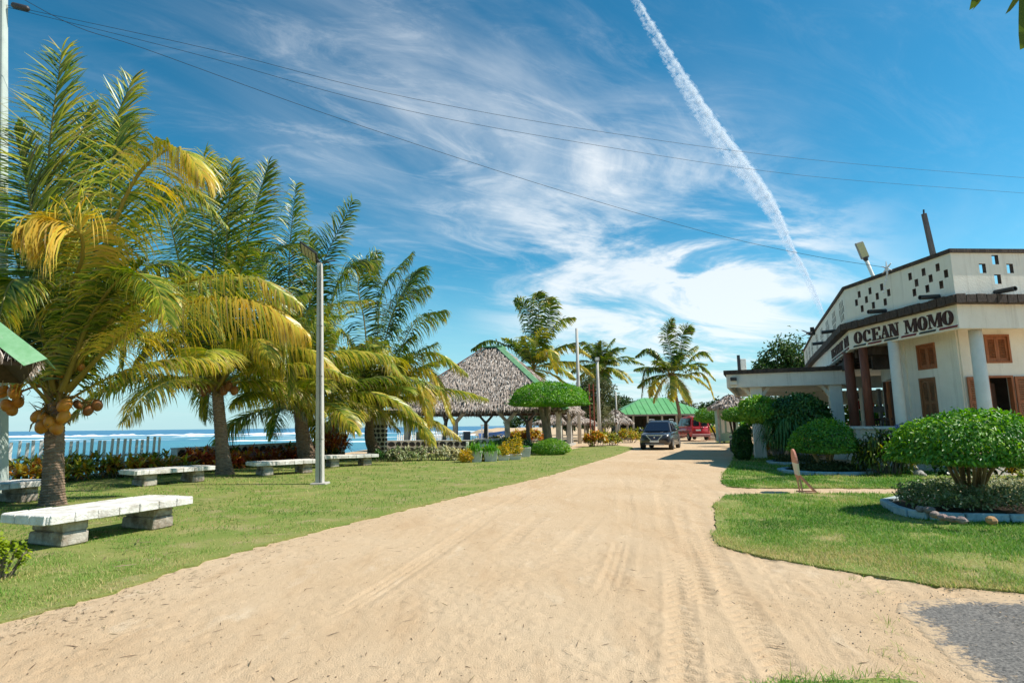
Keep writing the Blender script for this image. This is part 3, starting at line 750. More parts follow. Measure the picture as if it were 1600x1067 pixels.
# ------------------------------------------------------------------ palms
PALMSTEM = LEAF('palm_stem', [(0, (.05, .05, .02)), (1, (.05, .05, .02))], rough=.5, trans=0, stem=(.36, .27, .05))
def frond(parent, ctrl, S=None, Lmax=.95, droop=.45, nl=78, w=.042, tint=.3, tip=.1, dry=0., pet=.17, wind=(.18, .05, -1), seed=0, r0=.045, sweep=0., gaps=.04):
    rng = np.random.default_rng(seed)
    pts = spline(ctrl, 26); P = np.array([tuple(p) for p in pts])
    T = nrm(np.gradient(P, axis=0))
    if S is None:
        hz = Vector(ctrl[-1]) - Vector(ctrl[0]); hz.z = 0
        if hz.length < .35: hz = Vector((0, 1, 0))
        S = hz.cross(Vector((0, 0, 1)))
    S = np.array(tuple(Vector(S).normalized()))
    tt = np.concatenate([np.linspace(pet, .995, nl)] * 2) + rng.normal(0, .003, 2 * nl); tt = np.clip(tt, pet, 1)
    sg = np.concatenate([np.ones(nl), -np.ones(nl)]); droop = droop + .08
    keep = rng.uniform(0, 1, 2 * nl) > gaps; tt = tt[keep]; sg = sg[keep]
    x = tt * 25; i0 = np.clip(x.astype(int), 0, 24); f = (x - i0)[:, None]
    p = P[i0] * (1 - f) + P[i0 + 1] * f; t = nrm(T[i0] * (1 - f) + T[i0 + 1] * f)
    s_ = nrm(S[None] - t * (t @ S)[:, None]); n = np.cross(s_, t)
    n = np.where((n[:, 2:3] < 0) & (np.abs(t[:, 2:3]) < .8), -n, n)
    s = (tt - pet) / (1 - pet)
    a = np.radians(76 - 40 * s + rng.normal(0, 9, len(s)))
    L = Lmax * (.55 + .5 * np.sin(PI * (.12 + .72 * s))) * (1 - .62 * s ** 4) * rng.uniform(.86, 1.08, len(s))
    D = nrm(s_ * (sg * np.sin(a))[:, None] + t * np.cos(a)[:, None] + n * (.22 + rng.normal(0, .08, len(s)))[:, None])
    Wv = t + n * .5 * sg[:, None]
    dr = np.clip(droop * (.75 + .4 * s) + rng.normal(0, .14, len(s)), 0, 1.15)
    t0 = np.clip(tint + .15 * s + rng.normal(0, .15, len(s)), 0, 1); t1 = np.clip(t0 + tip + np.where(rng.uniform(0, 1, len(s)) < .12, .25, 0), 0, 1)
    V, F, Tn = strips(p, D, Wv, L, w, dr, [.55, 1, .9, .6, .05], t0, t1, down=nrm(np.array(wind, float)[None])[0], rng=rng)
    C = np.zeros((len(V), 3)); C[:, 0] = Tn
    dm = np.repeat(np.where(rng.uniform(0, 1, len(s)) < dry + .16, rng.uniform(.3, 1, len(s)), 0), 10); C[:, 2] = dm * np.tile(np.array([0, 0, .3, .3, .6, .6, .9, .9, 1, 1]), len(s))
    # midrib
    rr = np.array([r0 * (1.75 - 7 * min(k / 25., .12)) * (1 - k / 25.) ** .75 + .005 for k in range(26)])
    s2 = nrm(S[None] - T * (T @ S)[:, None]); n2 = np.cross(s2, T)
    ang = np.arange(5) * 2 * PI / 5
    RV = (P[:, None] + (s2[:, None] * np.cos(ang)[None, :, None] + n2[:, None] * np.sin(ang)[None, :, None] * .7) * rr[:, None, None]).reshape(-1, 3)
    RF = []
    for k in range(25):
        for j in range(5): RF.append((k * 5 + j, k * 5 + (j + 1) % 5, (k + 1) * 5 + (j + 1) % 5, (k + 1) * 5 + j))
    RC = np.zeros((len(RV), 3)); RC[:, 1] = np.repeat(np.linspace(1, .55, 26), 5); RC[:, 0] = tint
    return mesh_np('palm_frond', np.concatenate([V, RV]), [F, np.array(RF) + len(V)], PALM, np.concatenate([C, RC]), parent)

def palm_trunk(parent, pts, r0, r1, flare=1.5, rings=None, seed=0):
    rng = random.Random(seed)
    ln = sum((Vector(pts[i + 1]) - Vector(pts[i])).length for i in range(len(pts) - 1))
    n = rings or max(10, int(ln / .06)); n = min(n, 70)
    P = spline(pts, n * 2); R = []
    for i in range(n * 2):
        s = i / (n * 2 - 1)
        r = r0 + (r1 - r0) * s + r0 * (flare - 1) * math.exp(-s * 9)
        R.append(r * (1.0 if i % 2 else 1.07 + rng.uniform(-.02, .03)))
    mb = MB(); mb.tube(P, R, 14, jit=.025)
    return mb.build('trunk', BARK, parent, smooth=False)

def palm(label, base, crown, keys=(), nrand=14, Lr=5., seed=1, r0=.2, r1=.15, bend=None, tint=.28, nl=60, w=.045, Lmax=.9, elev=(80, -18), group='coconut palms along the seafront', wind=(.2, .05, -1), yellow=.25, azr=None):
    base = Vector(base); crown = Vector(crown)
    t = thing('coconut_palm', label, 'palm tree', base, 0, group)
    mid = base.lerp(crown, .45) + (Vector(bend) if bend else Vector((0, 0, 0)))
    palm_trunk(t, [base + Vector((0, 0, -.1)), mid, crown + Vector((0, 0, .15))], r0, r1, seed=seed)
    rng = random.Random(seed)
    for i, k in enumerate(keys):
        kw = dict(k[1]) if len(k) > 1 else {}
        kw.setdefault('nl', nl); kw.setdefault('w', w); kw.setdefault('Lmax', Lmax); kw.setdefault('wind', wind)
        frond(t, k[0], seed=seed * 100 + i, **kw)
    for i in range(nrand):
        s = (i + .5) / nrand
        az = i * 2.39996 + seed
        if azr: az = math.radians(azr[0] + (azr[1] - azr[0]) * rng.random())
        e = math.radians(elev[0] + (elev[1] - elev[0]) * s ** .9 + rng.uniform(-8, 8))
        L = Lr * rng.uniform(.85, 1.08) * (.82 + .3 * math.sin(PI * s)); bd = math.radians(rng.uniform(42, 75)) * (.5 + .6 * s)
        p = crown.copy(); pts = [p.copy()]
        for q in range(1, 6):
            ee = e - bd * (q / 5) ** 1.4
            ee = max(ee, math.radians(-62)); d = Vector((math.cos(az) * math.cos(ee) + wind[0] * .25 * q / 5, math.sin(az) * math.cos(ee), math.sin(ee)))
            p = p + d * (L / 5); pts.append(p.copy())
        old = s > .6
        frond(t, pts, seed=seed * 100 + 50 + i, nl=nl, w=w, Lmax=Lmax * rng.uniform(.9, 1.1), droop=rng.uniform(.35, .6) + .25 * s, tint=tint + (yellow * rng.uniform(.4, 1.3) if old else rng.uniform(-.08, .08)), tip=.06 + .15 * s, dry=.25 if s > .85 else .03, wind=wind)
    # leaf-sheath fibres under the crown
    V = []; rg = np.random.default_rng(seed)
    n = 46; az = rg.uniform(0, 2 * PI, n); P = np.array(tuple(crown))[None] + np.stack([np.cos(az) * r1 * 1.05, np.sin(az) * r1 * 1.05, rg.uniform(-.35, .25, n)], 1)
    D = nrm(np.stack([np.cos(az) * .7, np.sin(az) * .7, rg.uniform(.2, 1, n)], 1)); W = np.stack([-np.sin(az), np.cos(az), 0 * az], 1)
    V, F, T = strips(P, D, W, rg.uniform(.25, .6, n), rg.uniform(.05, .12, n), rg.uniform(.1, .9, n), [1, 1, .6, .2], .0, .0, rng=rg)
    C = np.zeros((len(V), 3)); C[:, 2] = 1
    mesh_np('leaf_sheath', V, [F], PALM, C, t)
    return t

def K(pp, **kw):      # key frond from photograph points (px, py, distance)
    return (([PY(*p) for p in pp]), kw)

COCO = M('orange_coconut', (.62, .27, .025), (.50, .17, .02), rough=.42, scale=5, spec=.4, grime=(.30, .11, .03), gscale=4, glo=.6, ghi=.8)
COCOD = M('brown_coconut', (.30, .12, .03), (.20, .08, .03), rough=.5, scale=5)
XA = Vector((1, 0, 0))
p1 = palm('nearest coconut palm hung with orange coconuts behind the front bench', PZ(82, 790), PY(86, 640, 11.95), [
    K([(85, 615, 11.95), (74, 420, 12), (76, 250, 12.1), (97, 78, 12.4)], S=XA, droop=.26, tint=.24, tip=.2, Lmax=1.5, r0=.055),
    K([(95, 610, 11.9), (122, 440, 12.3), (150, 270, 12.7), (208, 122, 13.2)], S=XA, droop=.30, tint=.26, tip=.2, Lmax=1.45),
    K([(100, 600, 11.9), (150, 430, 11.6), (205, 290, 11.2), (258, 236, 10.9), (292, 240, 10.7), (318, 275, 10.5)], droop=.85, tint=.52, tip=.2, Lmax=1.4, r0=.055),
    K([(97, 580, 11.9), (106, 470, 11.4), (128, 405, 10.9), (122, 360, 10.4), (78, 345, 10.1), (42, 364, 9.9)], S=Vector((.35, 1, 0)), droop=.85, tint=.74, tip=.15, Lmax=1.3, r0=.055),
    K([(104, 590, 11.9), (185, 490, 11.5), (290, 441, 11.1), (390, 433, 10.8), (462, 470, 10.5)], droop=.72, tint=.46, tip=.22, Lmax=1.1, r0=.06),
    K([(104, 610, 11.9), (190, 527, 11.3), (300, 473, 10.8), (400, 472, 10.5), (472, 515, 10.3)], droop=.9, tint=.66, tip=.22, Lmax=1.35, r0=.06),
    K([(80, 610, 12), (45, 480, 12.3), (12, 370, 12.6), (-60, 300, 12.9)], droop=.4, tint=.3, Lmax=1.0),
    K([(78, 620, 12.1), (20, 520, 12.7), (-60, 480, 13.2), (-140, 520, 13.5)], droop=.6, tint=.35),
    K([(96, 600, 12.2), (170, 480, 13), (240, 415, 13.6), (300, 440, 14.2), (345, 520, 14.5)], droop=.6, tint=.22),
    K([(90, 610, 12.2), (60, 470, 13.1), (20, 380, 13.8), (-30, 350, 14.5)], droop=.45, tint=.2),
    K([(98, 600, 12.1), (170, 430, 12.6), (225, 330, 13.2), (290, 300, 13.8), (350, 350, 14.1)], droop=.6, tint=.28, tip=.2),
    K([(98, 610, 11.8), (140, 500, 11.2), (195, 430, 10.7), (240, 445, 10.2), (262, 500, 9.9)], droop=.6, Lmax=.9, tint=.3, tip=.15),
    K([(88, 610, 12), (95, 450, 12.2), (108, 300, 12.5), (138, 170, 12.9)], S=XA, droop=.28, tint=.2, Lmax=1.3),
    K([(84, 610, 11.9), (60, 500, 11.2), (30, 440, 10.6), (8, 460, 10.1), (-6, 540, 9.8)], droop=.7, tint=.33, tip=.2),
    K([(92, 620, 12.3), (110, 520, 13.2), (140, 460, 14), (180, 450, 14.8), (220, 520, 15.4)], droop=.6, tint=.15),
    K([(88, 620, 12.3), (60, 540, 13.2), (30, 480, 14), (0, 480, 14.8)], droop=.5, tint=.15),
    K([(95, 600, 12), (140, 480, 12), (170, 380, 12.1), (175, 260, 12.4), (190, 190, 12.8)], S=XA, droop=.3, tint=.26, Lmax=1.35),
    K([(90, 610, 12), (75, 480, 11.8), (50, 330, 11.9), (22, 200, 12.2)], S=XA, droop=.25, tint=.2, Lmax=1.3),
], nrand=6, Lr=4.2, elev=(78, 48), seed=1, r0=.19, r1=.155, nl=165, w=.036, wind=(.15, .0, -1))
# coconuts in bunches with their stalks
for (px, py, yy, big) in [(69, 656, 11.72, 1.05), (59, 650, 11.75, 1), (65, 667, 11.7, 1.05), (88, 668, 11.66, 1.1), (99, 651, 11.62, 1), (101, 633, 11.65, 1.1), (98, 583, 11.8, .9), (89, 577, 11.85, .85), (126, 573, 11.9, .7), (26, 599, 11.8, 1.05), (23, 613, 11.75, 1.1), (12, 634, 11.8, 1.05), (28, 628, 11.9, .95), (8, 588, 11.8, 1), (18, 640, 11.85, .95), (56, 597, 12, .9), (138, 641, 11.9, .85), (152, 633, 11.95, .9), (122, 632, 12.05, .75), (110, 585, 12., .75), (4, 612, 11.9, 1), (75, 640, 11.9, .9), (78, 660, 11.6, .95)]:
    c = PY(px, py, yy); mb = MB(); a = random.uniform(-.6, .6)
    Mx = Matrix.Rotation(a, 3, 'Y') @ Matrix.Rotation(random.uniform(-.5, .5), 3, 'X')
    mb.ell((0, 0, 0), (.112 * big, .112 * big, .145 * big), 12, 8, Mx)
    vs = mb.v; mb.v = [(v[0] + c.x, v[1] + c.y, v[2] + c.z) for v in vs]
    mb.build('coconut', COCOD if px in (122, 152, 138) else COCO, p1, smooth=True)
mb = MB()
for tgt, st in (((95, 640, 11.7), (90, 612, 11.9)), ((65, 648, 11.75), (84, 615, 11.9)), ((24, 600, 11.8), (78, 600, 11.95)), ((16, 622, 11.8), (78, 605, 11.95)), ((140, 632, 11.95), (100, 622, 12)), ((120, 575, 11.95), (98, 600, 12)), ((94, 578, 11.85), (92, 605, 11.95))):
    a, b = PY(*st), PY(*tgt); md = a.lerp(b, .5) + Vector((0, 0, .10))
    mb.tube(spline([a, md, b], 7), .022, 5)
    for _ in range(7):
        c = b + Vector((random.uniform(-.2, .2), random.uniform(-.15, .15), random.uniform(-.25, .1))); mb.tube([a.lerp(b, .7), a.lerp(c, .85) + Vector((0, 0, .05)), c], .007, 4)
mb.build('fruit_stalk', M('fruit_stalk', (.34, .19, .04), (.22, .12, .03), rough=.7), p1)

p2_ = palm('coconut palm with slightly leaning trunk behind the middle bench, second from the near end', PZ(352, 742), PY(338, 605, 19.3), [
    K([(338, 600, 19.3), (370, 450, 19.4), (395, 340, 19.6), (420, 255, 20)], S=XA, droop=.28, tint=.2, Lmax=1.3),
    K([(335, 600, 19.3), (335, 450, 19.2), (330, 340, 19.1), (318, 240, 19.2)], S=XA, Lmax=1.6, droop=.35, tint=.3, tip=.2),
    K([(336, 600, 19.3), (350, 450, 19), (356, 340, 18.9), (362, 255, 19)], S=XA, Lmax=1.6, droop=.35, tint=.22),
    K([(342, 605, 19.3), (400, 510, 19.2), (432, 470, 19), (446, 520, 18.8), (452, 610, 18.7)], droop=.6, tint=.25),
    K([(330, 600, 19.3), (275, 500, 19.3), (242, 455, 19), (205, 485, 18.8), (190, 570, 18.6)], droop=.6, tint=.32, tip=.2),
    K([(342, 605, 19.3), (420, 560, 19), (480, 545, 18.8), (530, 585, 18.5)], droop=.75, tint=.5, tip=.2),
    K([(332, 600, 19.3), (285, 430, 19.5), (262, 340, 19.8), (228, 290, 20)], S=XA, Lmax=1.5, droop=.45, tint=.25),
    K([(340, 600, 19.3), (390, 480, 20), (420, 400, 20.6), (470, 380, 21)], droop=.5, tint=.18),
    K([(334, 610, 19.2), (300, 550, 18.5), (255, 520, 18), (215, 560, 17.6)], droop=.8, tint=.42, tip=.25),
    K([(340, 610, 19.2), (370, 550, 18.2), (400, 530, 17.4), (420, 560, 16.8)], droop=.8, tint=.45, tip=.2),
], nrand=24, Lr=5.2, elev=(82, 15), yellow=.14, seed=2, r0=.22, r1=.16, bend=(.0, 0, 0), nl=150, w=.042, Lmax=1.15)
for (px, py) in ((318, 612), (326, 606), (350, 610), (312, 604), (358, 604), (296, 600), (366, 610)):
    c = PY(px, py, 19.1); mb = MB(); mb.ell(c, (.13, .13, .17), 10, 7); mb.build('coconut', COCOD, p2_, smooth=True)
p3_ = palm('thick leaning coconut palm behind the lamp post, third from the near end', PZ(484, 724), PY(468, 640, 24.3), [
    K([(470, 635, 24.3), (455, 500, 24.3), (452, 400, 24.4), (463, 288, 24.6)], S=XA, Lmax=1.45, droop=.5, tint=.24, tip=.12),
    K([(475, 635, 24.3), (474, 540, 24.1), (497, 430, 23.9), (553, 312, 23.8)], S=XA, Lmax=1.35, droop=.35, tint=.14),
    K([(472, 635, 24.3), (440, 520, 24.4), (420, 430, 24.5), (385, 390, 24.7)], S=XA, Lmax=1.5, droop=.5, tint=.25),
    K([(474, 638, 24.3), (540, 560, 24), (580, 540, 23.6), (625, 585, 23.4)], droop=.7, tint=.42, tip=.2),
    K([(468, 640, 24.3), (425, 580, 23.6), (400, 570, 23), (385, 610, 22.6)], droop=.8, tint=.42, tip=.2),
    K([(474, 635, 24.3), (520, 470, 24.6), (545, 420, 25), (585, 410, 25.4)], Lmax=1.5, droop=.6, tint=.2),
    K([(470, 635, 24.3), (480, 500, 25), (490, 430, 25.6), (480, 360, 26)], S=XA, droop=.4, tint=.2),
    K([(466, 640, 24.2), (450, 590, 23), (438, 560, 22), (425, 590, 21.2)], droop=.85, tint=.45, tip=.2),
], nrand=24, Lr=5.4, elev=(82, 12), yellow=.14, seed=3, r0=.36, r1=.2, bend=(-.1, 0, .1), nl=136, w=.05, Lmax=1.2)
p4_ = palm('bushy coconut palm leaning towards the sea by the stone gateway', PZ(592, 714), PY(578, 650, 28.8), [
    K([(580, 645, 28.8), (590, 520, 28.9), (600, 450, 29), (642, 398, 29.4)], Lmax=1.6, droop=.6, tint=.18),
    K([(582, 645, 28.8), (600, 540, 28.7), (625, 470, 28.6), (668, 448, 28.5)], Lmax=1.6, droop=.65, tint=.2),
    K([(582, 645, 28.8), (620, 560, 28.6), (650, 503, 28.4), (694, 485, 28.2)], Lmax=1.6, droop=.7, tint=.28),
    K([(584, 648, 28.8), (640, 565, 28.5), (682, 553, 28.2), (727, 582, 28)], droop=.75, tint=.38, tip=.2),
    K([(584, 648, 28.8), (630, 590, 28.4), (672, 580, 28), (706, 655, 27.7)], droop=.85, tint=.55, tip=.25, Lmax=1.4),
    K([(582, 650, 28.7), (625, 610, 27.8), (655, 600, 27), (670, 660, 26.4)], droop=.9, tint=.6, tip=.2, Lmax=1.4),
    K([(578, 645, 28.8), (555, 560, 28.8), (535, 520, 28.7), (512, 545, 28.5)], droop=.65, tint=.35, tip=.2),
    K([(580, 645, 28.8), (570, 510, 29.2), (560, 440, 29.6), (590, 395, 30)], Lmax=1.6, droop=.6, tint=.18),
    K([(580, 645, 28.8), (610, 500, 29.6), (640, 440, 30.4), (655, 420, 31)], Lmax=1.6, droop=.65, tint=.15),
    K([(576, 650, 28.7), (550, 600, 28), (530, 590, 27.4), (514, 640, 27)], droop=.85, tint=.5, tip=.25),
    K([(582, 648, 28.7), (600, 580, 27.8), (612, 560, 27), (628, 600, 26.2)], S=XA, droop=.8, tint=.4, tip=.25, Lmax=1.3),
], nrand=24, Lr=5.0, elev=(82, 12), yellow=.16, seed=4, r0=.30, r1=.18, bend=(-.25, 0, .0), nl=128, w=.054, Lmax=1.25)
palm('wind-blown coconut palm rising behind the big thatched pavilion', (1.4, 52, 0), (1.9, 52, 6.6), [
    K([(832, 570, 52), (830, 520, 52), (822, 480, 52), (805, 468, 52)], S=XA, droop=.6, tint=.25),
    K([(833, 570, 52), (840, 510, 52), (842, 470, 52), (840, 458, 52)], S=XA, droop=.6, tint=.22),
    K([(834, 570, 52), (852, 515, 52), (860, 480, 52), (858, 466, 52)], S=XA, droop=.6, tint=.25),
    K([(834, 570, 52), (856, 525, 52), (875, 502, 51.5), (896, 496, 51)], droop=.7, tint=.35, tip=.15),
    K([(834, 572, 52), (870, 545, 51.5), (895, 540, 51), (920, 555, 50.5)], droop=.8, tint=.5, tip=.2),
    K([(834, 575, 52), (880, 565, 51.5), (905, 570, 51), (925, 585, 50.5)], droop=.85, tint=.5, tip=.2),
    K([(830, 570, 52), (800, 545, 52), (765, 532, 52), (738, 545, 52)], droop=.7, tint=.12),
    K([(834, 575, 51.8), (850, 550, 50.5), (860, 550, 49.5), (868, 580, 49)], droop=.85, tint=.5, tip=.25),
], nrand=14, Lr=4.6, seed=5, r0=.22, r1=.16, nl=64, w=.12, Lmax=1.3, wind=(.45, 0, -1), group='coconut palms farther down the track')
palm('dark coconut palm behind the lamp pole and olive scrub', (11.1, 72, 0), (11.2, 72, 8.6), [], nrand=24, Lr=4.4, seed=6, r0=.22, r1=.16, nl=60, w=.13, Lmax=1.3, tint=.16, wind=(.35, 0, -1), group='coconut palms farther down the track')
palm('slender coconut palm with leaning trunk in front of the green roofed house', (18.6, 64, 0), (17.6, 64, 6.9), [
    K([(1050, 590, 64), (1048, 550, 64), (1042, 520, 64), (1050, 498, 64)], S=XA, droop=.4, tint=.15),
    K([(1051, 590, 64), (1062, 545, 64), (1070, 515, 64), (1083, 515, 64)], S=XA, droop=.5, tint=.15),
    K([(1050, 592, 64), (1030, 560, 64), (1012, 545, 64), (994, 556, 64)], droop=.75, tint=.15),
    K([(1050, 592, 64), (1028, 575, 63.5), (1010, 580, 63), (1003, 618, 62.5)], droop=.8, tint=.15),
    K([(1053, 592, 64), (1080, 560, 63.7), (1098, 550, 63.3), (1112, 562, 63)], droop=.7, tint=.3),
    K([(1053, 593, 64), (1085, 582, 63.7), (1102, 590, 63.3), (1115, 622, 63)], droop=.8, tint=.5, tip=.2),
    K([(1053, 592, 64), (1085, 573, 63.7), (1100, 576, 63.3), (1116, 592, 63)], droop=.75, tint=.35),
], nrand=16, Lr=4.3, seed=7, r0=.2, r1=.15, bend=(.15, 0, 0), nl=64, w=.12, Lmax=1.25, tint=.2, yellow=.3, wind=(.25, 0, -1), elev=(80, -35), group='coconut palms farther down the track')

# ------------------------------------------------------------------ shrubs and trees
def dome_leaves(c, r, n, L, W, rng, flat=.35, droop=.6, shell=.16, lump=.06, inner=.25, tmid=.5, tsd=.16, seed=0):
    u = nrm(rng.normal(0, 1, (n, 3)))
    rad = 1 - shell * rng.uniform(0, 1, n) ** 1.6
    rad = np.where(rng.uniform(0, 1, n) < .035, rng.uniform(1.02, 1.10, n), rad)
    ins = rng.uniform(0, 1, n) < inner; rad = np.where(ins, rng.uniform(.45, .95, n), rad)
    lm = 1 + lump * (np.sin(u[:, 0] * 5 + seed) + np.sin(u[:, 1] * 6 + seed * 2) + np.sin(u[:, 2] * 7 + u[:, 0] * 4)) / 2 + lump * (fbm(u[:, 0] * 4 + 9, u[:, 1] * 4 + u[:, 2] * 3 + 9, seed, 3) - .45) * 2
    uz = np.where(u[:, 2] < 0, u[:, 2] * flat, u[:, 2])
    P = np.stack([u[:, 0] * r[0], u[:, 1] * r[1], uz * r[2]], 1) * (rad * lm)[:, None] + np.array(tuple(c))[None]
    D = nrm(u * .55 + np.array([[0, 0, -droop]]) + rng.normal(0, .42, (n, 3)))
    Nn = nrm(u + rng.normal(0, .45, (n, 3)) + np.array([[0, 0, .4]]))
    t = np.clip(tmid + rng.normal(0, tsd, n) + (fbm(u[:, 0] * 3 + 20, u[:, 1] * 3 + u[:, 2] * 3, seed + 5, 3) - .45) * .9 + np.where(rng.uniform(0, 1, n) < .06, .35, 0), 0, 1)
    return leaf_quads(P, D, Nn, L * rng.uniform(.7, 1.2, n), W * rng.uniform(.75, 1.15, n), t)
def stems_to(mb, base, tops, r0, r1, wig=.06, rng=random):
    for tp in tops:
        a = Vector(base) + Vector((rng.uniform(-1, 1), rng.uniform(-1, 1), 0)) * r0 * 1.2; b = Vector(tp); m = a.lerp(b, .5) + Vector((rng.uniform(-wig, wig), rng.uniform(-wig, wig), 0))
        mb.tube(spline([a, m, b], 8), [r0 + (r1 - r0) * k / 7 for k in range(8)], 7, jit=.08)
def topiary(name, label, cat, base, c, r, n, L, W, mat, bark, tops, r0, r1, seed, group=None, leafname='crown', **kw):
    t = thing(name, label, cat, base, 0, group)
    rng = np.random.default_rng(seed)
    V, F, T = dome_leaves(c, r, n, L, W, rng, seed=seed, **kw)
    mesh_np(leafname, V, [F], mat, T, t)
    if tops:
        mb = MB(); stems_to(mb, base, tops, r0, r1, rng=random.Random(seed)); mb.build('trunk', bark, t, smooth=True)
    return t

# front right topiary, many thin stems
b0 = PZ(1520, 786); cF = PY(1518, 728, 9.55)
tf = topiary('topiary_shrub', 'large glossy green dome topiary in the stone edged bed by the right edge', 'topiary', (b0.x, b0.y, 0), (cF.x + .02, 9.55, .93), (1.10, 1.10, .74), 17000, .085, .042, TOPI, PALEBARK,
             [(cF.x + dx, 9.55 + dy, .98) for dx, dy in ((-.42, -.1), (-.3, .2), (-.2, -.3), (-.12, .1), (0, -.2), (.06, .25), (.15, -.05), (.28, -.25), (.38, .1), (.5, -.1), (-.05, -.4), (.2, .3))], .035, .022, 31, flat=.10, group='clipped topiary shrubs')
# middle topiary
b1 = PZ(1293, 738); yb = b1.y
c1 = PY(1288, 700, yb)
topiary('topiary_shrub', 'half-sunlit dome topiary on twisted pale stems in the ring bed behind the round sign', 'topiary', (b1.x, yb, 0), (c1.x, yb, c1.z), (.96, .96, .84), 9000, .09, .05, TOPI, PALEBARK,
         [(c1.x + dx, yb + dy, c1.z + .15) for dx, dy in ((-.5, 0), (-.3, .2), (-.1, -.2), (.15, .1), (.35, -.1), (.1, -.3))], .04, .026, 32, flat=.12, tmid=.5, group='clipped topiary shrubs')
# dark weeping topiary, sunlight on its left head painted in as lighter leaves
b2 = PZ(1237, 723); yb = b2.y
c2 = PY(1245, 655, yb)
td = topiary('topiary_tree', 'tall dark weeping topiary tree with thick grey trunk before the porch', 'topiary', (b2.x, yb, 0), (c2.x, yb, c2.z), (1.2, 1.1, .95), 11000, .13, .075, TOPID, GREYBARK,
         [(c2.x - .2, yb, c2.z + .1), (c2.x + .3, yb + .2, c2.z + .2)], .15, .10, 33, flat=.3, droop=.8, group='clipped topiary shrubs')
rng = np.random.default_rng(34)
n = 900; az = rng.uniform(0, 2 * PI, n); rr = np.sqrt(rng.uniform(.05, 1, n)) * 1.15
P = np.stack([c2.x - .25 + np.cos(az) * rr * 1.0, yb + np.sin(az) * rr * .9, c2.z - rng.uniform(-.1, .75, n)], 1)
D = nrm(np.stack([np.cos(az) * .5, np.sin(az) * .5, rng.uniform(-.6, .2, n)], 1)); Wv = np.stack([-np.sin(az), np.cos(az), 0 * az], 1)
V, F, T = strips(P, D, Wv, rng.uniform(.3, .65, n), .05, .9, [.6, 1, .8, .1], np.clip(rng.normal(.4, .2, n), 0, 1), np.clip(rng.normal(.6, .2, n), 0, 1), rng=rng)
mesh_np('hanging_leaves', V, [F], TOPID, T, td)
c2b = PY(1184, 640, yb + .3)
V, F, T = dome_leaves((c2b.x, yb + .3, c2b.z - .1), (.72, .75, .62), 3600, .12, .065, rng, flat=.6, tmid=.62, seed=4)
mesh_np('side_crown', V, [F], TOPI, T, td)
# big umbrella topiary tree in front of the pavilion
bx = 1.93; by = 32.3; cz = 2.72
topiary('topiary_tree', 'broad flat-bottomed umbrella topiary tree clipped smooth before the thatched pavilion', 'topiary', (bx, by, 0), (2.02, by, cz), (2.2, 2.2, 1.16), 17000, .12, .065, LEAF('bright_topiary_leaf', [(0, (.035, .125, .008)), (.5, (.12, .33, .018)), (1, (.30, .50, .035))], rough=.4, trans=.3), GREYBARK,
         [(bx - .05, by, cz + .1), (bx + .06, by, cz + .1), (bx - .02, by + .1, cz), (bx - .45, by - .1, cz + .1)], .20, .13, 35, flat=.10, droop=.2, lump=.03, shell=.10, inner=.35, group='clipped topiary shrubs')
# far topiary beside the red van, two crowns with dark stems
topiary('topiary_tree', 'wide bright green topiary hedge tree behind the red van', 'topiary', (17.6, 50, 0), (17.2, 50, 2.05), (1.55, 1.2, .85), 4200, .16, .09, TOPI, DARKBARK, [(16.6, 50, 2), (17.4, 50, 2.1), (18, 50, 2)], .08, .05, 36, flat=.5, tmid=.6, group='clipped topiary shrubs')
topiary('topiary_tree', 'small round topiary on dark twisted stems left of the porch', 'topiary', (14.6, 38.5, 0), (14.75, 38.5, 1.95), (.8, .8, .62), 2600, .13, .07, TOPI, DARKBARK, [(14.3, 38.5, 1.9), (14.7, 38.6, 2), (15.1, 38.4, 1.9), (14.5, 38.3, 2)], .07, .05, 37, flat=.5, tmid=.5, group='clipped topiary shrubs')
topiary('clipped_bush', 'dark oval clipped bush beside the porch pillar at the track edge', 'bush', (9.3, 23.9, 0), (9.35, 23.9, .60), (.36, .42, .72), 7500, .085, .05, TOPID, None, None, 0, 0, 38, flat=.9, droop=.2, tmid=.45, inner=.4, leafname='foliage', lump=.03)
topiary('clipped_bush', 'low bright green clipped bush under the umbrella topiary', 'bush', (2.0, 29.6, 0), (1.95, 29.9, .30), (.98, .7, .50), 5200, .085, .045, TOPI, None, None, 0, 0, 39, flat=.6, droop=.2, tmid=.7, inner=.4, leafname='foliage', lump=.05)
topiary('dark_bush', 'dark leafy bush in the shade behind the white flower pots', 'bush', (.0, 30.4, 0), (-.1, 30.8, .32), (1.25, .8, .52), 4200, .12, .06, TOPID, None, None, 0, 0, 40, flat=.6, droop=.2, tmid=.4, inner=.4, leafname='foliage', lump=.1)

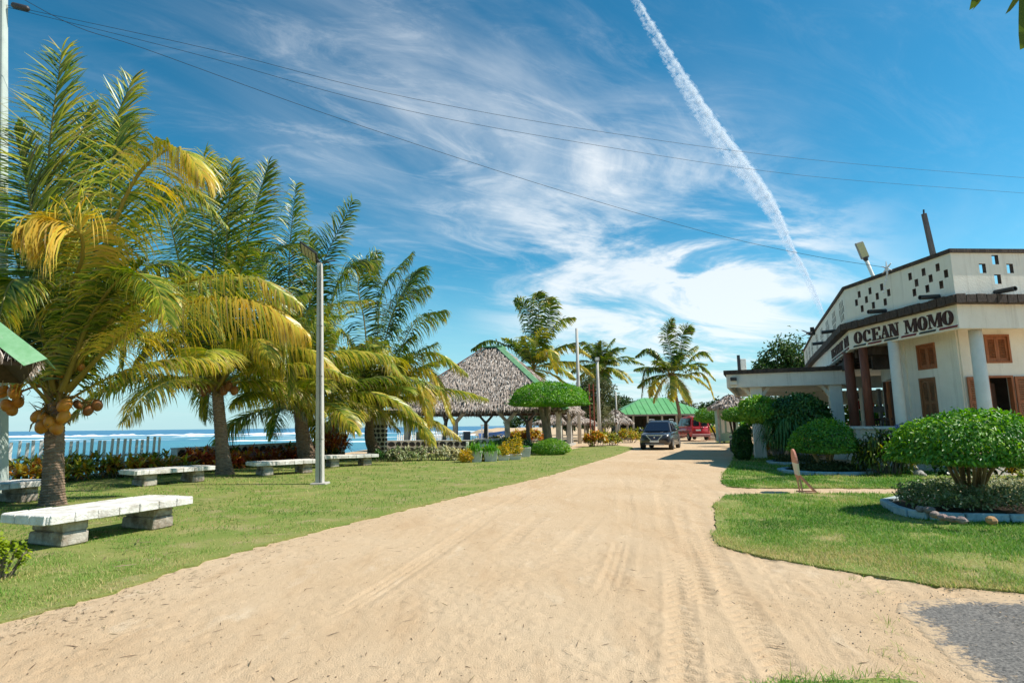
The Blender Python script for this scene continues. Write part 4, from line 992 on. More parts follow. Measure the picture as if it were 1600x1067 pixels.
def rosette_bush(name, label, cat, base, w, h, nstem, nleaf, L, W, mat, seed, tint=(.1, .9), d=None, group=None, droop=.5, warm_top=0.):
    """A bush of upright stems that end in rosettes of long leaves."""
    rng = np.random.default_rng(seed); d = d or w
    base = Vector(base)
    t = thing(name, label, cat, base, 0, group)
    P = []; D = []; W_ = []; T0 = []; Ls = []
    mb = MB()
    for i in range(nstem):
        a = rng.uniform(0, 2 * PI); r = math.sqrt(rng.uniform(0, 1))
        x = base.x + math.cos(a) * r * w / 2; y = base.y + math.sin(a) * r * d / 2; hh = h * (1 - .45 * r * r) * rng.uniform(.55, 1.0)
        b = Vector((base.x + (x - base.x) * .5, base.y + (y - base.y) * .5, -.02))
        if i % 3 == 0: mb.tube([b, (x, y, hh)], [.014, .008], 5, cap=False)
        tv = rng.uniform(*tint)
        for k in range(nleaf):
            q = k * 2.4 + rng.uniform(-.4, .4); e = rng.uniform(-.15, 1.2)
            dv = np.array([math.cos(q) * math.cos(e) + (x - base.x) / w * .4, math.sin(q) * math.cos(e) + (y - base.y) / d * .4, math.sin(e)])
            P.append((x, y, hh - rng.uniform(0, .35) * h * .5)); D.append(dv); W_.append((-math.sin(q), math.cos(q), 0)); T0.append(np.clip(tv + rng.normal(0, .13) + warm_top * (e - .3), 0, 1)); Ls.append(rng.uniform(.65, 1.15))
    P = np.array(P); D = nrm(np.array(D)); W_ = np.array(W_); T0 = np.array(T0); Ls = np.array(Ls)
    V, F, T = strips(P, D, W_, L * Ls, W, rng.uniform(.2, 1, len(P)) * droop * 1.4, [.25, .9, 1, .08], T0, np.clip(T0 + rng.normal(0, .08, len(T0)), 0, 1), rng=rng)
    mesh_np('foliage', V, [F], mat, T, t)
    if mb.v: mb.build('stem', GREYBARK, t)
    return t
G_BED = 'croton plants in the bed along the sea fence'
# bed along the fence
bed = [(-15.6, 14.6), (-14.9, 15.6), (-14.3, 16.4), (-13.6, 17.2), (-13.05, 17.8), (-12.5, 18.5), (-12.1, 19.3), (-11.7, 20.2), (-11.35, 21.2), (-11.0, 22.2), (-10.7, 23.3), (-10.3, 24.5), (-9.9, 25.6), (-9.3, 26.6), (-8.9, 27.8)]
rb = random.Random(3)
WHERE = ['at the left picture edge under the leaning fence', 'behind the left bench, beside the leaning fence', 'just left of the nearest palm trunk', 'hidden behind the nearest palm trunk', 'just right of the nearest palm trunk', 'left of the middle of the long picket fence', 'under the middle of the long picket fence', 'right of the middle of the long picket fence', 'behind the left end of the middle bench', 'behind the right end of the middle bench', 'just left of the second palm trunk', 'just right of the second palm trunk', 'behind the left end of the fourth bench', 'behind the right end of the fourth bench', 'at the foot of the third, thick palm trunk']
for i, (x, y) in enumerate(bed):
    near = i < 8
    for j in range(2):
        ox, oy = (-.75 * j + rb.uniform(-.15, .15), .35 * j + rb.uniform(-.15, .15))
        warm = ((.46, .72), (.34, .60), (.48, .78))[i % 3] if near else ((.1, .35) if rb.random() < .5 else (.8, 1.0))
        if near and j == 1 and i % 2: warm = (.28, .5)
        kind = 'yellow orange' if warm[1] > .55 and warm[0] < .7 else ('yellow green' if .2 < warm[0] < .3 else 'green bronze' if warm[0] < .3 else 'dark red')
        rosette_bush('croton_plant', '%s croton in the %s row %s' % (kind, 'front' if j == 0 else 'back', WHERE[i]), 'croton', (x + ox, y + oy, 0), 1.15, .60 + .14 * j + rb.uniform(-.06, .1), 20, 15, .36, .075, CROTON, 100 + i * 2 + j, warm, group=G_BED)
rosette_bush('cordyline_plant', 'dark red spiky cordyline behind the short bench by the gateway', 'shrub', (-8.35, 27.5, 0), 1.9, 1.35, 26, 20, .5, .07, CROTON, 140, (.8, 1.0))
PALELEAF = LEAF('pale_shrub_leaf', [(0, (.06, .10, .03)), (.5, (.20, .27, .09)), (.8, (.42, .42, .26)), (1, (.55, .48, .22))], trans=.25)
# front bed of grey-green bushes before the low stone wall
for i, (px, py, s, ti, nm) in enumerate([(598, 722, .9, .25, 'dark green shrub at the left end of the low stone wall'), (622, 722, 1., .5, 'pale olive shrub before the low stone wall, second from the left'), (648, 721, 1.1, .55, 'grey green shrub with pale leaves before the middle of the low stone wall'), (674, 720, 1.15, .7, 'tallest leafy shrub before the low stone wall'), (696, 720, .95, .85, 'pale dry shrub near the white post of the steps'), (712, 720, .75, .95, 'yellowish flowering shrub beside the white post of the steps')]):
    p = PZ(px, py); rosette_bush('leafy_shrub', nm, 'shrub', (p.x, p.y + .35, 0), 1.25 * s, .72 * s, 26, 15, .20, .055, PALELEAF if i != 0 else TOPID, 150 + i, (ti - .1, min(1, ti + .3)), d=.9, droop=.7)
# crotons down the verge
rosette_bush('croton_bush', 'round orange croton bush at the far edge of the left lawn', 'croton', (5.75, 40.6, 0), 1.7, 1.25, 80, 16, .28, .085, CROTON, 160, (.35, .72), warm_top=.12)
rosette_bush('croton_bush', 'yellow green croton bush right of the orange one on the lawn edge', 'croton', (7.3, 43, 0), 1.4, .85, 54, 14, .26, .085, CROTON, 161, (.18, .42))
rosette_bush('croton_bush', 'wide golden croton bush left of the dark parked car', 'croton', (9.6, 49, 0), 2.2, 1.15, 84, 14, .28, .09, CROTON, 162, (.35, .58))
rosette_bush('croton_bush', 'greenish croton bush behind the golden one by the huts', 'croton', (8.0, 50, 0), 1.7, 1.0, 60, 14, .28, .09, CROTON, 163, (.2, .45))
rosette_bush('croton_bush', 'long low green and gold hedge under the green roofed house', 'croton', (12.6, 60, 0), 5.4, 1.15, 170, 12, .32, .11, CROTON, 164, (.1, .4), d=1.4)
rosette_bush('croton_bush', 'orange croton bush at the back of the thatched pavilion, seen between its posts', 'croton', (1.2, 47, 0), 3.4, 1.35, 110, 14, .32, .1, CROTON, 165, (.4, .75), d=1.4)
rosette_bush('croton_bush', 'low golden croton bush behind the front column of the pavilion', 'croton', (-1.2, 46.5, 0), 2.2, .75, 60, 14, .26, .09, YELLOWLEAF, 166, (.3, .8))
rosette_bush('croton_bush', 'yellow croton bush behind the red van at the far bend', 'croton', (19.6, 56.5, 0), 1.5, 1.2, 30, 14, .26, .07, YELLOWLEAF, 167, (.2, .7))
rosette_bush('croton_bush', 'small orange tipped croton bush at the foot of the porch pillar', 'croton', PZ(1192, 714), .85, 1.0, 24, 15, .26, .055, CROTON, 168, (.35, .75), warm_top=.2)
rosette_bush('croton_bush', 'broad dark bronze croton bush under the porch front', 'croton', PZ(1222, 714) + Vector((0, .7, 0)), 1.7, 1.25, 56, 16, .28, .055, CROTON, 169, (.0, .28))
# dark weeping croton right of the veranda wall
pc = PZ(1393, 744)
rosette_bush('croton_bush', 'dark drooping croton bush between the veranda wall and the big topiary', 'croton', (pc.x + .1, pc.y + .4, 0), 1.55, 1.42, 84, 18, .34, .045, CROTON, 170, (.0, .22), droop=.95)
rosette_bush('yellow_croton', 'bright yellow croton behind the big topiary by the doorway', 'croton', (12.1, 13.6, 0), 1.0, 1.55, 26, 16, .32, .08, YELLOWLEAF, 171, (.55, .95))
rosette_bush('broadleaf_plant', 'glossy broad leaved plant peeping over the top of the big topiary', 'shrub', (10.9, 13.9, 0), .6, 1.62, 7, 6, .42, .2, TOPID, 172, (.2, .5), droop=.7)
rosette_bush('low_shrub', 'yellow streaked leafy plant under the right side of the big topiary', 'shrub', (9.6, 10.4, 0), 1.3, .7, 24, 14, .3, .06, CROTON, 173, (.12, .4))
rosette_bush('yellow_shrub', 'small yellow green shrub at the left edge beside the front bench', 'shrub', PZ(-14, 908), .55, .52, 60, 14, .06, .03, LEAF('lime_leaf', [(0, (.10, .18, .01)), (1, (.38, .45, .02))], trans=.35), 174, (.2, .9))

def tree(name, label, base, h, blobs, nleaf, L, W, mat, seed, r=.18, bark=GREYBARK, tmid=.5, group=None, limbs=True):
    rng = np.random.default_rng(seed); rg = random.Random(seed); base = Vector(base)
    t = thing(name, label, 'tree', base, 0, group)
    mb = MB()
    top = base + Vector((0, 0, h * .55))
    mb.tube(spline([base, base + Vector((rg.uniform(-.2, .2), 0, h * .3)), top], 7), [r * (1 - .07 * k) for k in range(7)], 8, jit=.06)
    Vs = []; Fs = []; Ts = []; off = 0
    for (x, y, z, a, b, c) in blobs:
        p = base + Vector((x, y, z))
        if limbs: mb.tube(spline([base.lerp(top, .75), base.lerp(top, .9).lerp(p, .5) + Vector((0, 0, .1)), p], 6), [r * .5 * (1 - .14 * k) for k in range(6)], 6)
        n = nleaf
        u = nrm(rng.normal(0, 1, (n, 3))) * (rng.uniform(.15, 1, n) ** .45)[:, None]
        # clumps
        cl = rng.normal(0, 1, (34, 3)); cl = nrm(cl) * rng.uniform(.5, 1.0, (34, 1)); ci = rng.integers(0, 34, n)
        q = np.where((rng.uniform(0, 1, n) < .75)[:, None], cl[ci] + rng.normal(0, .16, (n, 3)), u)
        P = np.array(tuple(p))[None] + q * np.array([[a, b, c]])
        D = nrm(q * .6 + rng.normal(0, .6, (n, 3)) + np.array([[0, 0, -.35]])); Nn = nrm(q + rng.normal(0, .6, (n, 3)) + np.array([[0, 0, .5]]))
        tt = np.clip(tmid + rng.normal(0, .16, n) + (hashn(ci, ci * 0 + seed, 3) - .5) * .35, 0, 1)
        V, F, T = leaf_quads(P, D, Nn, L * rng.uniform(.6, 1.2, n), W * rng.uniform(.7, 1.2, n), tt)
        Vs.append(V); Fs.append(F + off); Ts.append(T); off += len(V)
    mesh_np('crown', np.concatenate(Vs), [np.concatenate(Fs)], mat, np.concatenate(Ts), t)
    mb.build('trunk', bark, t, smooth=True)
    return t
tree('olive_tree', 'tall olive green scrub tree behind the lamp pole and red posts', (8.6, 62, 0), 6.5, [(-.6, 0, 4.6, 1.8, 1.5, 1.6), (1.1, 0, 4.0, 2.0, 1.5, 1.8), (.4, .5, 5.6, 1.7, 1.4, 1.2), (1.6, 0, 2.6, 1.6, 1.3, 1.2), (-.8, 0, 2.8, 1.6, 1.3, 1.3)], 1500, .32, .12, OLIVE, 201, tmid=.45)
tree('olive_tree', 'leafy yellow green tree between the pavilion palm and the lamp pole', (6.6, 66, 0), 6.0, [(-1.2, 0, 4.2, 1.9, 1.5, 1.6), (.6, 0, 4.4, 1.9, 1.5, 1.5), (-.4, 0, 2.6, 2.2, 1.5, 1.2)], 1500, .34, .13, OLIVE, 202, tmid=.6)
tree('bare_twig_tree', 'grey twiggy thin leaved tree beside the lamp pole', (8.2, 54, 0), 4.2, [(0, 0, 2.8, .9, .8, 1.0), (.5, 0, 2.0, .8, .7, .8)], 420, .2, .05, OLIVE, 203, r=.09, tmid=.8)
tree('broadleaf_tree', 'dense bright green tree rising behind the porch roof', (23.6, 50, 0), 8.2, [(-.6, 0, 6.9, 1.5, 1.4, 1.7), (.9, 0, 7.2, 1.4, 1.3, 1.9), (1.9, 0, 6.3, 1.2, 1.2, 1.3), (-1.6, 0, 6.0, .9, .9, .9), (.3, 0, 5.6, 1.8, 1.4, 1.2)], 1100, .36, .17, TREELEAF, 204, tmid=.6)
tree('broadleaf_tree', 'small sparse leafed tree left of the big green one behind the porch roof', (21.4, 49, 0), 6.8, [(-.3, 0, 6.1, .55, .5, .5), (.4, 0, 5.8, .6, .5, .45)], 260, .3, .16, TREELEAF, 205, r=.07, tmid=.45)
far = [(14.2, 95, 5.6, 'dark tree behind the left end of the green roof'), (17.0, 98, 6.2, 'dark rounded tree behind the green roof'), (20.5, 100, 6.0, 'tall dark tree behind the right half of the green roof'), (24.8, 92, 5.2, 'dark tree right of the green roofed house'), (28.5, 96, 4.9, 'brownish tree beyond the far bend of the track'), (32.5, 94, 5.2, 'green tree beyond the little thatched shelter'), (36.5, 92, 5.4, 'dense green tree left of the porch roof, far back'), (11.5, 90, 5.0, 'low dark tree behind the small thatched huts'), (8.5, 92, 4.6, 'far low tree behind the olive scrub'), (41, 90, 6.0, 'far tree hidden behind the porch')]
for i, (x, y, h, lb) in enumerate(far):
    rg = random.Random(i + 40)
    tree('far_tree', lb, (x, y, 0), h, [(rg.uniform(-1.4, 1.4), 0, h * q, rg.uniform(1.5, 2.4), 1.6, rg.uniform(1.0, 1.5)) for q in (.45, .62, .72, .8, .55)], 520, .5, .26, TREELEAF if i != 4 else OLIVE, 210 + i, r=.16, tmid=.3 + .05 * (i % 3), group='trees in the far background', limbs=False)
rosette_bush('banana_plant', 'broad leaved banana plant at the right end of the green roofed house', 'plant', (21.4, 66, 0), 1.6, 2.2, 9, 8, 1.5, .42, TREELEAF, 230, (.4, .8), droop=.5)
rosette_bush('croton_bush', 'low leafy green shrub behind the red van', 'shrub', (20.6, 58, 0), 2.4, 1.7, 40, 14, .3, .11, TOPI, 231, (.4, .9))
rosette_bush('garden_hedge', 'bright green garden hedge seen through the veranda behind the white lintel', 'hedge', (21.5, 36.5, 0), 8.5, 3.4, 150, 14, .5, .2, TOPI, 232, (.3, .9), d=1.6)
rosette_bush('garden_hedge', 'lower green hedge at the far end of the porch', 'hedge', (15.6, 36.0, 0), 3.4, 2.2, 90, 14, .4, .14, TOPI, 233, (.2, .7), d=1.4)
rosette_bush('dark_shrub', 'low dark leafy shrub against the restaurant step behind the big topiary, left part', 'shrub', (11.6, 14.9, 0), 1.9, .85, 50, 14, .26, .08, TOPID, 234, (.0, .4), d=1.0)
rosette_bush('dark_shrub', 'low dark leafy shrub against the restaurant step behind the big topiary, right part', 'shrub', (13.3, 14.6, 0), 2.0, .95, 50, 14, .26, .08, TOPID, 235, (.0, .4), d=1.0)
# ------------------------------------------------------------------ concrete benches
def make_bench():
    t = thing('stone_bench', 'x', 'bench', (0, 0, 0), 0, 'white painted stone benches on the long lawn')
    LN, WD, TH_, TOP = 2.15, .92, .115, .43
    mb = MB(); mb.box((0, 0, TOP - TH_ / 2 + .001), (LN - .03, WD - .03, TH_ - .004)); mb.build('slab', OLDWHITE, t, bevel=.012, world=False)
    rg = random.Random(2)
    def tiles(n, a, b, wdir):
        for k in range(n):
            g = .007; x0 = a + (b - a) * k / n + g / 2; x1 = a + (b - a) * (k + 1) / n - g / 2; j = rg.uniform(-.004, .004)
            m = MB()
            for s in (-1, 1):
                mm = MB(); y = s * ((WD if wdir == 'x' else LN) / 2 - .012 + j)
                if wdir == 'x': mm.box(((x0 + x1) / 2, y, TOP - TH_ / 2 + j * .6), (x1 - x0, .045, TH_))
                else: mm.box((y, (x0 + x1) / 2, TOP - TH_ / 2 + j * .6), (.045, x1 - x0, TH_))
                mm.build('edge_tile', OLDWHITE, t, bevel=.009, rough=.003, rseed=k * 2 + s, world=False)
    tiles(7, -LN / 2 + .03, LN / 2 - .03, 'x'); tiles(3, -WD / 2 + .04, WD / 2 - .04, 'y')
    for x in (-.62, .66):
        mb = MB()
        mb.box((x, 0, .085), (.34, .68, .17)); mb.box((x + .012, .008, .243), (.31, .64, .142))
        mb.build('leg', M('bench_leg_stone', (.50, .45, .38), (.22, .16, .11), rough=.9, scale=5, bump=.7, bscale=22, grime=(.16, .12, .09), gscale=3.5, glo=.55, ghi=.72), t, bevel=.02, rough=.006, rseed=3, world=False)
    return t
bp = make_bench()
BEN = [(-5.86, 8.54, 70.5, 'large white stone bench in the foreground, in front of the nearest palm'),
       (-10.75, 12.0, 74, 'white stone bench half hidden behind the nearest palm trunk at the left edge'),
       (-9.6, 16.4, 57, 'white stone bench left of the second palm trunk'),
       (-7.55, 19.35, 42, 'white stone bench between the second palm and the lamp post'),
       (-6.45, 22.95, 34, 'small distant white stone bench right of the lamp post by the red cordyline')]
for i, (x, y, a, lb) in enumerate(BEN):
    o = bp if i == 0 else copy_tree(bp)
    o.location = (x, y, .02); o.rotation_euler = (0, 0, math.radians(a)); o['label'] = lb

# ------------------------------------------------------------------ picket fences, sea wall, gateway
PICK = M('grey_white_picket', (.88, .87, .84), (.74, .72, .69), rough=.85, scale=6, bump=.4, stretch=(2, 2, .5))
def picket_fence(label, p0, p1, n, h, zb, w=.075, tilt=0., hv=.05, seed=0, rails=(.35, .8), lastup=0., group=None):
    p0, p1 = Vector((*p0, 0)), Vector((*p1, 0)); d = (p1 - p0).normalized(); nn = Vector((d.y, -d.x, 0)); rg = random.Random(seed)
    t = thing('picket_fence', label, 'fence', p0, 0, group)
    for i in range(n):
        p = p0.lerp(p1, i / (n - 1)); hh = h + rg.uniform(-hv, hv) + (lastup if i >= n - 3 else 0); tl = tilt + rg.uniform(-.03, .03)
        m = MB(); a = Vector((p.x, p.y, zb)); b = a + d * (hh - zb) * math.sin(tl) + Vector((0, 0, hh - zb))
        m.bar(a, b, w * rg.uniform(.85, 1.1), .03, up=nn); m.build('picket', PICK, t)
    for f in rails:
        m = MB(); z = zb + (h - zb) * f; a = p0 + nn * -.035 - d * .05; b = p1 + nn * -.035 + d * .05; off = d * (h - zb) * f * math.sin(tilt)
        m.bar(a + Vector((0, 0, z)) + off, b + Vector((0, 0, z)) + off, .045, .07, up=(0, 0, 1)); m.build('rail', PICK, t)
picket_fence('long grey white picket fence behind the crotons, ending left of the second palm', (-15.2, 17.4), (-12.72, 21.0), 24, 1.20, -.1, .085, .0, seed=1, rails=(.12, .58), lastup=.06)
picket_fence('taller leaning white picket fence at the left edge behind the palm', (-18.3, 12.9), (-15.65, 16.75), 13, 1.66, -.1, .10, .08, seed=2, rails=(.22, .86), hv=.06)
picket_fence('far low picket fence along the beach behind the pavilion, left stretch', (-9.2, 46.5), (-4.4, 50.5), 40, .95, -.4, .09, .0, seed=3, rails=(.3, .75), hv=.08)
picket_fence('far white picket fence along the beach behind the pavilion, right stretch', (-3.9, 51), (-.3, 56), 26, .6, -.5, .09, .0, seed=4, rails=(.5,), hv=.06)

MORTAR = M('white_mortar', (.68, .66, .62), (.55, .52, .48), rough=.9, scale=8, bump=.3)
STONE_MESH = []
def stone_meshes():
    rg = random.Random(9)
    for k in range(8):
        pts = []
        for q in range(8):
            a = 2 * PI * (q + .5) / 8; r = rg.uniform(.84, 1.0)
            sx = max(abs(math.cos(a)), abs(math.sin(a))); pts.append((.5 * r * math.cos(a) / sx, .5 * r * math.sin(a) / sx))
        m = MB(); n = 8
        inner = [(x * .72, z * .72) for x, z in pts]
        vs = [(x, 0, z) for x, z in pts] + [(x, -1, z) for x, z in inner]
        m.add(vs, [(i, (i + 1) % n, n + (i + 1) % n, n + i) for i in range(n)] + [tuple(range(n, 2 * n))])
        me = bpy.data.meshes.new('stone'); me.from_pydata(m.v, [], m.f); me.materials.append(BLACKSTONE)
        bm = bmesh.new(); bm.from_mesh(me); bmesh.ops.recalc_face_normals(bm, faces=bm.faces); bm.to_mesh(me); bm.free()
        for f in me.polygons:
            pass
        STONE_MESH.append(me)
stone_meshes()
def stone_face(parent, O, d, W, H, nx, nz, seed, depth=.035, gap=.03, zoff=0., mix=True):
    """Irregular black stones set proud in a wall face: O lower left, d along the face; outside is to the right of d."""
    rg = random.Random(seed); d = Vector(d).normalized(); out = Vector((d.y, -d.x, 0))
    rh = H / nz
    for r in range(nz):
        x = 0.; k = 0; ws = []
        cuts = [rg.uniform(.7, 1.35) for _ in range(nx)]; tot = sum(cuts)
        for c in cuts:
            w = W * c / tot
            o = bpy.data.objects.new('stone', STONE_MESH[rg.randrange(8)]); COL.objects.link(o)
            o.parent = parent
            p = Vector(O) + d * (x + w / 2) + Vector((0, 0, rh * (r + .5) + zoff))
            o.location = p - parent.location + out * .002
            o.scale = (w - gap, depth * rg.uniform(.7, 1.2), rh - gap)
            o.rotation_euler = (0, 0, math.atan2(d.y, d.x))
            x += w
def stone_wall(name, label, p0, p1, h, th, nx, nz, seed, cap=.05, zb=0., cat='wall', sides=True):
    p0, p1 = Vector((*p0, 0)), Vector((*p1, 0)); d = (p1 - p0); ln = d.length; d.normalize(); out = Vector((d.y, -d.x, 0))
    t = thing(name, label, cat, p0, 0)
    m = MB(); m.bar(p0 - out * th / 2 + Vector((0, 0, zb + h / 2)), p1 - out * th / 2 + Vector((0, 0, zb + h / 2)), th, h); m.build('mortar_core', MORTAR, t)
    if cap: m = MB(); m.bar(p0 - d * .02 - out * th / 2 + Vector((0, 0, zb + h + cap / 2)), p1 + d * .02 - out * th / 2 + Vector((0, 0, zb + h + cap / 2)), th + .06, cap); m.build('coping', MORTAR, t, bevel=.01)
    stone_face(t, p0 + Vector((0, 0, zb)), d, ln, h, nx, nz, seed)
    return t
stone_wall('stone_wall', 'black stone sea wall with white mortar behind the crotons, right of the second palm', (-12.4, 21.6), (-9.7, 30.6), .78, .3, 24, 2, 1)
lw = stone_wall('stone_wall', 'low black stone wall with white mortar in front of the big pavilion', (-8.3, 34.9), (-2.25, 33.7), .66, .3, 15, 2, 2)
stone_wall('stone_wall', 'short stepped black stone wall with white coping by the flower pots', (-2.2, 33.55), (-.25, 33.3), .62, .3, 5, 1, 3, zb=.12)
# white steps at the pavilion
t = thing('entrance_steps', 'small white steps with a post between the stone wall and the pots', 'steps', (-1.6, 31.6, 0))
for k in range(3):
    m = MB(); m.box((-1.55 + .05 * k, 31.9 + .42 * k, .09 + .16 * k), (1.5 - .1 * k, .42, .16)); m.build('step', WHITE, t, bevel=.015)
m = MB(); m.box((-2.45, 31.2, .33), (.13, .13, .72)); m.build('post', WHITE, t, bevel=.015)
# stone gateway behind the fourth palm
def gateway():
    t = thing('stone_gateway', 'white mortared black stone gateway with a slanting white lintel behind the fourth palm', 'gateway', (-8.3, 31.6, 0))
    def pillar(x, y, w, h, nx, nz, seed):
        m = MB(); m.box((x, y, h / 2), (w, .5, h)); pp = m.build('pillar', MORTAR, t, bevel=.01)
        stone_face(t, (x - w / 2, y - .25, 0.02), (1, 0, 0), w, h - .04, nx, nz, seed, gap=.035)
        stone_face(t, (x + w / 2, y - .25, 0.02), (0, 1, 0), .5, h - .04, 2, nz, seed + 1, gap=.035)
    pillar(-9.55, 31.6, .78, 1.95, 3, 8, 4)
    pillar(-7.35, 31.6, .95, 2.15, 4, 9, 6)
    m = MB(); m.bar((-9.9, 31.5, 2.12), (-6.75, 31.5, 1.78), .72, .3); m.build('lintel', WHITE, t, bevel=.02)
    m = MB(); m.plate([(0, 0), (1.0, 0), (.55, .8), (.1, .95)], (-7.85, 31.36, 2.1), (1, 0, 0), (0, 0, 1), (0, 1, 0), 0, .45); m.build('gable', MORTAR, t)
    stone_face(t, (-7.78, 31.34, 2.14), (1, 0, 0), .8, .34, 4, 2, 8, gap=.035)
    stone_face(t, (-7.75, 31.34, 2.5), (1, 0, 0), .5, .36, 3, 2, 9, gap=.035)
gateway()

# ------------------------------------------------------------------ thatch
def thatch_strips(quads, density, L, seed, W=.07, fr=1.):
    """Strips laid down the slope of each roof face; quads are (top a, top b, bottom b, bottom a)."""
    rng = np.random.default_rng(seed); out = []; off = 0; Vs = []; Fs = []; Ts = []
    for q in quads:
        a, b, c, d = [np.array(tuple(x), float) for x in q]
        area = .5 * np.linalg.norm(np.cross(c - a, d - b)); n = int(area * density)
        u = rng.uniform(0, 1, n); v = np.sqrt(rng.uniform(0, 1, n)) if np.linalg.norm(b - a) < .4 * np.linalg.norm(c - d) else rng.uniform(0, 1, n)
        rows = 26; v = (np.floor(v * rows) + rng.uniform(.0, .75, n)) / rows
        P = (a + (b - a) * u[:, None]) * (1 - v)[:, None] + (d + (c - d) * u[:, None]) * v[:, None]
        N_ = np.cross(b - a if np.linalg.norm(b - a) > .05 else c - d, d - a); N_ = N_ / np.linalg.norm(N_)
        if N_[2] < 0: N_ = -N_
        dn = ((d + c) / 2 - (a + b) / 2); dn = dn / np.linalg.norm(dn); sd = np.cross(N_, dn)
        P = P + N_ * rng.uniform(.02, .07, n)[:, None]
        D = nrm(dn[None] + sd[None] * rng.normal(0, .25, n)[:, None] + N_[None] * rng.uniform(.02, .30, n)[:, None])
        Wv = sd[None] + N_[None] * rng.normal(0, .6, n)[:, None]
        t = np.clip(rng.normal(.45, .22, n), 0, 1)
        V, F, T = strips(P, D, Wv, L * rng.uniform(.6, 1.25, n), W * rng.uniform(.5, 1.3, n), rng.uniform(.1, .6, n), [.8, 1, .35], t, t, rng=rng)
        Vs.append(V); Fs.append(F + off); Ts.append(T); off += len(V)
        # ragged eave fringe
        m = int(np.linalg.norm(c - d) * 34); u = rng.uniform(0, 1, m); P = d + (c - d) * u[:, None] + np.array([0, 0, .05]) + rng.normal(0, .03, (m, 3))
        D = nrm(dn[None] * .5 + np.array([[0, 0, -.6]]) + rng.normal(0, .18, (m, 3))); t = np.clip(rng.normal(.35, .25, m), 0, 1)
        V, F, T = strips(P, D, np.repeat(sd[None], m, 0) + rng.normal(0, .3, (m, 3)), rng.uniform(.15, .42, m) * fr, W * rng.uniform(.5, 1.2, m), .5, [1, .9, .15], t, t, rng=rng)
        Vs.append(V); Fs.append(F + off); Ts.append(T); off += len(V)
    return np.concatenate(Vs), np.concatenate(Fs), np.concatenate(Ts)
UNDER = M('thatch_underside', (.10, .07, .05), (.06, .045, .035), rough=1., scale=8)
def pyramid_roof(t, C, R, a0, z_apex, z_eave, rtop, seed, density, L, W=.07, caps=(0,), n=4, thick=.16, capw=.5, capmat=None, capext=.0, fr=1.):
    C = Vector(C); cor = [Vector((C.x + R * math.cos(a0 + 2 * PI * k / n), C.y + R * math.sin(a0 + 2 * PI * k / n), z_eave)) for k in range(n)]
    top = [Vector((C.x + rtop * math.cos(a0 + 2 * PI * k / n), C.y + rtop * math.sin(a0 + 2 * PI * k / n), z_apex)) for k in range(n)]
    m = MB()
    vs = [v - Vector((0, 0, .05)) for v in cor] + [v - Vector((0, 0, .05)) for v in top] + [v - Vector((0, 0, thick + .05)) for v in cor] + [v - Vector((0, 0, thick + .05)) for v in top]
    fs = []
    for k in range(n):
        j = (k + 1) % n
        fs += [(k, j, n + j, n + k), (2 * n + k, 3 * n + k, 3 * n + j, 2 * n + j), (k, 2 * n + k, 2 * n + j, j)]
    fs.append(tuple(range(n, 2 * n))); fs.append(tuple(range(3 * n, 4 * n)))
    m.add(vs, fs); m.build('roof_deck', UNDER, t)
    quads = [(top[k], top[(k + 1) % n], cor[(k + 1) % n], cor[k]) for k in range(n)]
    V, F, T = thatch_strips(quads, density, L, seed, W, fr)
    o = mesh_np('thatch', V, [F], THATCH, T, t); o['kind'] = 'stuff'
    # folded metal ridge sheets on the hips
    for k in caps:
        cm = capmat or GREENTIN
        a, b = top[k], cor[k]; ln = b - a; d = ln.normalized()
        kl, kr = cor[(k - 1) % n], cor[(k + 1) % n]
        def side(other):
            e = (other - b).normalized(); e = (e - d * e.dot(d)).normalized(); return e
        sl_, sr_ = side(kl), side(kr); up = Vector((0, 0, .13)); ns = max(1, int(ln.length / 2.2))
        for s in range(ns):
            p = a + ln * (s / ns) + up; q = a + ln * ((s + 1) / ns + (.015 if s < ns - 1 else .03 + capext)) + up + Vector((0, 0, -.008))
            mm = MB(); mm.add([p, q, q + sl_ * capw / 2 , p + sl_ * capw / 2, q + sr_ * capw / 2, p + sr_ * capw / 2], [(0, 1, 2, 3), (0, 5, 4, 1)])
            oo = mm.build('ridge_sheet', cm, t)
            sm = oo.modifiers.new('sheet', 'SOLIDIFY'); sm.thickness = .006
    return cor, top

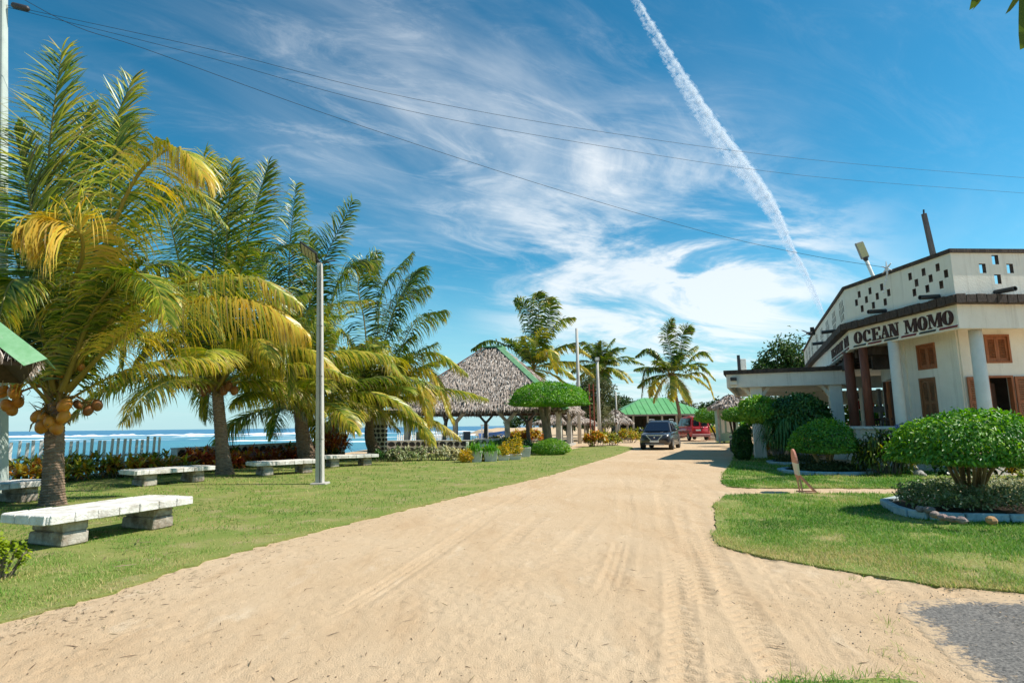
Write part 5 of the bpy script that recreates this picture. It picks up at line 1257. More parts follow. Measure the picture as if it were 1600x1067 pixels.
# big pavilion
def pavilion():
    C = (-1.25, 41, 0); a0 = math.radians(-57)
    t = thing('thatched_pavilion', 'big open sided pavilion with grey thatched hip roof and green ridge sheet', 'pavilion', C)
    cor, top = pyramid_roof(t, C, 8.05, a0, 7.0, 2.5, .75, 5, 150, .34, .075, caps=(0,), capw=.62)
    # brown edge board on the left hip and green cap on top
    m = MB(); a, b = top[3], cor[3]; m.bar(a + Vector((0, 0, .10)), a.lerp(b, .96) + Vector((0, 0, .10)), .16, .05); m.build('hip_board', REDWOOD, t)
    m = MB(); m.prism([(v.x * 1.0 + (v.x - C[0]) * .35, v.y + (v.y - C[1]) * .35) for v in top], 6.98, 7.10); m.build('top_cap', GREENTIN, t, bevel=.02)
    Cv = Vector(C)
    WC = M('pavilion_white_post', (.60, .57, .51), (.46, .42, .36), rough=.85, scale=3, bump=.3, grime=(.28, .24, .20), gscale=2)
    m = MB(); m.prism([((v.x - C[0]) * .90 + C[0], (v.y - C[1]) * .90 + C[1]) for v in cor], -.05, .16); m.build('floor_slab', CONCRETE, t)
    # ring beam and posts with Y braces
    ins = [Cv + (Vector((v.x, v.y, 0)) - Cv) * .86 for v in cor]
    for k in range(4):
        j = (k + 1) % 4; a, b = ins[k], ins[j]; d = (b - a).normalized()
        m = MB(); m.bar(a + Vector((0, 0, 2.58)), b + Vector((0, 0, 2.58)), .16, .26); m.build('ring_beam', TIMBER, t)
        for f in ((.03, .36, .70) if k in (3, 1) else ((.2, .8) if k == 0 else (.12, .5, .86))):
            p = a.lerp(b, f); inward = (Cv - p).normalized()
            lean = Vector((0, 0, 0)); r = .17
            if k == 0: lean = -inward * .1 + d * -.5; r = .2
            if k in (1, 2): lean = inward * .3; r = .15
            m = MB(); m.bar(p - lean + Vector((0, 0, .1)), p + Vector((0, 0, 1.9)), r * 1.9, r * 1.9, up=d, w2=r * 1.6, h2=r * 1.6); m.build('post', WC if k in (3, 0) else TIMBER, t, bevel=.03)
            for s in (-1, 1):
                m = MB(); m.bar(p + Vector((0, 0, 1.72)), p + d * s * .72 + Vector((0, 0, 2.52)), r * 1.15, r * 1.15, up=inward); m.build('brace', WC if k in (3, 0) else TIMBER, t, bevel=.02)
    # rafters under the thatch
    for k in range(4):
        m = MB(); m.bar(top[k] - Vector((0, 0, .35)), cor[k].lerp(top[k], .02) - Vector((0, 0, .33)), .12, .14); m.build('rafter', TIMBER, t)
    return t
pavilion()
# seats inside the pavilion
for i, (x, y, a, lb) in enumerate([(-6.0, 37.6, .2, 'dark chair back inside the pavilion behind the low wall, left'), (-3.0, 37.3, -.1, 'grey chair inside the pavilion behind the low wall, right')]):
    t = thing('garden_chair', lb, 'chair', (x, y, .16), a, 'chairs inside the pavilion')
    m = MB(); m.box((0, 0, .42), (.5, .5, .05)); m.build('seat', METALDARK, t, world=False)
    m = MB(); m.box((0, .24, .72), (.48, .05, .58)); m.build('backrest', M('grey_blue_plastic', (.16, .18, .23), rough=.6), t, world=False, bevel=.02)
    for sx in (-.2, .2):
        for sy in (-.2, .2):
            m = MB(); m.box((sx, sy, .2), (.04, .04, .4)); m.build('leg', METALDARK, t, world=False)
def small_hut(label, C, R, z_apex, z_eave, n, seed, posts=4, caps=(), name='thatched_hut', r_post=.08, dens=70):
    t = thing(name, label, 'hut', C)
    pyramid_roof(t, C, R, .4 + seed, z_apex, z_eave, .12, seed, dens, .34, .12, caps=caps, n=n, capw=.4)
    for k in range(posts):
        a = .4 + seed + 2 * PI * k / posts; rr = R * .72
        m = MB(); m.box((C[0] + rr * math.cos(a), C[1] + rr * math.sin(a), z_eave / 2 + .1), (r_post * 2, r_post * 2, z_eave + .25)); m.build('post', CONCRETE, t)
    return t
small_hut('low thatched hut with white posts beside the lamp pole', (10.1, 57, 0), 1.75, 3.0, 1.75, 6, 1, 6)
small_hut('long low thatched hut half hidden behind the slanting pavilion posts', (5.2, 58, 0), 3.3, 2.9, 1.75, 6, 2, 6)
small_hut('little thatched shelter roof left of the porch beyond the parked motorcycle', (17.0, 45, 0), 1.75, 3.75, 2.75, 8, 3, 4, r_post=.06)
# near thatched shelter at the left edge
def near_shelter():
    C = Vector((-9.6, 8.3, 0))
    cor0 = PY(100, 572, 8.15); a0 = math.atan2(cor0.y - C.y, cor0.x - C.x); R = (Vector((cor0.x, cor0.y)) - Vector((C.x, C.y))).length
    ap = PY(0, 492, 8.45)
    slope = (ap.z - cor0.z) / (R - (Vector((ap.x, ap.y)) - Vector((C.x, C.y))).length)
    t = thing('thatched_shelter', 'thatched shelter corner with green tin ridge sheet at the left edge', 'shelter', C)
    pyramid_roof(t, C, R * .87, a0, cor0.z + slope * (R - .1), cor0.z + slope * R * .05, .1, 8, 700, .17, .022, caps=(0, 1, 2, 3), capw=.62, thick=.05, capext=.03, fr=.5)
    m = MB(); m.tube([C + Vector((0, 0, -.1)), C + Vector((0, 0, cor0.z + slope * R * .9))], .11, 12); m.build('post', TIMBER, t)
near_shelter()

# ------------------------------------------------------------------ poles and lamps
def solar_head(t, P, d, tilt=.35, L=.62, Wd=.30, ledmat=None):
    """Flat LED street light with bars on its underside; d is the direction it points."""
    d = Vector(d).normalized(); s = Vector((-d.y, d.x, 0)); ax = (d * math.cos(tilt) + Vector((0, 0, math.sin(tilt)))).normalized(); n = ax.cross(s) * -1
    if n.z > 0: n = -n
    n = (n + Vector((0, -.85, 0))); n = (n - ax * n.dot(ax)).normalized()
    P = Vector(P)
    m = MB(); m.bar(P + ax * .12, P + ax * (.12 + L), Wd, .05, up=n); m.build('lamp_housing', METALDARK, t, bevel=.008)
    lm = ledmat or M('led_lens', (.62, .52, .30), (.50, .42, .25), rough=.3, scale=20, spec=.5)
    for k in range(4):
        a = P + ax * (.17 + L * .22 * k) + n * .028; m = MB(); m.bar(a, a + ax * L * .17, Wd * .86, .012, up=n); m.build('led_panel', lm, t)
    m = MB(); m.tube([P - Vector((0, 0, .05)), P + ax * .16], .028, 8); m.build('bracket', METALDARK, t)
lb_ = PZ(500, 757); lt = PY(500, 412, lb_.y)
t = thing('street_lamp', 'pale concrete lamp post with tilted solar lamp head on the left lawn', 'street lamp', (lb_.x, lb_.y, 0))
m = MB(); m.bar((lb_.x, lb_.y, -.1), (lt.x, lt.y, lt.z), .20, .19, up=(0, 1, 0), w2=.14, h2=.13); m.build('post', POLEC, t, bevel=.015)
for z in (1.2, 2.9, 4.3): 
    q = lb_.lerp(lt, z / lt.z); m = MB(); m.bar(q - Vector((0, 0, .015)), q + Vector((0, 0, .015)), .198 - .009 * z, .19 - .009 * z, up=(0, 1, 0)); m.build('joint_band', M('dull_band', (.42, .38, .32), rough=.9), t)
solar_head(t, lt + Vector((0, 0, .08)), (-1, .35, 0), tilt=.62, L=.72, Wd=.42)
m = MB(); m.box((lb_.x, lb_.y, .02), (.42, .42, .08)); m.build('concrete_footing', CONCRETE, t, bevel=.02, rough=.008)
m = MB(); m.tube([lb_.lerp(lt, f) + Vector((.03, -.105 + .03 * f, 0)) for f in (.0, .3, .6, .99)], .012, 6); m.build('cable', METALDARK, t)
# small upright solar module behind
m = MB(); m.bar(lt + Vector((.05, .02, .03)), lt + Vector((.42, .05, .1)), .05, .02); m.build('side_arm', METALDARK, t)

t = thing('utility_pole', 'pale concrete power pole at the left edge with cables at its top', 'pole', (-12.0, 13, 0))
pt = PY(4, 2, 13.0); pb = PY(0, 500, 13.0); base = pb + (pb - pt) * (pb.z + .1) / (pt.z - pb.z)
m = MB(); m.bar(base, pt + (pt - pb).normalized() * .5, .26, .26, up=(0, 1, 0), w2=.16, h2=.16); m.build('post', M('greenish_pole', (.50, .56, .50), (.42, .47, .43), rough=.8, scale=3), t, bevel=.02)
POLE_TOP = pt
def pole(label, px, ytop, Y, zb, r, mat, name='utility_pole', group=None, rt=None, cat='pole', px0=None):
    a = PY(px, ytop, Y); x0 = a.x if px0 is None else PY(px0, 660, Y).x
    t = thing(name, label, cat, (x0, Y, 0), 0, group)
    m = MB(); m.tube([(x0, Y, -.1), (x0 + (a.x - x0) * .5, Y, a.z * .5), a], [r, (r + (rt or r * .7)) / 2, rt or r * .7], 10); m.build('post', mat, t, smooth=True)
    return t, a
pole('tall bare concrete power pole behind the umbrella topiary', 901, 513, 48, 0, .17, POLEC, group='bare poles along the track')
tl, a = pole('concrete lamp pole with a small flood lamp right of the red posts', 933, 564, 50, 0, .17, POLEC, name='street_lamp', cat='street lamp')
m = MB(); m.box((a.x, a.y, a.z + .16), (.34, .4, .3)); m.build('lamp_housing', METALGREY, tl, bevel=.02)
m = MB(); m.box((a.x - .02, a.y - .21, a.z + .16), (.28, .02, .22)); m.build('lamp_lens', M('pale_lens', (.75, .72, .62), rough=.3), tl)
pole('thin pale pole by the green roofed house', 962, 612, 60, 0, .10, POLEC, group='bare poles along the track')
RUST = M('red_primer_steel', (.42, .11, .06), (.30, .08, .045), rough=.7, scale=6)
t = thing('red_steel_posts', 'pair of slim red steel posts joined by rungs before the lamp pole', 'posts', (6.55, 47, 0))
for px in (920.5, 927):
    a = PY(px, 600, 47); m = MB(); m.box((a.x, 47, a.z / 2), (.09, .09, a.z)); m.build('post', RUST, t)
for z in (.8, 2.0, 3.2, 4.3):
    a = PY(920.5, 600, 47); b = PY(927, 600, 47); m = MB(); m.bar((a.x, 47.06, z), (b.x, 47.06, z), .05, .05); m.build('rung', RUST, t)

# ------------------------------------------------------------------ white flower pots
POT = M('white_pot', (.70, .68, .64), (.55, .53, .49), rough=.8, scale=5, grime=(.35, .33, .29), gscale=3)
SOIL = M('potting_soil', (.05, .035, .025), rough=1)
def flower_pot(label, px, py, w, h, kind, seed, round_=False, mat=POT, grp='white flower pots before the pavilion', ph=.55, pw=None):
    p = PZ(px, py)
    t = thing('flower_pot', label, 'flower pot', p, 0, grp)
    m = MB()
    if round_: m.lathe([(w * .36, 0), (w * .5, h), (w * .53, h), (w * .53, h + .05), (w * .44, h + .05), (w * .42, h - .02)], 16, p)
    else:
        m.box(p + Vector((0, 0, h / 2)), (w * .78, w * .62, h), taper=1.18); m.box(p + Vector((0, 0, h + .02)), (w * .98, w * .80, .045))
    m.build('pot', mat, t, bevel=0 if round_ else .012)
    m = MB(); m.lathe([(w * .4, h + .01), (w * .36, h + .05)], 12, p); m.build('soil', SOIL, t)
    rng = np.random.default_rng(seed); pw = pw or w
    if kind == 'green':
        n = 230; az = rng.uniform(0, 2 * PI, n); el = rng.uniform(.2, 1.4, n); D = np.stack([np.cos(az) * np.cos(el), np.sin(az) * np.cos(el), np.sin(el)], 1)
        P = np.array(tuple(p))[None] + np.stack([rng.normal(0, pw * .16, n), rng.normal(0, pw * .16, n), np.full(n, h + .04)], 1)
        V, F, T = strips(P, D, np.stack([-np.sin(az), np.cos(az), 0 * az], 1), ph * rng.uniform(.6, 1.1, n), .035, rng.uniform(.2, .8, n), [.7, 1, .8, .1], rng.uniform(.2, .6, n), rng.uniform(.4, .8, n), rng=rng)
        mesh_np('foliage', V, [F], TOPI, T, t)
    else:
        V, F, T = dome_leaves((p.x, p.y, h + ph * .45), (pw * .48, pw * .42, ph * .6), 700, .085, .045, rng, flat=.9, droop=.1, lump=.2, inner=.4, tmid=.6, tsd=.3)
        mesh_np('foliage', V, [F], YELLOWLEAF, T, t)
flower_pot('white square pot with green ferny plant, leftmost of the pots', 743, 722, .62, .42, 'green', 1, pw=.8)
flower_pot('white square pot with green ferny plant, second from the left', 767, 721, .62, .40, 'green', 2, pw=.85)
flower_pot('low white pot with small yellow plant between the green one and the taller yellow one', 787, 719.5, .55, .2, 'yellow', 3, ph=.5, pw=.6)
flower_pot('white pot with the tallest yellow plant', 805, 718.5, .6, .22, 'yellow', 4, ph=.78, pw=.8)
flower_pot('greyish white empty looking pot in the shade right of the yellow plants', 821, 714, .55, .42, 'green', 5, ph=.12)
p = PZ(728, 723)
topiary('yellow_shrub', 'small bright yellow flowering shrub at the left of the white pots', 'shrub', p, (p.x, p.y, .26), (.27, .25, .28), 600, .09, .05, YELLOWLEAF, None, None, 0, 0, 61, flat=.9, droop=0, tmid=.8, inner=.4, leafname='foliage', lump=.2, group='small yellow shrubs between the pots')
p = PZ(755, 721)
topiary('yellow_shrub', 'small yellow shrub between the two green pots', 'shrub', p, (p.x, p.y + .1, .3), (.22, .22, .3), 500, .09, .05, YELLOWLEAF, None, None, 0, 0, 62, flat=.9, droop=0, tmid=.6, inner=.4, leafname='foliage', lump=.2, group='small yellow shrubs between the pots')
for i, (px, py, w, lb) in enumerate([(1216, 717, .55, 'small grey pot at the foot of the dark topiary, left of its trunk'), (1252, 717, .85, 'wide grey pot right of the dark topiary trunk'), (1281, 715, .62, 'grey pot behind the stems of the half-sunlit topiary')]):
    flower_pot(lb, px, py - 4, w, .42, 'green', 70 + i, round_=True, mat=M('grey_pot', (.42, .42, .44), (.33, .33, .34), rough=.85, scale=5), grp='grey pots under the dark topiary', ph=.3)

# ------------------------------------------------------------------ planting rings on the right lawns
BLUEWASH = M('blue_washed_concrete', (.26, .38, .43), (.52, .56, .55), rough=.85, scale=5, bump=.5, grime=(.22, .27, .28), gscale=3, glo=.5, ghi=.75)
def kerb_ring(label, pts, w, h, seed, closed=True, mat=BLUEWASH, name='planter_kerb', fill=None, cat='planter'):
    t = thing(name, label, cat, (pts[0][0], pts[0][1], 0))
    n = len(pts); 
    for i in range(n if closed else n - 1):
        a = Vector((*pts[i], h / 2)); b = Vector((*pts[(i + 1) % n], h / 2)); d = (b - a).normalized() * .012
        m = MB(); m.bar(a + d * 0, b - d, w, h); m.build('kerb_block', mat, t, bevel=.012, rough=.004, rseed=i + seed)
    if fill:
        m = MB(); m.add([(x, y, h * .55) for x, y in pts], [tuple(range(n))]); m.build('soil', SOIL, t)
    return t
cx, cy = 10.05, 18.5
kerb_ring('round white blue kerb ring round the half-sunlit topiary', [(b1.x - .1 + 1.25 * math.cos(a), b1.y - .1 + 1.15 * math.sin(a)) for a in np.linspace(0, 2 * PI, 15)[:-1]], .2, .11, 1, fill=True)
kerb_ring('pale kerb ring under the dark weeping topiary', [(b2.x + 1.0 * math.cos(a), b2.y - .5 + 1.0 * math.sin(a)) for a in np.linspace(0, 2 * PI, 13)[:-1]], .18, .10, 2, fill=True)
PK = [(6.27, 9.75), (6.22, 9.35), (6.33, 9.08), (6.75, 8.92), (7.3, 8.80), (7.9, 8.70), (8.6, 8.68), (9.4, 8.9), (10.0, 9.5), (9.9, 10.6), (8.8, 11.2), (7.4, 11.2), (6.6, 10.6)]
kerb_ring('blue washed stone edged bed kerb under the big front topiary', PK, .12, .13, 3, fill=True)
def boulder(label, p, r, seed, mat=REDSTONE, grp='loose stones on the bed kerb'):
    rg = random.Random(seed); m = MB(); m.ell((0, 0, 0), (r * rg.uniform(.9, 1.3), r * rg.uniform(.8, 1.1), r * rg.uniform(.6, .8)), 9, 6)
    a = rg.uniform(0, 6); ca, sa = math.cos(a), math.sin(a)
    m.v = [(p[0] + x * ca - y * sa, p[1] + x * sa + y * ca, p[2] + z) for x, y, z in [(v[0] * (1 + .13 * math.sin(v[1] * 40 + seed)), v[1] * (1 + .13 * math.sin(v[2] * 50 + seed * 2)), v[2]) for v in m.v]]
    o = m.build('stone', mat, None, smooth=False, rough=r * .05, rseed=seed)
    tag(o, label, 'stone', grp)
for i, (px, py, r, lb) in enumerate([(1441, 790, .10, 'dark flat stone at the left corner of the bed kerb'), (1455, 792, .12, 'big dark stone second from the left on the bed kerb'), (1464, 799, .11, 'rounded reddish stone in the middle of the kerb stones'), (1477, 803, .11, 'pale reddish stone right of the middle one'), (1491, 806, .10, 'greyish stone with a flat top on the bed kerb'), (1506, 808, .11, 'brown stone at the right end of the kerb stones'), (1553, 808, .11, 'lone orange stone farther right on the bed kerb')]):
    q = PZ(px, py + 6, .16); boulder(lb, (q.x, q.y + .04, .165), r * .66, i + 5, mat=REDSTONE if i != 6 else M('orange_stone', (.50, .28, .12), (.35, .20, .10), rough=.9, scale=8))
for i, (px, py, r) in enumerate([(1350, 729, .20), (1362, 728, .18), (1340, 727, .16), (1372, 731, .16), (1330, 716, .30), (1316, 714, .24), (1436, 743, .2), (1442, 745, .12)]):
    q = PZ(px, py); boulder(['reddish stone right of the kerb ring, leftmost', 'largest reddish stone right of the kerb ring', 'flat stone touching the kerb ring', 'reddish stone farthest right of the kerb ring', 'pale heap stone at the foot of the veranda wall', 'dark stone behind the half-sunlit topiary', 'flat white stone lying on the lawn strip', 'small dark stone beside the flat white one'][i], (q.x, q.y, .05), r * .75, i + 30, mat=REDSTONE if i < 5 else CONCRETE, grp='stones by the kerb ring')
# leafy cover in the front bed
rng = np.random.default_rng(77)
n = 12000; X = rng.uniform(6.35, 9.9, n); Y = rng.uniform(8.85, 11.1, n); k = inpoly(X, Y, [(6.45, 9.7), (6.5, 9.3), (7.0, 9.06), (8.6, 8.84), (9.8, 9.6), (9.7, 10.5), (8.7, 11.0), (7.4, 11.0), (6.7, 10.5)]); X = X[k]; Y = Y[k]; n = len(X)
hm = (.10 + .30 * fbm(X * 1.8, Y * 1.8, 4, 3) + .10 * np.clip((X - 7.6), 0, 1.2)) * np.clip((X - 6.35) * 2.2, .25, 1)
P = np.stack([X, Y, .13 + hm * rng.uniform(.2, 1.05, n)], 1)
D = nrm(rng.normal(0, 1, (n, 3)) + np.array([[0, 0, .3]])); Nn = nrm(rng.normal(0, .5, (n, 3)) + np.array([[0, 0, 1]]))
V, F, T = leaf_quads(P, D, Nn, rng.uniform(.04, .08, n), rng.uniform(.025, .042, n), np.clip(.60 + .32 * (X - 7.6) / 2 + rng.normal(0, .2, n), 0, 1))
tag(mesh_np('ground_cover', V, [F], PALELEAF, T), 'low small leaved ground cover filling the front bed', kind='stuff')
n = 2600; a = rng.uniform(0, 2 * PI, n); r = np.sqrt(rng.uniform(0, 1, n)) * 1.0
P = np.stack([b1.x - .1 + r * np.cos(a), b1.y - .15 + r * np.sin(a), .08 + rng.uniform(0, .34, n) * (1 - .6 * r)], 1)
V, F, T = leaf_quads(P, nrm(rng.normal(0, 1, (n, 3))), nrm(rng.normal(0, .5, (n, 3)) + np.array([[0, 0, 1]])), rng.uniform(.05, .09, n), .04, np.clip(rng.normal(.3, .2, n), 0, 1))
tag(mesh_np('ground_cover', V, [F], OLIVE, T), 'dark low leaves inside the round kerb ring', kind='stuff')
n = 1500; a = rng.uniform(0, 2 * PI, n); r = np.sqrt(rng.uniform(0, 1, n)) * .8
P = np.stack([b2.x + r * np.cos(a), b2.y - .5 + r * np.sin(a), .07 + rng.uniform(0, .25, n)], 1)
V, F, T = leaf_quads(P, nrm(rng.normal(0, 1, (n, 3))), nrm(rng.normal(0, .5, (n, 3)) + np.array([[0, 0, 1]])), rng.uniform(.05, .09, n), .04, np.clip(rng.normal(.5, .2, n), 0, 1))
tag(mesh_np('ground_cover', V, [F], OLIVE, T), 'dry low leaves inside the kerb ring under the dark topiary', kind='stuff')
# ------------------------------------------------------------------ the restaurant
V0 = Vector((26.75, 17.0)); V1 = Vector((12.75, 16.2)); V2 = Vector((12.3, 20.8)); V4 = Vector((16.9, 32.0)); V5 = Vector((20.2, 39.6))
FAC = [(V5, V4), (V4, V2), (V2, V1), (V1, V0)]           # left to right as seen from the track
ROOFPOLY = [V0, V1, V2, V4, V5, Vector((30, 44)), Vector((38, 30)), Vector((35, 15.4))]
rest = thing('restaurant', 'cream restaurant with brown capped pierced parapet, sign letters and louvred shutters', 'restaurant', (15, 20, 0))
def outv(a, b): d = (b - a).normalized(); return Vector((d.y, -d.x))
def offs(poly, o, closed=False):
    n = len(poly); r = []
    for i in range(n):
        ns = []
        if i > 0 or closed: ns.append(outv(poly[i - 1], poly[i]))
        if i < n - 1 or closed: ns.append(outv(poly[i], poly[(i + 1) % n]))
        if len(ns) == 1: r.append(poly[i] + ns[0] * o)
        else:
            m = (ns[0] + ns[1]).normalized(); r.append(poly[i] + m * (o / max(.3, m.dot(ns[0]))))
    return r
LINE = [V5, V4, V2, V1, V0]
def band(name, z0, z1, o0, o1, mat, bevel=0.):
    A_ = offs(LINE, o1); B_ = offs(LINE, o0)
    for i in range(len(LINE) - 1):
        m = MB(); m.prism([tuple(B_[i]), tuple(B_[i + 1]), tuple(A_[i + 1]), tuple(A_[i])], z0, z1); m.build(name, mat, rest, bevel=bevel)
def hit(px, py, a, b):
    """where the sight line through a pixel meets the vertical plane through a-b: (distance along, height)"""
    d = ray(px, py); e = (b - a).normalized(); n = Vector((e.y, -e.x))
    t = (a.dot(n)) / (d.x * n.x + d.y * n.y); p = Vector((d.x * t, d.y * t))
    return (p - a).dot(e), CAM_H + d.z * t
def wall(name, a, b, z0, z1, th, holes, mat, parent=rest, jamb_shade=None):
    a, b = Vector(a), Vector(b); ln = (b - a).length; e = (b - a).normalized(); o = Vector((e.y, -e.x))
    us = sorted({0., ln} | {min(max(h[i], 0), ln) for h in holes for i in (0, 1)}); zs = sorted({z0, z1} | {min(max(h[i], z0), z1) for h in holes for i in (2, 3)})
    def solid(i, j):
        if i < 0 or j < 0 or i >= len(us) - 1 or j >= len(zs) - 1: return False
        uc = (us[i] + us[i + 1]) / 2; zc = (zs[j] + zs[j + 1]) / 2
        return not any(h[0] < uc < h[1] and h[2] < zc < h[3] for h in holes)
    m = MB()
    def pt(u, z, back):
        p = a + e * u - o * (th if back else 0); return (p.x, p.y, z)
    for i in range(len(us) - 1):
        for j in range(len(zs) - 1):
            if not solid(i, j): continue
            u0, u1, w0, w1 = us[i], us[i + 1], zs[j], zs[j + 1]
            m.add([pt(u0, w0, 0), pt(u1, w0, 0), pt(u1, w1, 0), pt(u0, w1, 0)], [(0, 1, 2, 3)])
            m.add([pt(u0, w0, 1), pt(u1, w0, 1), pt(u1, w1, 1), pt(u0, w1, 1)], [(3, 2, 1, 0)])
            for (di, dj, q) in ((-1, 0, ((u0, w0), (u0, w1))), (1, 0, ((u1, w1), (u1, w0))), (0, -1, ((u1, w0), (u0, w0))), (0, 1, ((u0, w1), (u1, w1)))):
                if not solid(i + di, j + dj):
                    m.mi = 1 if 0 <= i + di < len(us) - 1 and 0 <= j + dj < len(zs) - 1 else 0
                    (s0, t0), (s1, t1) = q
                    m.add([pt(s0, t0, 0), pt(s1, t1, 0), pt(s1, t1, 1), pt(s0, t0, 1)], [(0, 1, 2, 3)]); m.mi = 0
    return m.build(name, [mat, jamb_shade or mat], parent, fixn=False)

# parapet; slot sides painted dark brown to stand in for their shade
ZP0, ZP1 = 5.03, 6.32
holes = []
sw, sh = .14, .235
for pxs, y0 in (((1343.5, 1361, 1380), 5.86), ((1338, 1354, 1371.5, 1390), 5.60), ((1346, 1364, 1383), 5.33)):
    for px in pxs:
        u, _ = hit(px, 470, V2, V1); holes.append((u - sw / 2, u + sw / 2, y0, y0 + sh))
for pxs, y0 in (((1424, 1446, 1469), 5.90), ((1433, 1456, 1481), 5.64), ((1428, 1449, 1471.5), 5.36)):
    for px in pxs:
        u, _ = hit(px, 450, V2, V1); holes.append((u - sw / 2, u + sw / 2, y0, y0 + sh))
wall('parapet', V2, V1, ZP0, ZP1, .2, holes, PLASTER, jamb_shade=DARKTRIM)
holes = []
for g in range(6):
    u0 = hit(1557, 420, V1, V0)[0] + g * 1.55
    for du, z in ((0, 5.98), (-.42, 5.72), (.42, 5.72), (0, 5.40)): holes.append((u0 + du - .1, u0 + du + .1, z, z + .28))
wall('parapet', V1, V0, ZP0, ZP1, .12, holes, PLASTER, jamb_shade=DARKTRIM)
for (a, b) in ((V4, V2), (V5, V4)):
    holes = []; ln = (b - a).length; k = int(ln / 2.3)
    for g in range(k):
        uc = ln - 1.1 - g * 2.3
        for dus, z in (((-.33, 0, .33), 5.86), ((-.5, -.17, .17, .5), 5.60), ((-.33, 0, .33), 5.33)):
            for du in dus: holes.append((uc + du - sw / 2, uc + du + sw / 2, z, z + sh))
    wall('parapet', a, b, ZP0, ZP1, .2, holes, PLASTER, jamb_shade=DARKTRIM)
band('parapet_cap', ZP1 + .002, ZP1 + .11, -.24, .07, DARKTRIM)
band('trim_core', 4.80, 5.03, -.1, .20, DARKTRIM)
band('fascia', 4.10, 4.797, -.16, .0, PLASTER)
# the roof edge is a row of rough dark tiles
tile_me = []
for k in range(4):
    m = MB(); m.box((0, 0, 0), (1, 1, 1)); o = m.build('trim_tile', DARKTRIM, rest, bevel=.06, rough=.05, rseed=k, world=False); tile_me.append(o.data); bpy.data.objects.remove(o)
rg = random.Random(4)
TL = offs(LINE, .215)
for i in range(4):
    a, b = TL[i], TL[i + 1]; ln = (b - a).length; e = (b - a).normalized(); sz = .3 if i >= 2 else .42
    n = int(ln / sz); n0 = 0
    for k in range(n):
        if i == 3 and k * sz > 6: break
        o = bpy.data.objects.new('trim_tile', tile_me[rg.randrange(4)]); COL.objects.link(o); o.parent = rest
        p = a + e * (ln * (k + .5) / n)
        o.location = Vector((p.x, p.y, 4.915 + rg.uniform(-.008, .008))) - rest.location; o.rotation_euler = (0, 0, math.atan2(e.y, e.x)); o.scale = (ln / n - .012, .07 + rg.uniform(0, .02), .245 + rg.uniform(-.02, .02))
# roof and floor
m = MB(); m.prism([tuple(v) for v in offs(ROOFPOLY, .17, True)], 4.32, 4.98); m.build('roof_slab', M('roof_concrete', (.20, .19, .17), (.15, .14, .13), rough=.9), rest)
m = MB(); m.prism([tuple(v) for v in offs(ROOFPOLY, .19, True)], 4.30, 4.318); m.build('ceiling_board', PLASTER, rest)
m = MB(); m.prism([tuple(v) for v in offs(ROOFPOLY, .12, True)], -.1, .5); m.build('floor_slab', WHITE, rest)

# letters -----------------------------------------------------------
INK = M('sign_letter_brown', (.045, .018, .014), (.075, .03, .022), rough=.6, scale=12)
MAROON = M('sign_bar_maroon', (.23, .035, .045), (.16, .03, .035), rough=.6, scale=8)
DKBAR = M('sign_bar_dark', (.035, .045, .04), (.05, .05, .05), rough=.6, scale=8)
TK, TN, SF = .25, .09, .085
def R_(x0, y0, x1, y1): return [(x0, y0), (x1, y0), (x1, y1), (x0, y1)]
def ringq(w, tk, a0, a1, n=18, yc=.5, ry=.5, xc=None, tn=.06, rx=None):
    xc = w / 2 if xc is None else xc; rx = w / 2 if rx is None else rx; out = []
    for k in range(n):
        A, B = math.radians(a0 + (a1 - a0) * k / n), math.radians(a0 + (a1 - a0) * (k + 1) / n)
        out.append([(xc + rx * math.cos(A), yc + ry * math.sin(A)), (xc + rx * math.cos(B), yc + ry * math.sin(B)), (xc + (rx - tk) * math.cos(B), yc + (ry - tn) * math.sin(B)), (xc + (rx - tk) * math.cos(A), yc + (ry - tn) * math.sin(A))])
    return out
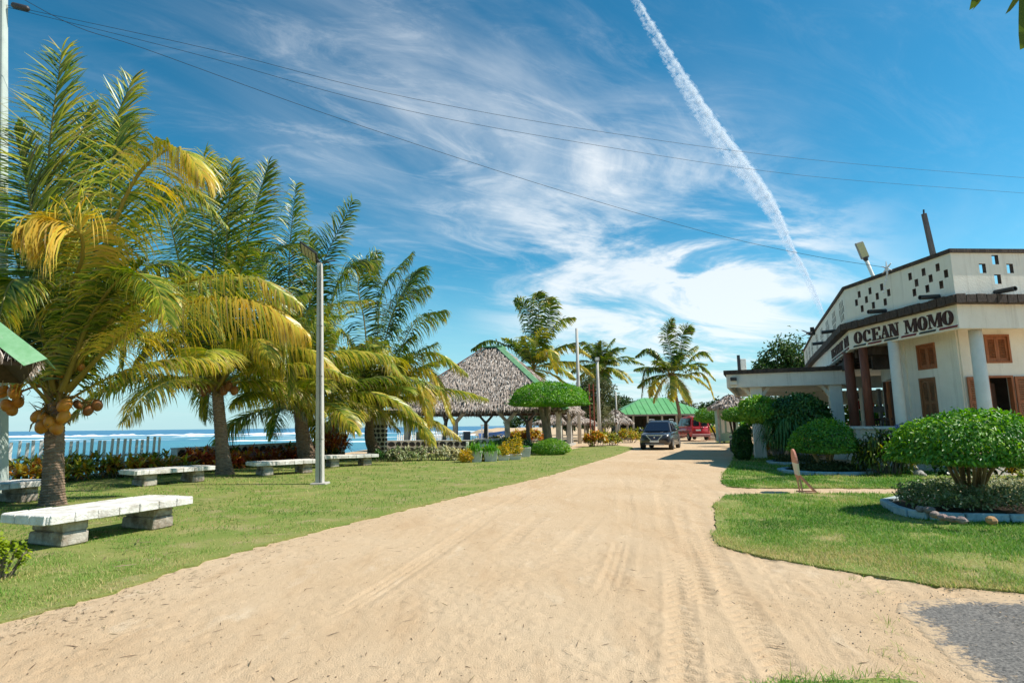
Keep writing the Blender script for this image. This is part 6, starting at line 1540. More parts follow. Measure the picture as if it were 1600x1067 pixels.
def glyph(c, w):
    t = TK * w / .8
    if c == 'O': return ringq(w, t * 1.05, 0, 360, 24)
    if c == 'C': return ringq(w, t * 1.05, 48, 312, 18) + [R_(w * .76, .60, w * .92, .93), R_(w * .80, .06, w * .93, .22)]
    if c == 'E': return [R_(.1 * w, 0, .1 * w + t, 1), R_(0, 0, w, SF), R_(0, 1 - SF, w, 1), R_(.1 * w + t, .46, .68 * w, .54), R_(w * .86, SF, w, .3), R_(w * .86, .7, w, 1 - SF), R_(.6 * w, .36, .7 * w, .64)]
    if c == 'A': return [[(.10 * w, SF), (.19 * w, SF), (.52 * w, 1), (.42 * w, 1)], [(.60 * w, SF), (.60 * w + t, SF), (.60 * w, 1), (.38 * w, 1)], R_(.25 * w, .30, .7 * w, .38), R_(0, 0, .32 * w, SF), R_(.5 * w, 0, w, SF)]
    if c == 'N': return [R_(.12 * w, SF, .21 * w, 1 - SF), R_(.80 * w, 0, .89 * w, 1 - SF), [(.05 * w, 1), (.05 * w + t * 1.2, 1), (.89 * w, 0), (.89 * w - t * 1.1, 0)], R_(0, 0, .34 * w, SF), R_(.66 * w, 1 - SF, w, 1), R_(0, 1 - SF, .2 * w, 1)]
    if c == 'M': return [R_(.09 * w, SF, .15 * w, 1 - SF), R_(.74 * w, SF, .74 * w + t * .75, 1 - SF), [(.04 * w, 1), (.04 * w + t * .9, 1), (.53 * w, .08), (.44 * w, .08)], [(.44 * w, .08), (.50 * w, .08), (.82 * w, 1), (.75 * w, 1)], R_(0, 0, .25 * w, SF), R_(.66 * w, 0, w, SF), R_(.74 * w, 1 - SF, w, 1), R_(0, 1 - SF, .16 * w, 1)]
    if c == 'R': return [R_(.12 * w, SF, .12 * w + t, 1 - SF), R_(0, 0, .5 * w, SF), R_(0, 1 - SF, .5 * w, 1)] + ringq(w, t, -90, 90, 10, yc=.74, ry=.26, xc=.5 * w, rx=.42 * w) + [[(.45 * w, .5), (.45 * w + t, .5), (w, 0), (w - t, 0)]]
    if c == 'B': return [R_(.12 * w, SF, .12 * w + t, 1 - SF), R_(0, 0, .5 * w, SF), R_(0, 1 - SF, .5 * w, 1)] + ringq(w, t, -90, 90, 10, yc=.75, ry=.25, xc=.5 * w, rx=.38 * w) + ringq(w, t, -90, 90, 10, yc=.26, ry=.26, xc=.5 * w, rx=.48 * w)
    if c == 'S': return ringq(w, t, 20, 270, 12, yc=.74, ry=.26, rx=.46 * w) + ringq(w, t, -160, 90, 12, yc=.26, ry=.26, rx=.48 * w)
    if c == 'T': return [R_(.5 * w - t / 2, SF, .5 * w + t / 2, 1 - SF), R_(0, 1 - SF, w, 1), R_(.25 * w, 0, .75 * w, SF), R_(0, .7, .1 * w, 1 - SF), R_(.9 * w, .7, w, 1 - SF)]
    if c == 'U': return [R_(.1 * w, .3, .1 * w + t, 1 - SF), R_(.78 * w, .3, .88 * w, 1 - SF), R_(0, 1 - SF, .44 * w, 1), R_(.66 * w, 1 - SF, w, 1)] + ringq(w, t * .8, 180, 360, 12, yc=.32, ry=.32, xc=.49 * w, rx=.39 * w)
    return []
def put_letter(c, a, b, u, z, w, h, depth=.03, par=rest):
    e = (b - a).normalized(); o = Vector((e.y, -e.x)); m = MB()
    for i, poly in enumerate(glyph(c, w / h)):
        p = a + e * u + o * .002
        m.plate([(x * h, y * h) for x, y in poly], (p.x, p.y, z), (e.x, e.y, 0), (0, 0, 1), (o.x, o.y, 0), 0, depth + .0009 * i)
    m.build('letter', INK, par)
px = [('O', 1335.5, 1347), ('C', 1349.8, 1361), ('E', 1363.5, 1376), ('A', 1377.8, 1390.5), ('N', 1390.8, 1406), ('M', 1416, 1435), ('O', 1437.5, 1451.5), ('M', 1453.5, 1474.5), ('O', 1477, 1493.5)]
for c, x0, x1 in px:
    u0 = hit(x0, 530, V2, V1)[0]; u1 = hit(x1, 520, V2, V1)[0]; put_letter(c, V2, V1, u0, 4.245, u1 - u0, .43)
bars = [(1334, 1353), (1357, 1378), (1383, 1405), (1410, 1433.5), (1439, 1465), (1471, 1500)]
for i, (x0, x1) in enumerate(bars):
    u0 = hit(x0, 540, V2, V1)[0]; u1 = hit(x1, 530, V2, V1)[0]; e = (V1 - V2).normalized(); o = outv(V2, V1); p = V2 + e * u0 + o * .002
    m = MB(); m.plate([(0, 0), (u1 - u0 - .04, 0), (u1 - u0, .055), (.05, .055)], (p.x, p.y, 4.15), (e.x, e.y, 0), (0, 0, 1), (o.x, o.y, 0), 0, .03); m.build('underline_bar', DKBAR if i % 2 == 0 else MAROON, rest)
LC = (V2 - V4).length
txt = 'RESTAURANT BAR'; u0 = hit(1300.5, 560, V4, V2)[0]; u1 = hit(1328, 545, V4, V2)[0]; stp = (u1 - u0) / len(txt)
for i, c in enumerate(txt):
    if c != ' ': put_letter(c, V4, V2, u0 + i * stp, 4.27, stp * .84, .37)
for i in range(7):
    e = (V2 - V4).normalized(); o = outv(V4, V2); p = V4 + e * (u0 + i * (u1 - u0) / 7) + o * .002; m = MB()
    m.plate(R_(0, 0, (u1 - u0) / 7 * .75, .055), (p.x, p.y, 4.15), (e.x, e.y, 0), (0, 0, 1), (o.x, o.y, 0), 0, .03); m.build('underline_bar', DKBAR if i % 2 else MAROON, rest)

# walls behind the veranda -------------------------------------------
Wa = Vector((13.55, 17.3)); Wb = Vector((13.40, 19.7)); Wc = Vector((26, 17.3)); Wd = Vector((14.35, 22.4))
def rect_on(pxs, a, b):
    us = [hit(x, y, a, b) for x, y in pxs]
    return min(u for u, z in us), max(u for u, z in us), min(z for u, z in us), max(z for u, z in us)
def shutter_leaf(parent, name, O, e, o, w, h, mat, npan=2, slat=.052, th=.035):
    O = Vector(O); e3 = Vector((e.x, e.y, 0)); o3 = Vector((o.x, o.y, 0)); Z = Vector((0, 0, 1)); m = MB()
    st_ = min(.075, w * .18); rl = .085
    def bx(x0, x1, z0, z1, d0=0., d1=th): m.plate(R_(x0, z0, x1, z1), O, e3, Z, o3, d0, d1)
    bx(0, st_, 0, h); bx(w - st_, w, 0, h)
    zs = [0.] + [h * (k + 1) / npan for k in range(npan)]
    for k in range(npan + 1): 
        z = min(max(zs[k] - rl / 2, 0), h - rl); bx(st_ + .001, w - st_ - .001, z, z + rl, 0, th - .003)
    for k in range(npan):
        z0 = zs[k] + (rl if k == 0 else rl / 2); z1 = zs[k + 1] - (rl if k == npan - 1 else rl / 2); n = max(2, int((z1 - z0) / slat))
        for q in range(n):
            z = z0 + (z1 - z0) * (q + .5) / n
            a_ = O + e3 * (st_ - .002) + Z * z + o3 * th * .45; b_ = O + e3 * (w - st_ + .002) + Z * z + o3 * th * .45
            m.bar(a_, b_, .008, slat * .95, up=(Z * .8 + o3 * -.6))
    return m.build(name, mat, parent)
def shuttered_window(r, a, b, mat, npan, label_part='window'):
    u0, u1, z0, z1 = r; e = (b - a).normalized(); o = Vector((e.y, -e.x)); e3 = Vector((e.x, e.y, 0)); o3 = Vector((o.x, o.y, 0)); P = a + e * u0
    O = Vector((P.x, P.y, z0)); w = u1 - u0; h = z1 - z0; m = MB()
    for poly in (R_(0, 0, .06, h), R_(w - .06, 0, w, h), R_(.0601, h - .06, w - .0601, h), R_(.0601, 0, w - .0601, .06)): m.plate(poly, O, e3, Vector((0, 0, 1)), o3, -.10, .03)
    fr = m.build('window_frame', mat, rest)
    lw_ = (w - .13) / 2
    for k in range(2):
        q = O + e3 * (.0625 + k * (lw_ + .005)) + Vector((0, 0, .0625)) + o3 * -.05
        shutter_leaf(fr, 'shutter', q, e, o, lw_, h - .125, mat, npan)
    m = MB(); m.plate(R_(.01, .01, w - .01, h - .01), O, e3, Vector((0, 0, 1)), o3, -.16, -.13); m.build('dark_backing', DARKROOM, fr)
LIGHTSH = M('light_shutter_wood', (.33, .16, .075), (.24, .105, .045), rough=.55, scale=6, bump=.2, bscale=20, stretch=(3, 3, .4))
r_up = rect_on([(1431.5, 540), (1465, 575)], Wb, Wa); r_lo = rect_on([(1436, 591.5), (1467, 640)], Wb, Wa); r_lo = (r_lo[0], r_lo[1], .55, r_lo[3])
hl = []
for r in (r_up, r_lo): hl.append(r)
wall('wall', Wb, Wa, .5, 4.32, .22, hl, PLASTER)
shuttered_window(r_up, Wb, Wa, SHUTTER, 1); shuttered_window(r_lo, Wb, Wa, LIGHTSH, 3)
r_u2 = rect_on([(1536, 523), (1581, 567)], Wa, Wc); r_dr = rect_on([(1541, 587), (1586, 620)], Wa, Wc); r_dr = (r_dr[0], r_dr[1], .5, r_dr[3])
wall('wall', Wa, Wc, .5, 4.32, .22, [r_u2, r_dr, (r_dr[1] + 2.4, r_dr[1] + 3.3, .5, r_dr[3])], PLASTER)
shuttered_window(r_u2, Wa, Wc, SHUTTER, 1)
e = (Wc - Wa).normalized(); o = outv(Wa, Wc)
def on2(u, z, out=0.): p = Wa + e * u + o * out; return Vector((p.x, p.y, z))
m = MB()
for poly in (R_(0, 0, .06, r_dr[3] - .5), R_(r_dr[1] - r_dr[0] - .06, 0, r_dr[1] - r_dr[0], r_dr[3] - .5), R_(.0601, r_dr[3] - .56, r_dr[1] - r_dr[0] - .0601, r_dr[3] - .5)): m.plate(poly, on2(r_dr[0], .5), (e.x, e.y, 0), (0, 0, 1), (o.x, o.y, 0), -.12, .03)
df = m.build('door_frame', SHUTTER, rest)
uL = hit(1511, 620, Wa, Wc)[0]; wl = (r_dr[0] - uL) 
shutter_leaf(df, 'door_shutter', on2(r_dr[0] - min(wl, .62) - .01, .53, .03), e, o, min(wl, .62), r_dr[3] - .56, SHUTTER, 3)
shutter_leaf(df, 'door_shutter', on2(r_dr[1] + .02, .53, .03), e, o, .62, r_dr[3] - .56, SHUTTER, 3)
# dark panelled inner door standing ajar
m = MB(); q0 = on2(r_dr[0] + .07, .52, -.14); q1 = q0 + Vector((e.x * .42 - o.x * .22, e.y * .42 - o.y * .22, 0)); m.bar(q0 + Vector((0, 0, 1.05)), q1 + Vector((0, 0, 1.05)), .045, 2.1); dd = m.build('inner_door', DOORWOOD, rest, bevel=.006)
for zz in (.95, 2.0):
    m = MB(); a_ = q0.lerp(q1, .2) + Vector((o.x * .03, o.y * .03, zz - .5)); b_ = q0.lerp(q1, .8) + Vector((o.x * .03, o.y * .03, zz - .5)); m.bar(a_, b_, .02, .75); m.build('door_panel', DOORWOOD, dd, bevel=.006)
# pilaster strips on the walls
for (aa, bb, u) in ((Wb, Wa, .10), (Wb, Wa, (Wa - Wb).length - .12)):
    e1 = (bb - aa).normalized(); o1 = outv(aa, bb); p = aa + e1 * u; m = MB(); m.plate(R_(-.09, 0, .09, 3.8), (p.x, p.y, .51), (e1.x, e1.y, 0), (0, 0, 1), (o1.x, o1.y, 0), .001, .06); m.build('pilaster', PLASTER, rest)
wall('wall', Wd, Wb, .5, 4.32, .22, [(.55, (Wb - Wd).length - .35, .5, 3.05), ((Wb - Wd).length - .95, (Wb - Wd).length - .3, 3.15, 4.1)], PLASTER)
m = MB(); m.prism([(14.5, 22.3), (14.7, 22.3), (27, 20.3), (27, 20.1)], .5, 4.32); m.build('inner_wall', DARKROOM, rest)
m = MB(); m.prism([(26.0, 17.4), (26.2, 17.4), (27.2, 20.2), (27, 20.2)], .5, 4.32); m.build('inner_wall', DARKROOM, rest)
# folded door leaves standing open at the corner
for k in range(3):
    m = MB(); y = 19.82 + .13 * k; m.bar((13.30, y, 1.72), (12.98 - .03 * k, y + .05, 1.72), .04, 2.3); lf = m.build('folded_door', DOORWOOD if k != 1 else SHUTTER, rest, bevel=.008)
    for z in (1.1, 1.7, 2.3):
        m = MB(); m.bar((13.25, y - .022, z), (13.04 - .03 * k, y + .015, z), .012, .42); m.build('door_panel', SHUTTER, lf, bevel=.004)
m = MB(); m.bar((13.32, 19.78, 3.65), (13.14, 19.84, 3.65), .05, .85); m.build('folded_shutter', DOORWOOD, rest, bevel=.008)
# columns and red-brown posts
WCOL = M('white_column', (.86, .81, .71), (.78, .73, .63), rough=.7, scale=2.5, bump=.12)
def column(x, y, z0, z1, r, mat, name='column'):
    m = MB(); m.lathe([(r * 1.12, z0), (r * 1.12, z0 + .1), (r * 1.02, z0 + .14), (r, z0 + .8), (r * .93, z1)], 20, (x, y, 0)); return m.build(name, mat, rest, smooth=True)
column(12.62, 18.9, .5, 4.12, .17, WCOL); column(13.52, 16.62, .5, 4.12, .175, WCOL); column(17.6, 16.8, .5, 4.12, .175, WCOL); column(21.6, 17.0, .5, 4.12, .175, WCOL)
def timber_post(x, y, z0, z1, r): 
    m = MB(); m.tube([(x, y, z0), (x + .01, y, (z0 + z1) / 2), (x, y, z1)], [r, r * 1.03, r * .97], 14, jit=.03); return m.build('timber_post', REDWOOD, rest, smooth=True)
timber_post(12.48, 20.35, 1.32, 4.12, .14); timber_post(12.85, 21.9, .5, 4.12, .17); timber_post(15.0, 27.0, .5, 4.12, .2); timber_post(17.0, 31.8, .5, 4.12, .2)
# dark timber ceiling beams of the veranda
for k in range(7):
    y = 20.4 + k * .95; m = MB(); m.bar((12.6 + .4 * (y - 20.8) * (y > 20.8), y, 4.0), (17.5, y - .6, 4.0), .16, .30); m.build('ceiling_beam', DARKTRIM, rest)
m = MB(); m.bar((12.9, 21.9, 3.72), (17.5, 33.0, 3.72), .18, .34); m.build('ceiling_beam', DARKTRIM, rest)
m = MB(); m.bar((13.1, 20.9, 3.62), (17.6, 19.6, 3.62), .14, .5); m.build('lattice_beam', DARKTRIM, rest)
# low veranda wall of painted brick with a thick cap
def brick_wall(a, b, z0, z1, cap, seed):
    a, b = Vector(a), Vector(b); e = (b - a).normalized(); o = Vector((e.y, -e.x)); ln = (b - a).length
    m = MB(); m.bar((a.x, a.y, (z0 + z1) / 2), (b.x, b.y, (z0 + z1) / 2), .14, z1 - z0); core = m.build('low_wall', WHITE, rest)
    rows = 8; rh = (z1 - z0) / rows; me = None; rg = random.Random(seed)
    for r in range(rows):
        n = int(ln / .4); off = (r % 2) * .5
        for k in range(n + 1):
            u0 = max(0, (k - off) * ln / n); u1 = min(ln, (k + 1 - off) * ln / n)
            if u1 - u0 < .08: continue
            if me is None:
                mm = MB(); mm.box((0, 0, 0), (1, 1, 1)); oo = mm.build('brick', WHITE, core, bevel=.04, world=False); me = oo.data; bpy.data.objects.remove(oo)
            ob = bpy.data.objects.new('brick', me); COL.objects.link(ob); ob.parent = core
            p = a + e * (u0 + u1) / 2 + o * .075
            inv = core.matrix_basis.inverted() if False else Matrix.Identity(4)
            ob.location = Vector((p.x, p.y, z0 + rh * (r + .5))); ob.rotation_euler = (0, 0, math.atan2(e.y, e.x)); ob.scale = (u1 - u0 - .012, .03 + rg.uniform(-.006, .008), rh - .012)
    m = MB(); m.bar((a.x - e.x * .1, a.y - e.y * .1, z1 + cap / 2), (b.x + e.x * .05, b.y + e.y * .05, z1 + cap / 2), .42, cap); m.build('wall_cap', WHITE, core, bevel=.015)
bw = brick_wall((12.42, 20.75), (12.72, 18.2), .02, 1.24, .1, 1)
brick_wall((14.3, 25.6), (12.55, 21.2), .02, 1.24, .1, 2)
# cream beam, white lintel and far wall seen through the veranda
m = MB(); m.bar((13.5, 24.6, 3.15), (19.5, 22.9, 3.15), .2, .5); m.build('cream_beam', PLASTER, rest)
for x in (14.6, 16.2): m = MB(); m.box((x, 24.4 - (x - 13.5) * .28, 1.7), (.22, .22, 2.4)); m.build('cream_post', PLASTER, rest)
m = MB(); m.bar((15.0, 30.0, 2.72), (23.0, 27.6, 2.72), .2, .7); m.build('white_lintel', WHITE, rest)
for k, x in enumerate((17.2, 19.6, 22.)): m = MB(); m.box((x, 29.6 - (x - 15) * .3, 1.45), (.3, .3, 1.9)); m.build('white_post', WHITE, rest)
# drain spouts
for (a, b, px) in ((V2, V1, 1468), (V2, V1, 1382), (V1, V0, 1557), (V4, V2, 1306), (V4, V2, 1287)):
    u, _ = hit(px, 470, a, b); e1 = (b - a).normalized(); o1 = outv(a, b); p = a + e1 * u
    m = MB(); p0 = Vector((p.x, p.y, 5.15)); oo = Vector((o1.x, o1.y, -.06))
    prof = 12; rr = .07
    A_ = [p0 - oo * .1 + Vector((e1.x * math.cos(q) * rr, e1.y * math.cos(q) * rr, math.sin(q) * rr)) for q in np.linspace(0, 2 * PI, prof + 1)[:-1]]
    for s, r_in in ((1, 1.),):
        vs = [v for v in A_] + [v + oo * .72 for v in A_] + [v + oo * .72 + (p0 - oo * .1 - v) * .25 for v in A_] + [v + oo * .2 + (p0 - oo * .1 - v) * .25 for v in A_]
        fs = []
        for ring in range(3):
            for k in range(prof): k2 = (k + 1) % prof; fs.append((ring * prof + k, ring * prof + k2, (ring + 1) * prof + k2, (ring + 1) * prof + k))
        fs.append(tuple(3 * prof + k for k in range(prof))); m.add(vs, fs)
    m.build('drain_spout', METALDARK, rest)
# closed sides of the restaurant away from the track
for (a, b) in (((35, 15.6), (26.9, 17.4)), ((37.6, 30), (35, 15.6))):
    m = MB(); m.bar((*a, 2.5), (*b, 2.5), .2, 4.0); m.build('side_wall', PLASTER, rest)

# ------------------------------------------------------------------ the porch
FLp = Vector((9.27, 24.95)); FRp = Vector((13.60, 23.35)); dv = Vector((.395, .919)) * 9.6; dv2 = Vector((.40, .916)) * 9.6
BLp = FLp + dv; BRp = FRp + dv2
porch = thing('entrance_porch', 'flat roofed white entrance porch with brown cap and arched brackets', 'porch', (FLp.x, FLp.y, 0))
PP = [FLp, FRp, BRp, BLp]
def pband(name, z0, z1, o0, o1, mat, bevel=0.):
    A_ = offs(PP, o1, True); B_ = offs(PP, o0, True)
    for i in range(4):
        j = (i + 1) % 4; m = MB(); m.prism([tuple(B_[i]), tuple(B_[j]), tuple(A_[j]), tuple(A_[i])], z0, z1); m.build(name, mat, porch, bevel=bevel)
pband('porch_cap', 3.59, 3.76, -.3, .10, DARKTRIM)
m = MB(); A_ = offs(PP, 0., True); B_ = offs(PP, -.22, True)
pband('porch_fascia', 3.02, 3.587, -.12, 0., WHITE)
m = MB(); m.prism([tuple(v) for v in offs(PP, -.13, True)], 3.22, 3.54); m.build('porch_ceiling', PLASTER, porch)
def pillar(x, y, s=.48, h=3.22):
    m = MB(); m.box((x, y, h / 2), (s, s, h), rz=-.36); m.build('porch_pillar', WHITE, porch, bevel=.02)
pe = (FRp - FLp).normalized(); pd = Vector((.395, .919))
pl = [FLp + pe * 1.15 + pd * .5, FLp + pe * 4.15 + pd * .4]
pl += [pl[0] + pd * 8.4, pl[1] + pd * 8.4, pl[0] + pd * 4.2]
for p in pl: pillar(p.x, p.y)
def bracket(p, d, r=.95, w=.2, z=3.18):
    poly = []
    for k in range(9):
        a_ = PI / 2 * k / 8; poly.append((r - r * math.cos(a_), z - r + r * math.sin(a_)))
    inner = [(x - .12 * math.cos(PI / 2 * k / 8), y_ + .12 * math.sin(PI / 2 * k / 8)) for k, (x, y_) in enumerate(poly)]
    m = MB()
    for k in range(8):
        m.plate([poly[k], poly[k + 1], inner[k + 1], inner[k]], (p.x, p.y, 0), (d.x, d.y, 0), (0, 0, 1), (-d.y, d.x, 0), -w / 2, w / 2)
    m.build('arched_bracket', PLASTER, porch)
for p, dd_ in ((pl[0] + pe * .21, pe), (pl[1] - pe * .21, -pe), (pl[0] - pe * .21, -pe), (pl[0] + pd * .21, pd), (pl[1] + pd * .21, pd)): bracket(p, dd_)
m = MB(); m.bar((pl[0].x, pl[0].y, 3.1), (pl[1].x, pl[1].y, 3.1), .2, .2); m.build('porch_beam', PLASTER, porch)
t = thing('flood_light', 'white flood light with dark face on the left end of the porch fascia', 'flood light', (FLp.x, FLp.y, 3.2))
q = FLp + pe * .28 - Vector((pd.x, pd.y)) * .09
m = MB(); m.box((q.x, q.y, 3.24), (.29, .13, .22), rz=-.36); m.build('lamp_housing', WHITE, t, bevel=.01)
m = MB(); m.bar((q.x - .10 - .03, q.y - .02, 3.37), (q.x + .14 - .03, q.y - .12, 3.37), .17, .15); m.build('lamp_face', METALDARK, t, bevel=.01)
# on the porch roof
a = PY(1158, 561, 31.); t = thing('roof_chimney', 'short white square chimney post on the porch roof', 'chimney', (a.x + .05, 31., 3.6))
m = MB(); m.box((a.x + .05, 31., (3.4 + a.z) / 2), (.30, .30, a.z - 3.4)); m.build('shaft', WHITE, t, bevel=.01)
a = PY(1153.5, 555, 30.2); t = thing('roof_post', 'black post beside the white chimney on the porch roof', 'post', (a.x, 30.2, 3.6))
m = MB(); m.box((a.x, 30.2, (3.4 + a.z) / 2), (.12, .12, a.z - 3.4)); m.build('shaft', METALDARK, t)

# ------------------------------------------------------------------ things on the restaurant roof
a = PY(1354, 408, 23.0); b = PY(1366, 436, 23.0); base = a + (b - a) * ((a.z - 4.98) / (a.z - b.z))
t = thing('roof_lamp', 'upright solar lamp with yellowish face on a slanted white pole above the parapet', 'lamp', (base.x, 23, 4.98))
m = MB(); m.tube([base, a], .07, 10); m.build('pole', WHITE, t, smooth=True)
ax = (a - base).normalized(); c0 = a + ax * .12
m = MB(); m.tube([a - ax * .02, a + ax * .16], [.06, .12], 10); m.build('socket', METALDARK, t)
m = MB(); m.bar(c0, c0 + ax * .72, .36, .10, up=(0, -1, 0)); m.build('lamp_housing', METALGREY, t, bevel=.03)
m = MB(); m.bar(c0 + ax * .06 + Vector((0, -.056, 0)), c0 + ax * .66 + Vector((0, -.056, 0)), .30, .012, up=(0, -1, 0)); m.build('led_panel', M('yellow_led_panel', (.52, .46, .22), (.44, .40, .2), rough=.3, scale=15), t)
a = PY(1443.5, 334, 20.0); b = PY(1457.5, 396, 20.0); base = a + (b - a) * ((a.z - 4.98) / (a.z - b.z))
t = thing('roof_mast', 'dark weathered timber mast leaning above the parapet', 'mast', (base.x, 20, 4.98))
m = MB(); m.bar(base, a, .17, .17, up=(0, -1, 0), w2=.13, h2=.13); m.build('post', M('dark_timber', (.10, .09, .085), (.15, .13, .12), rough=.9, scale=5, stretch=(2, 2, .3)), t, bevel=.01)
m = MB(); m.tube([a, a + Vector((.01, 0, .15))], .03, 6); m.build('bolt', METALDARK, t)
MAST = a
u, _ = hit(1391, 420, V2, V1); e1 = (V1 - V2).normalized(); o1 = outv(V2, V1); p = V2 + e1 * u + o1 * .12
t = thing('star_ornament', 'white star ornament with a dangling string of lights on the parapet edge', 'ornament', (p.x, p.y, 6.4))
SW = M('ornament_white', (.75, .75, .78), rough=.5)
m = MB()
for k in range(6):
    q = PI / 2 + k * PI / 3; m.bar((p.x, p.y, 6.5), (p.x + e1.x * math.cos(q) * .24, p.y + e1.y * math.cos(q) * .24, 6.5 + math.sin(q) * .24), .06, .04, up=(o1.x, o1.y, 0), w2=.015, h2=.02)
m.build('star', SW, t)
m = MB(); m.tube([(p.x, p.y, 6.4), (p.x - e1.x * .12, p.y - e1.y * .12, 6.1), (p.x - e1.x * .25, p.y - e1.y * .25, 5.75)], .012, 5); m.build('string', SW, t)
for k in range(6):
    m = MB(); s = k / 5; m.ell((p.x - e1.x * (.25 * s), p.y - e1.y * (.25 * s), 6.33 - .58 * s), (.035, .035, .04), 7, 5); m.build('bulb', SW, t)
STAR = Vector((p.x, p.y, 6.5))
a = PY(1268, 524, 30.9)
t = thing('bird_ornament', 'small dark bird shaped ornament on a pin at the far end of the parapet', 'ornament', (a.x, 30.9, 6.4))
m = MB(); m.tube([(a.x, 30.9, 6.3), (a.x, 30.9, a.z)], .03, 6); m.build('pin', METALDARK, t)
m = MB(); m.ell((a.x, 30.9, a.z + .1), (.30, .1, .11), 10, 6); m.ell((a.x + .26, 30.9, a.z + .22), (.10, .08, .09), 8, 6); m.bar((a.x - .2, 30.9, a.z + .08), (a.x - .52, 30.9, a.z - .04), .16, .03); m.bar((a.x + .34, 30.9, a.z + .22), (a.x + .44, 30.9, a.z + .20), .04, .03, w2=.01, h2=.01); m.build('body', METALDARK, t, smooth=True)
m = MB(); m.bar((a.x - .05, 30.7, a.z + .16), (a.x - .2, 30.4, a.z + .36), .2, .03); m.bar((a.x - .05, 31.1, a.z + .16), (a.x - .2, 31.4, a.z + .36), .2, .03); m.build('wing', METALDARK, t)

# ------------------------------------------------------------------ things on the veranda
FLAGR = M('flag_red', (.55, .03, .03), rough=.8); FLAGG = M('flag_green', (.02, .25, .12), rough=.8)
t = thing('hanging_flag', 'small red and green flag hanging in the veranda behind the timber posts', 'flag', (15.7, 25.9, 1.6))
def cloth(z0, z1, mat, nm):
    vs = []; n = 9
    for k in range(n):
        x = 15.3 + .8 * k / (n - 1); y = 25.9 + .06 * math.sin(k * 1.3)
        vs += [(x, y, z0 + .05 * math.sin(k * .9)), (x, y, z1 - .10 * k / (n - 1))]
    m = MB(); m.add(vs, [(2 * k, 2 * k + 2, 2 * k + 3, 2 * k + 1) for k in range(n - 1)]); o = m.build(nm, mat, t); s_ = o.modifiers.new('cloth', 'SOLIDIFY'); s_.thickness = .006
cloth(2.02, 2.45, FLAGR, 'red_band'); cloth(1.5, 2.02, FLAGG, 'green_band')
m = MB(); m.tube([(15.25, 25.9, .5), (15.25, 25.9, 2.7)], .025, 6); m.build('pole', WHITE, t)
def dining_chair(label, x, y, a, mat, group='chairs on the veranda'):
    t = thing('dining_chair', label, 'chair', (x, y, .5), a, group)
    m = MB(); m.box((0, 0, .45), (.46, .44, .05)); m.build('seat', mat, t, world=False, bevel=.01)
    for k in range(4):
        m = MB(); m.box((-.18 + .12 * k, .2, .78), (.035, .03, .6)); m.build('back_slat', mat, t, world=False)
    m = MB(); m.box((0, .2, 1.08), (.46, .035, .08)); m.build('back_rail', mat, t, world=False)
    for sx in (-.2, .2):
        for sy in (-.19, .19): m = MB(); m.box((sx, sy, .21), (.045, .045, .43)); m.build('leg', mat, t, world=False)
DW = M('dark_chair_wood', (.05, .03, .022), rough=.5)
dining_chair('dark wooden chair behind the veranda wall next to the timber post', 13.7, 21.7, .3, DW)
dining_chair('pale chair farther back in the veranda between the timber posts', 15.2, 24.9, 1.2, M('grey_chair_paint', (.42, .41, .39), rough=.6))
dining_chair('dark chair by the white column on the veranda', 13.1, 20.2, 2.2, DW)
t = thing('wooden_cross_post', 'grey wooden crossed post in the middle of the veranda', 'post', (15.2, 24.0, .5))
m = MB(); m.box((15.2, 24.0, 1.7), (.12, .12, 2.3)); m.build('upright', CONCRETE, t); m = MB(); m.box((15.2, 23.93, 2.0), (.62, .05, .24)); m.build('crossbar', CONCRETE, t)
t = thing('flood_light', 'small black flood light on the white lintel at the back of the veranda', 'flood light', (17.3, 29.1, 2.7))
m = MB(); m.box((17.3, 29.05, 2.8), (.3, .2, .3)); m.build('lamp_housing', METALDARK, t, bevel=.02); m = MB(); m.box((17.3, 29.15, 2.6), (.08, .08, .25)); m.build('bracket', METALDARK, t)
t = thing('hydrangea_plant', 'bluish flowering plant at the foot of the white column', 'plant', (12.1, 18.0, 0))
rngh = np.random.default_rng(4)
V, F, T = dome_leaves((12.1, 18.0, 1.2), (.30, .3, .24), 900, .05, .05, rngh, flat=.7, droop=0, tmid=.5)
mesh_np('flowers', V, [F], LEAF('blue_flower', [(0, (.16, .18, .36)), (1, (.34, .36, .58))], trans=.2), T, t)
V, F, T = dome_leaves((12.1, 18.0, .7), (.35, .35, .5), 700, .11, .06, rngh, flat=1, droop=.2)
mesh_np('foliage', V, [F], TOPID, T, t)
